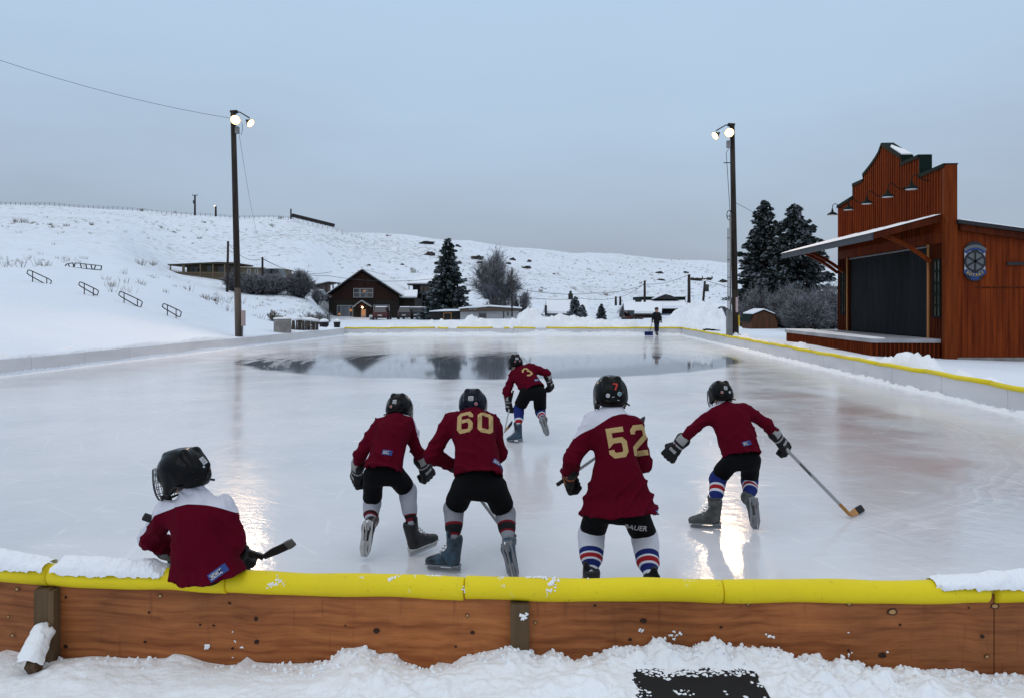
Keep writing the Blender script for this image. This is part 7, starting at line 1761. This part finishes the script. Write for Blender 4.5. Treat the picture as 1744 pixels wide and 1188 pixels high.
# C: number 52
J = joints(4.98, dict(head=(1039, 670, .26), neck=(1044, 700, .18), pel=(1053, 850, .02), shL=(1005, 720, .16), shR=(1084, 727, .15), elL=(975, 781, .06), elR=(1094, 790, .25), haL=(969, 812, .22), haR=(1040, 812, .40),
            hipL=(1022, 862, .02), hipR=(1078, 866, .02), knL=(1008, 905, .16), knR=(1098, 912, .14), anL=(1005, 985, .02), anR=(1111, 1002, -.02)))
person('child wearing number 52 on a long maroon jersey with white shoulders, standing with knees bent', J, W(1055, 1010, 4.98), dict(plant={'L': (1006, 4.86), 'R': (1111, 4.76)}, sockw=1.3, seed=37, sc=1.06, face=(-.02, 1, -.08), hup=(0, .05, 1), toeL=(-.55, .8, -.05), upL=(0, 0, 1), toeR=(.45, .85, 0), upR=(0, 0, 1), sock=SOCK_C, skate=('boot_black', 'holder_w'), hem_w=.285, chest_w=.165, t_hem=-.20, hem_skew=-.01, hem_d=.20, yoke=(.75, .11), yoke_x=-.42, bow=.015,
       number=('52', (.085, .64, .0), .21, -.12), patch=(.275, -.135, -.35), glove='glove_or', gbL=(-.8, -.5, .2), stickers=[('round_sticker', (-.05, -.2, .0), (-.28, -1, .1), (0, 0, 1), [disc(.014)], 'st_white', .0018), ('round_sticker', (.05, -.2, .01), (.28, -1, .1), (0, 0, 1), [disc(.014)], 'st_white', .0018), ('round_sticker', (.05, -.2, .01), (.28, -1, .1), (0, 0, 1), [disc(.010)], 'st_teal', .0026),
       ('helmet_number', (.012, -.2, .10), (0, -1, .9), (0, 0, 1), number_shapes('7', .05, .2), 'st_red', .002), ('rear_logo', (0, -.2, -.01), (0, -1, .1), (0, 0, 1), [rect(.016, .004, -.004, 0, .3), rect(.012, .005, .03, -.02)], 'st_white', .0018)], group=GRP, shorts_w=.92, shorts_cut=.9, hsc=1.06))
# D: right, no number, one hand on a stick
J = joints(6.75, dict(head=(1226, 670, .34), neck=(1234, 691, .26), pel=(1263, 773, .02), shL=(1210, 705, .22), shR=(1272, 697, .22), elL=(1176, 734, .16), elR=(1307, 722, .22), haL=(1150, 763, .22), haR=(1330, 752, .26),
            hipL=(1247, 783, .02), hipR=(1279, 783, .02), knL=(1223, 812, .16), knR=(1276, 818, .16), anL=(1218, 877, .02), anR=(1278, 852, -.10)))
D_J = J
person('child in maroon jersey without a number, arms spread, reaching a stick out to the right', J, W(1240, 901, 6.75), dict(plant={'L': (1217, 6.62)}, seed=41, sc=.98, face=(-.1, 1, -.25), hup=(0, .15, 1), toeL=(-.92, .30, -.06), upL=(-.1, -.05, 1), toeR=(.05, -.1, -1), upR=(0, 1, -.1), sock=SOCK_D, skate=('boot_grey', 'holder_g'), hem_w=.18, chest_w=.20, t_hem=-.05, yoke=(1.1, .045), yoke_x=-.2,
       patch=(.045, .12, -.1), gbL=(-.3, -.9, .3), gbR=(.3, -.8, .5), stickers=sticker_set(-.1, 'st_red', 'st_white', .003), group=GRP, sleeve=.95, shorts_w=.92, hsc=.98))
# E: number 3, far skater
J = joints(10.95, dict(head=(877, 617, .38), neck=(884, 628, .30), pel=(908, 663, .02), shL=(872, 638, .26), shR=(905, 624, .28), elL=(863.5, 666, .20), elR=(931, 635, .16), haL=(866.5, 688, .25), haR=(936, 651, .22),
            hipL=(897, 668, .02), hipR=(919, 669, .02), knL=(884, 694, .14), knR=(920, 700, .20), anL=(882, 738, .02), anR=(925, 715, -.22)))
person('child wearing number 3 on a maroon jersey, farther out on the ice in mid stride', J, W(885, 752, 10.95), dict(plant={'L': (883, 10.78)}, seed=53, sc=1.0, face=(-.25, 1, -.25), hup=(-.12, .1, 1), toeL=(-.75, .6, -.2), upL=(.1, -.1, 1), toeR=(.35, -.25, -1), upR=(.2, 1, -.2), sock=SOCK_E, skateL=('boot_blue', 'holder_g'), skateR=('boot_grey', 'holder_g'), hem_w=.19, chest_w=.185, t_hem=-.06, yoke=(1.2, .02), yoke_x=-.22,
       number=('3', (.06, .56, .0), .17, -.35), patch=(.12, .12, .2), stickers=sticker_set(0, 'st_red', 'st_red', 0, .05), group=GRP, gbL=(-.7, -.7, 0), gbR=(.6, -.6, .3), shorts_w=1.05))
# S: seated on the near board
J = joints(3.82, dict(head=(309, 803, .06), neck=(332, 842, .03), pel=(349, 958, .02), shL=(276, 876, .02), shR=(384, 868, .0), elL=(257, 914, .12), elR=(400, 919, .04), haL=(308, 945, .34), haR=(404, 946, .28),
            hipL=(326, 962, .10), hipR=(376, 962, .10), knL=(320, 962, .42), knR=(405, 965, .40), anL=(316, 1040, .46), anR=(398, 1040, .44)))
for k in ('anL', 'anR'): J[k].z = .15
for k in ('knL', 'knR'): J[k].z = .56
person('child sitting on the near yellow-capped board, head turned left, stick across the lap', J, Vector((J['pel'].x, 4.2, 0)), dict(seed=61, sc=.98, face=(-.9, .42, -.16), hup=(-.1, .05, 1), toeL=(0, 1, 0), upL=(0, 0, 1), toeR=(.1, 1, 0), upR=(0, 0, 1), sock=SOCK_D, hem_w=.212, chest_w=.150, t_hem=-.20, hem_d=.16, hem_skew=-.03, yoke=(.35, .06), yoke_x=.05, yoke_c=1.2, bow=.03, arm_k=.012, sleeve=1.0,
       patch=(.115, -.085, -.45), stickers=[('label', (.03, -.2, .07), (.25, -1, .45), (0, 0, 1), [rect(.036, .040, 0, 0, .2)], 'st_white', .0018), ('print', (.03, -.2, .07), (.25, -1, .45), (0, 0, 1), [rect(.024, .003, 0, y_, .2) for y_ in (-.01, 0, .01)], 'st_print', .0026),
       ('round_sticker', (.2, -.085, -.01), (1, -.5, 0), (0, 0, 1), [disc(.013)], 'st_white', .0018), ('round_sticker', (.2, -.085, -.01), (1, -.5, 0), (0, 0, 1), [[(x, y) for x, y in disc(.0105) if x >= -.001]], 'st_teal', .0026), ('round_sticker', (.2, -.085, -.01), (1, -.5, 0), (0, 0, 1), [[(x, y) for x, y in disc(.0105) if x <= .001]], 'st_red', .0026),
       ('rear_logo', (.03, -.2, .02), (.6, -1, .1), (0, 0, 1), [rect(.012, .010)], 'st_white', .0018)], group=GRP, hsc=1.0, shorts_cut=.9))
HS = S.objects
def side_text():
    h = [o for o in HS if o.name.startswith('helmet') and 'number' not in o.name][-1]
    c = J['head']; Mx = Matrix.Translation(c) @ frame(Vector((-.9, .42, -.16)), Vector((-.1, .05, 1))).to_4x4() @ Matrix.Scale(1.0, 4)
    V, Fc = text_mesh('MISSION', .017, lambda a, b, cc: (a*math.cos(-.28)-b*math.sin(-.28), a*math.sin(-.28)+b*math.cos(-.28)), .0007, 0)
    me = decal(HELB, (.2, .038, .035), (1, .1, .15), (0, 0, 1), [[V[i] for i in fc] for fc in Fc], .002); me.transform(Mx); me.materials.append(M['st_white']); o = bpy.data.objects.new('lettering', me); S.collection.objects.link(o); kid(o, h)
side_text()
# sticks
stick(W(246, 879, 3.80), W(449, 948, 4.12), W(500, 916, 4.14), 'black hockey stick lying across the lap of the seated child', ('stick_black', 'stick_black', 'st_print'), .052, up=(0, -.3, 1), tape_toe=.75)
stick(W(775, 792, 6.0), W(860, 905, 5.95), W(872, 912, 6.22), 'pale hockey stick between the legs of the child wearing number 60', ('stick_silver', 'stick_black', 'tape'), .06, up=(0, 1, .2))
stick(W(950, 824, 5.25), W(1089, 726, 5.6), W(1097, 717, 5.75), 'hockey stick held across the front of the child wearing number 52', ('stick_silver', 'stick_black', 'tape'), .06, up=(0, -1, .2))
stick(W(1318, 742, 6.99), W(1448, 876, 6.95), W(1465, 866, 7.22), 'silver hockey stick with a wooden lower end and black-taped toe, reaching right', ('stick_silver', 'stick_wood', 'tape'), .065, up=(.6, -.5, .6), text=('WINNWELL', .42, .030, 'stick_black'), wood_from=.86, tape_toe=.5)
stick(W(874, 665, 11.25), W(859, 735, 11.1), W(869, 718, 11.4), 'pale wooden hockey stick beside the left leg of the child wearing number 3', ('stick_white', 'stick_wood', 'tape'), .06, up=(0, -1, .2), tape_toe=.6)
def thigh_text():
    s = [o for o in HS if o.name.startswith('shorts')][2]; b = bvh_of(s); V, Fc = text_mesh('BAUER', .052, lambda a, b_, c: (a, b_), .001, 0)
    me = decal(b, W(1082, 897, 4.98), (0, -1, .1), (.12, 0, 1), [[V[i] for i in fc] for fc in Fc], .004); me.materials.append(M['st_white']); o = bpy.data.objects.new('lettering', me); S.collection.objects.link(o); kid(o, s)
thigh_text()
# F: the man with the shovel, far end of the ice
M['jacket'] = band_mat('dark_jacket', [(0, (.008, .009, .012)), (.99, (.01, .01, .012))], .8); M['trousers'] = mat('dark_trousers', (.012, .016, .030), .8, .2)
J = joints(49.2, dict(head=(1118.3, 528.5, 0), neck=(1118.3, 532.5, 0), pel=(1118.4, 548, 0), shL=(1113.5, 534.5, 0), shR=(1123.2, 534.5, 0), elL=(1112, 541, -.05), elR=(1125, 541, 0), haL=(1111, 546.5, -.15), haR=(1126, 547, .0),
            hipL=(1116.6, 549, 0), hipR=(1120.2, 549, 0), knL=(1117, 558.5, -.08), knR=(1119.6, 558.5, .1), anL=(1117.6, 567.3, -.05), anR=(1119.2, 567.3, .12)))
SOCK_F = band_mat('trouser_leg', [(0, (.010, .013, .026)), (.95, (.05, .012, .01))])
person('man in dark clothes walking on the ice with a blue snow pusher', J, G(1118.5, 570), dict(seed=71, sc=1.5, face=(0, -1, -.1), toeL=(0, -1, 0), upL=(0, 0, 1), toeR=(.1, -1, 0), upR=(0, 0, 1), sock=SOCK_F, hem_w=.21, chest_w=.22, t_hem=-.15, jersey_mat=M['jacket'], helmet=False, gsc=.95, shorts_mat=M['trousers'], shorts_w=.72, shorts_cut=1.0, skate=('boot_black', 'holder_w'), ssc=1.15, gbL=(0, 1, 0), gbR=(0, 1, 0), sleeve=.85))
man = [o for o in HS if o.name.startswith('person')][-1]
kid(MB().lathe([(.10, -.02), (.135, .0), (.135, .05), (.11, .12), (.05, .15), (0, .155)], J['head']+Vector((0, 0, .05)), 16).build('knit_cap', M['tape'], None, True), man)
t = empty('snow_pusher', G(1105, 571), 'wide blue snow pusher with a long handle, pushed by the man', 'shovel')
Y = 48.6; a, b = W(1098.3, 571.8, Y), W(1112.8, 571.8, Y); hh = .26
mb = MB(); n = 6; V = []
for i in range(n+1):
    q = i/n; y_ = Y + .16*math.sin(q*PI) ; z_ = .02+hh*q
    for x_ in (a.x, b.x): V += [(x_, y_, z_), (x_, y_+.012, z_)]
F_ = []
for i in range(n):
    k = i*4; F_ += [(k, k+2, k+6, k+4), (k+1, k+5, k+7, k+3), (k, k+4, k+5, k+1), (k+2, k+3, k+7, k+6)]
F_ += [(0, 1, 3, 2), (n*4, n*4+2, n*4+3, n*4+1)]; mb.add(V, F_); mb.build('scoop', mat('blue_plastic', (.012, .03, .16), .5, .4), t)
hd = Vector(J['haL'])+Vector((0, -.02, -.06)); MB().tube([Vector(((a.x+b.x)/2, Y+.06, .10)), hd+Vector((.0, 0, 0)), hd+(hd-Vector(((a.x+b.x)/2, Y+.06, .10))).normalized()*.12], .018, 8).build('handle', M['tape'], t)
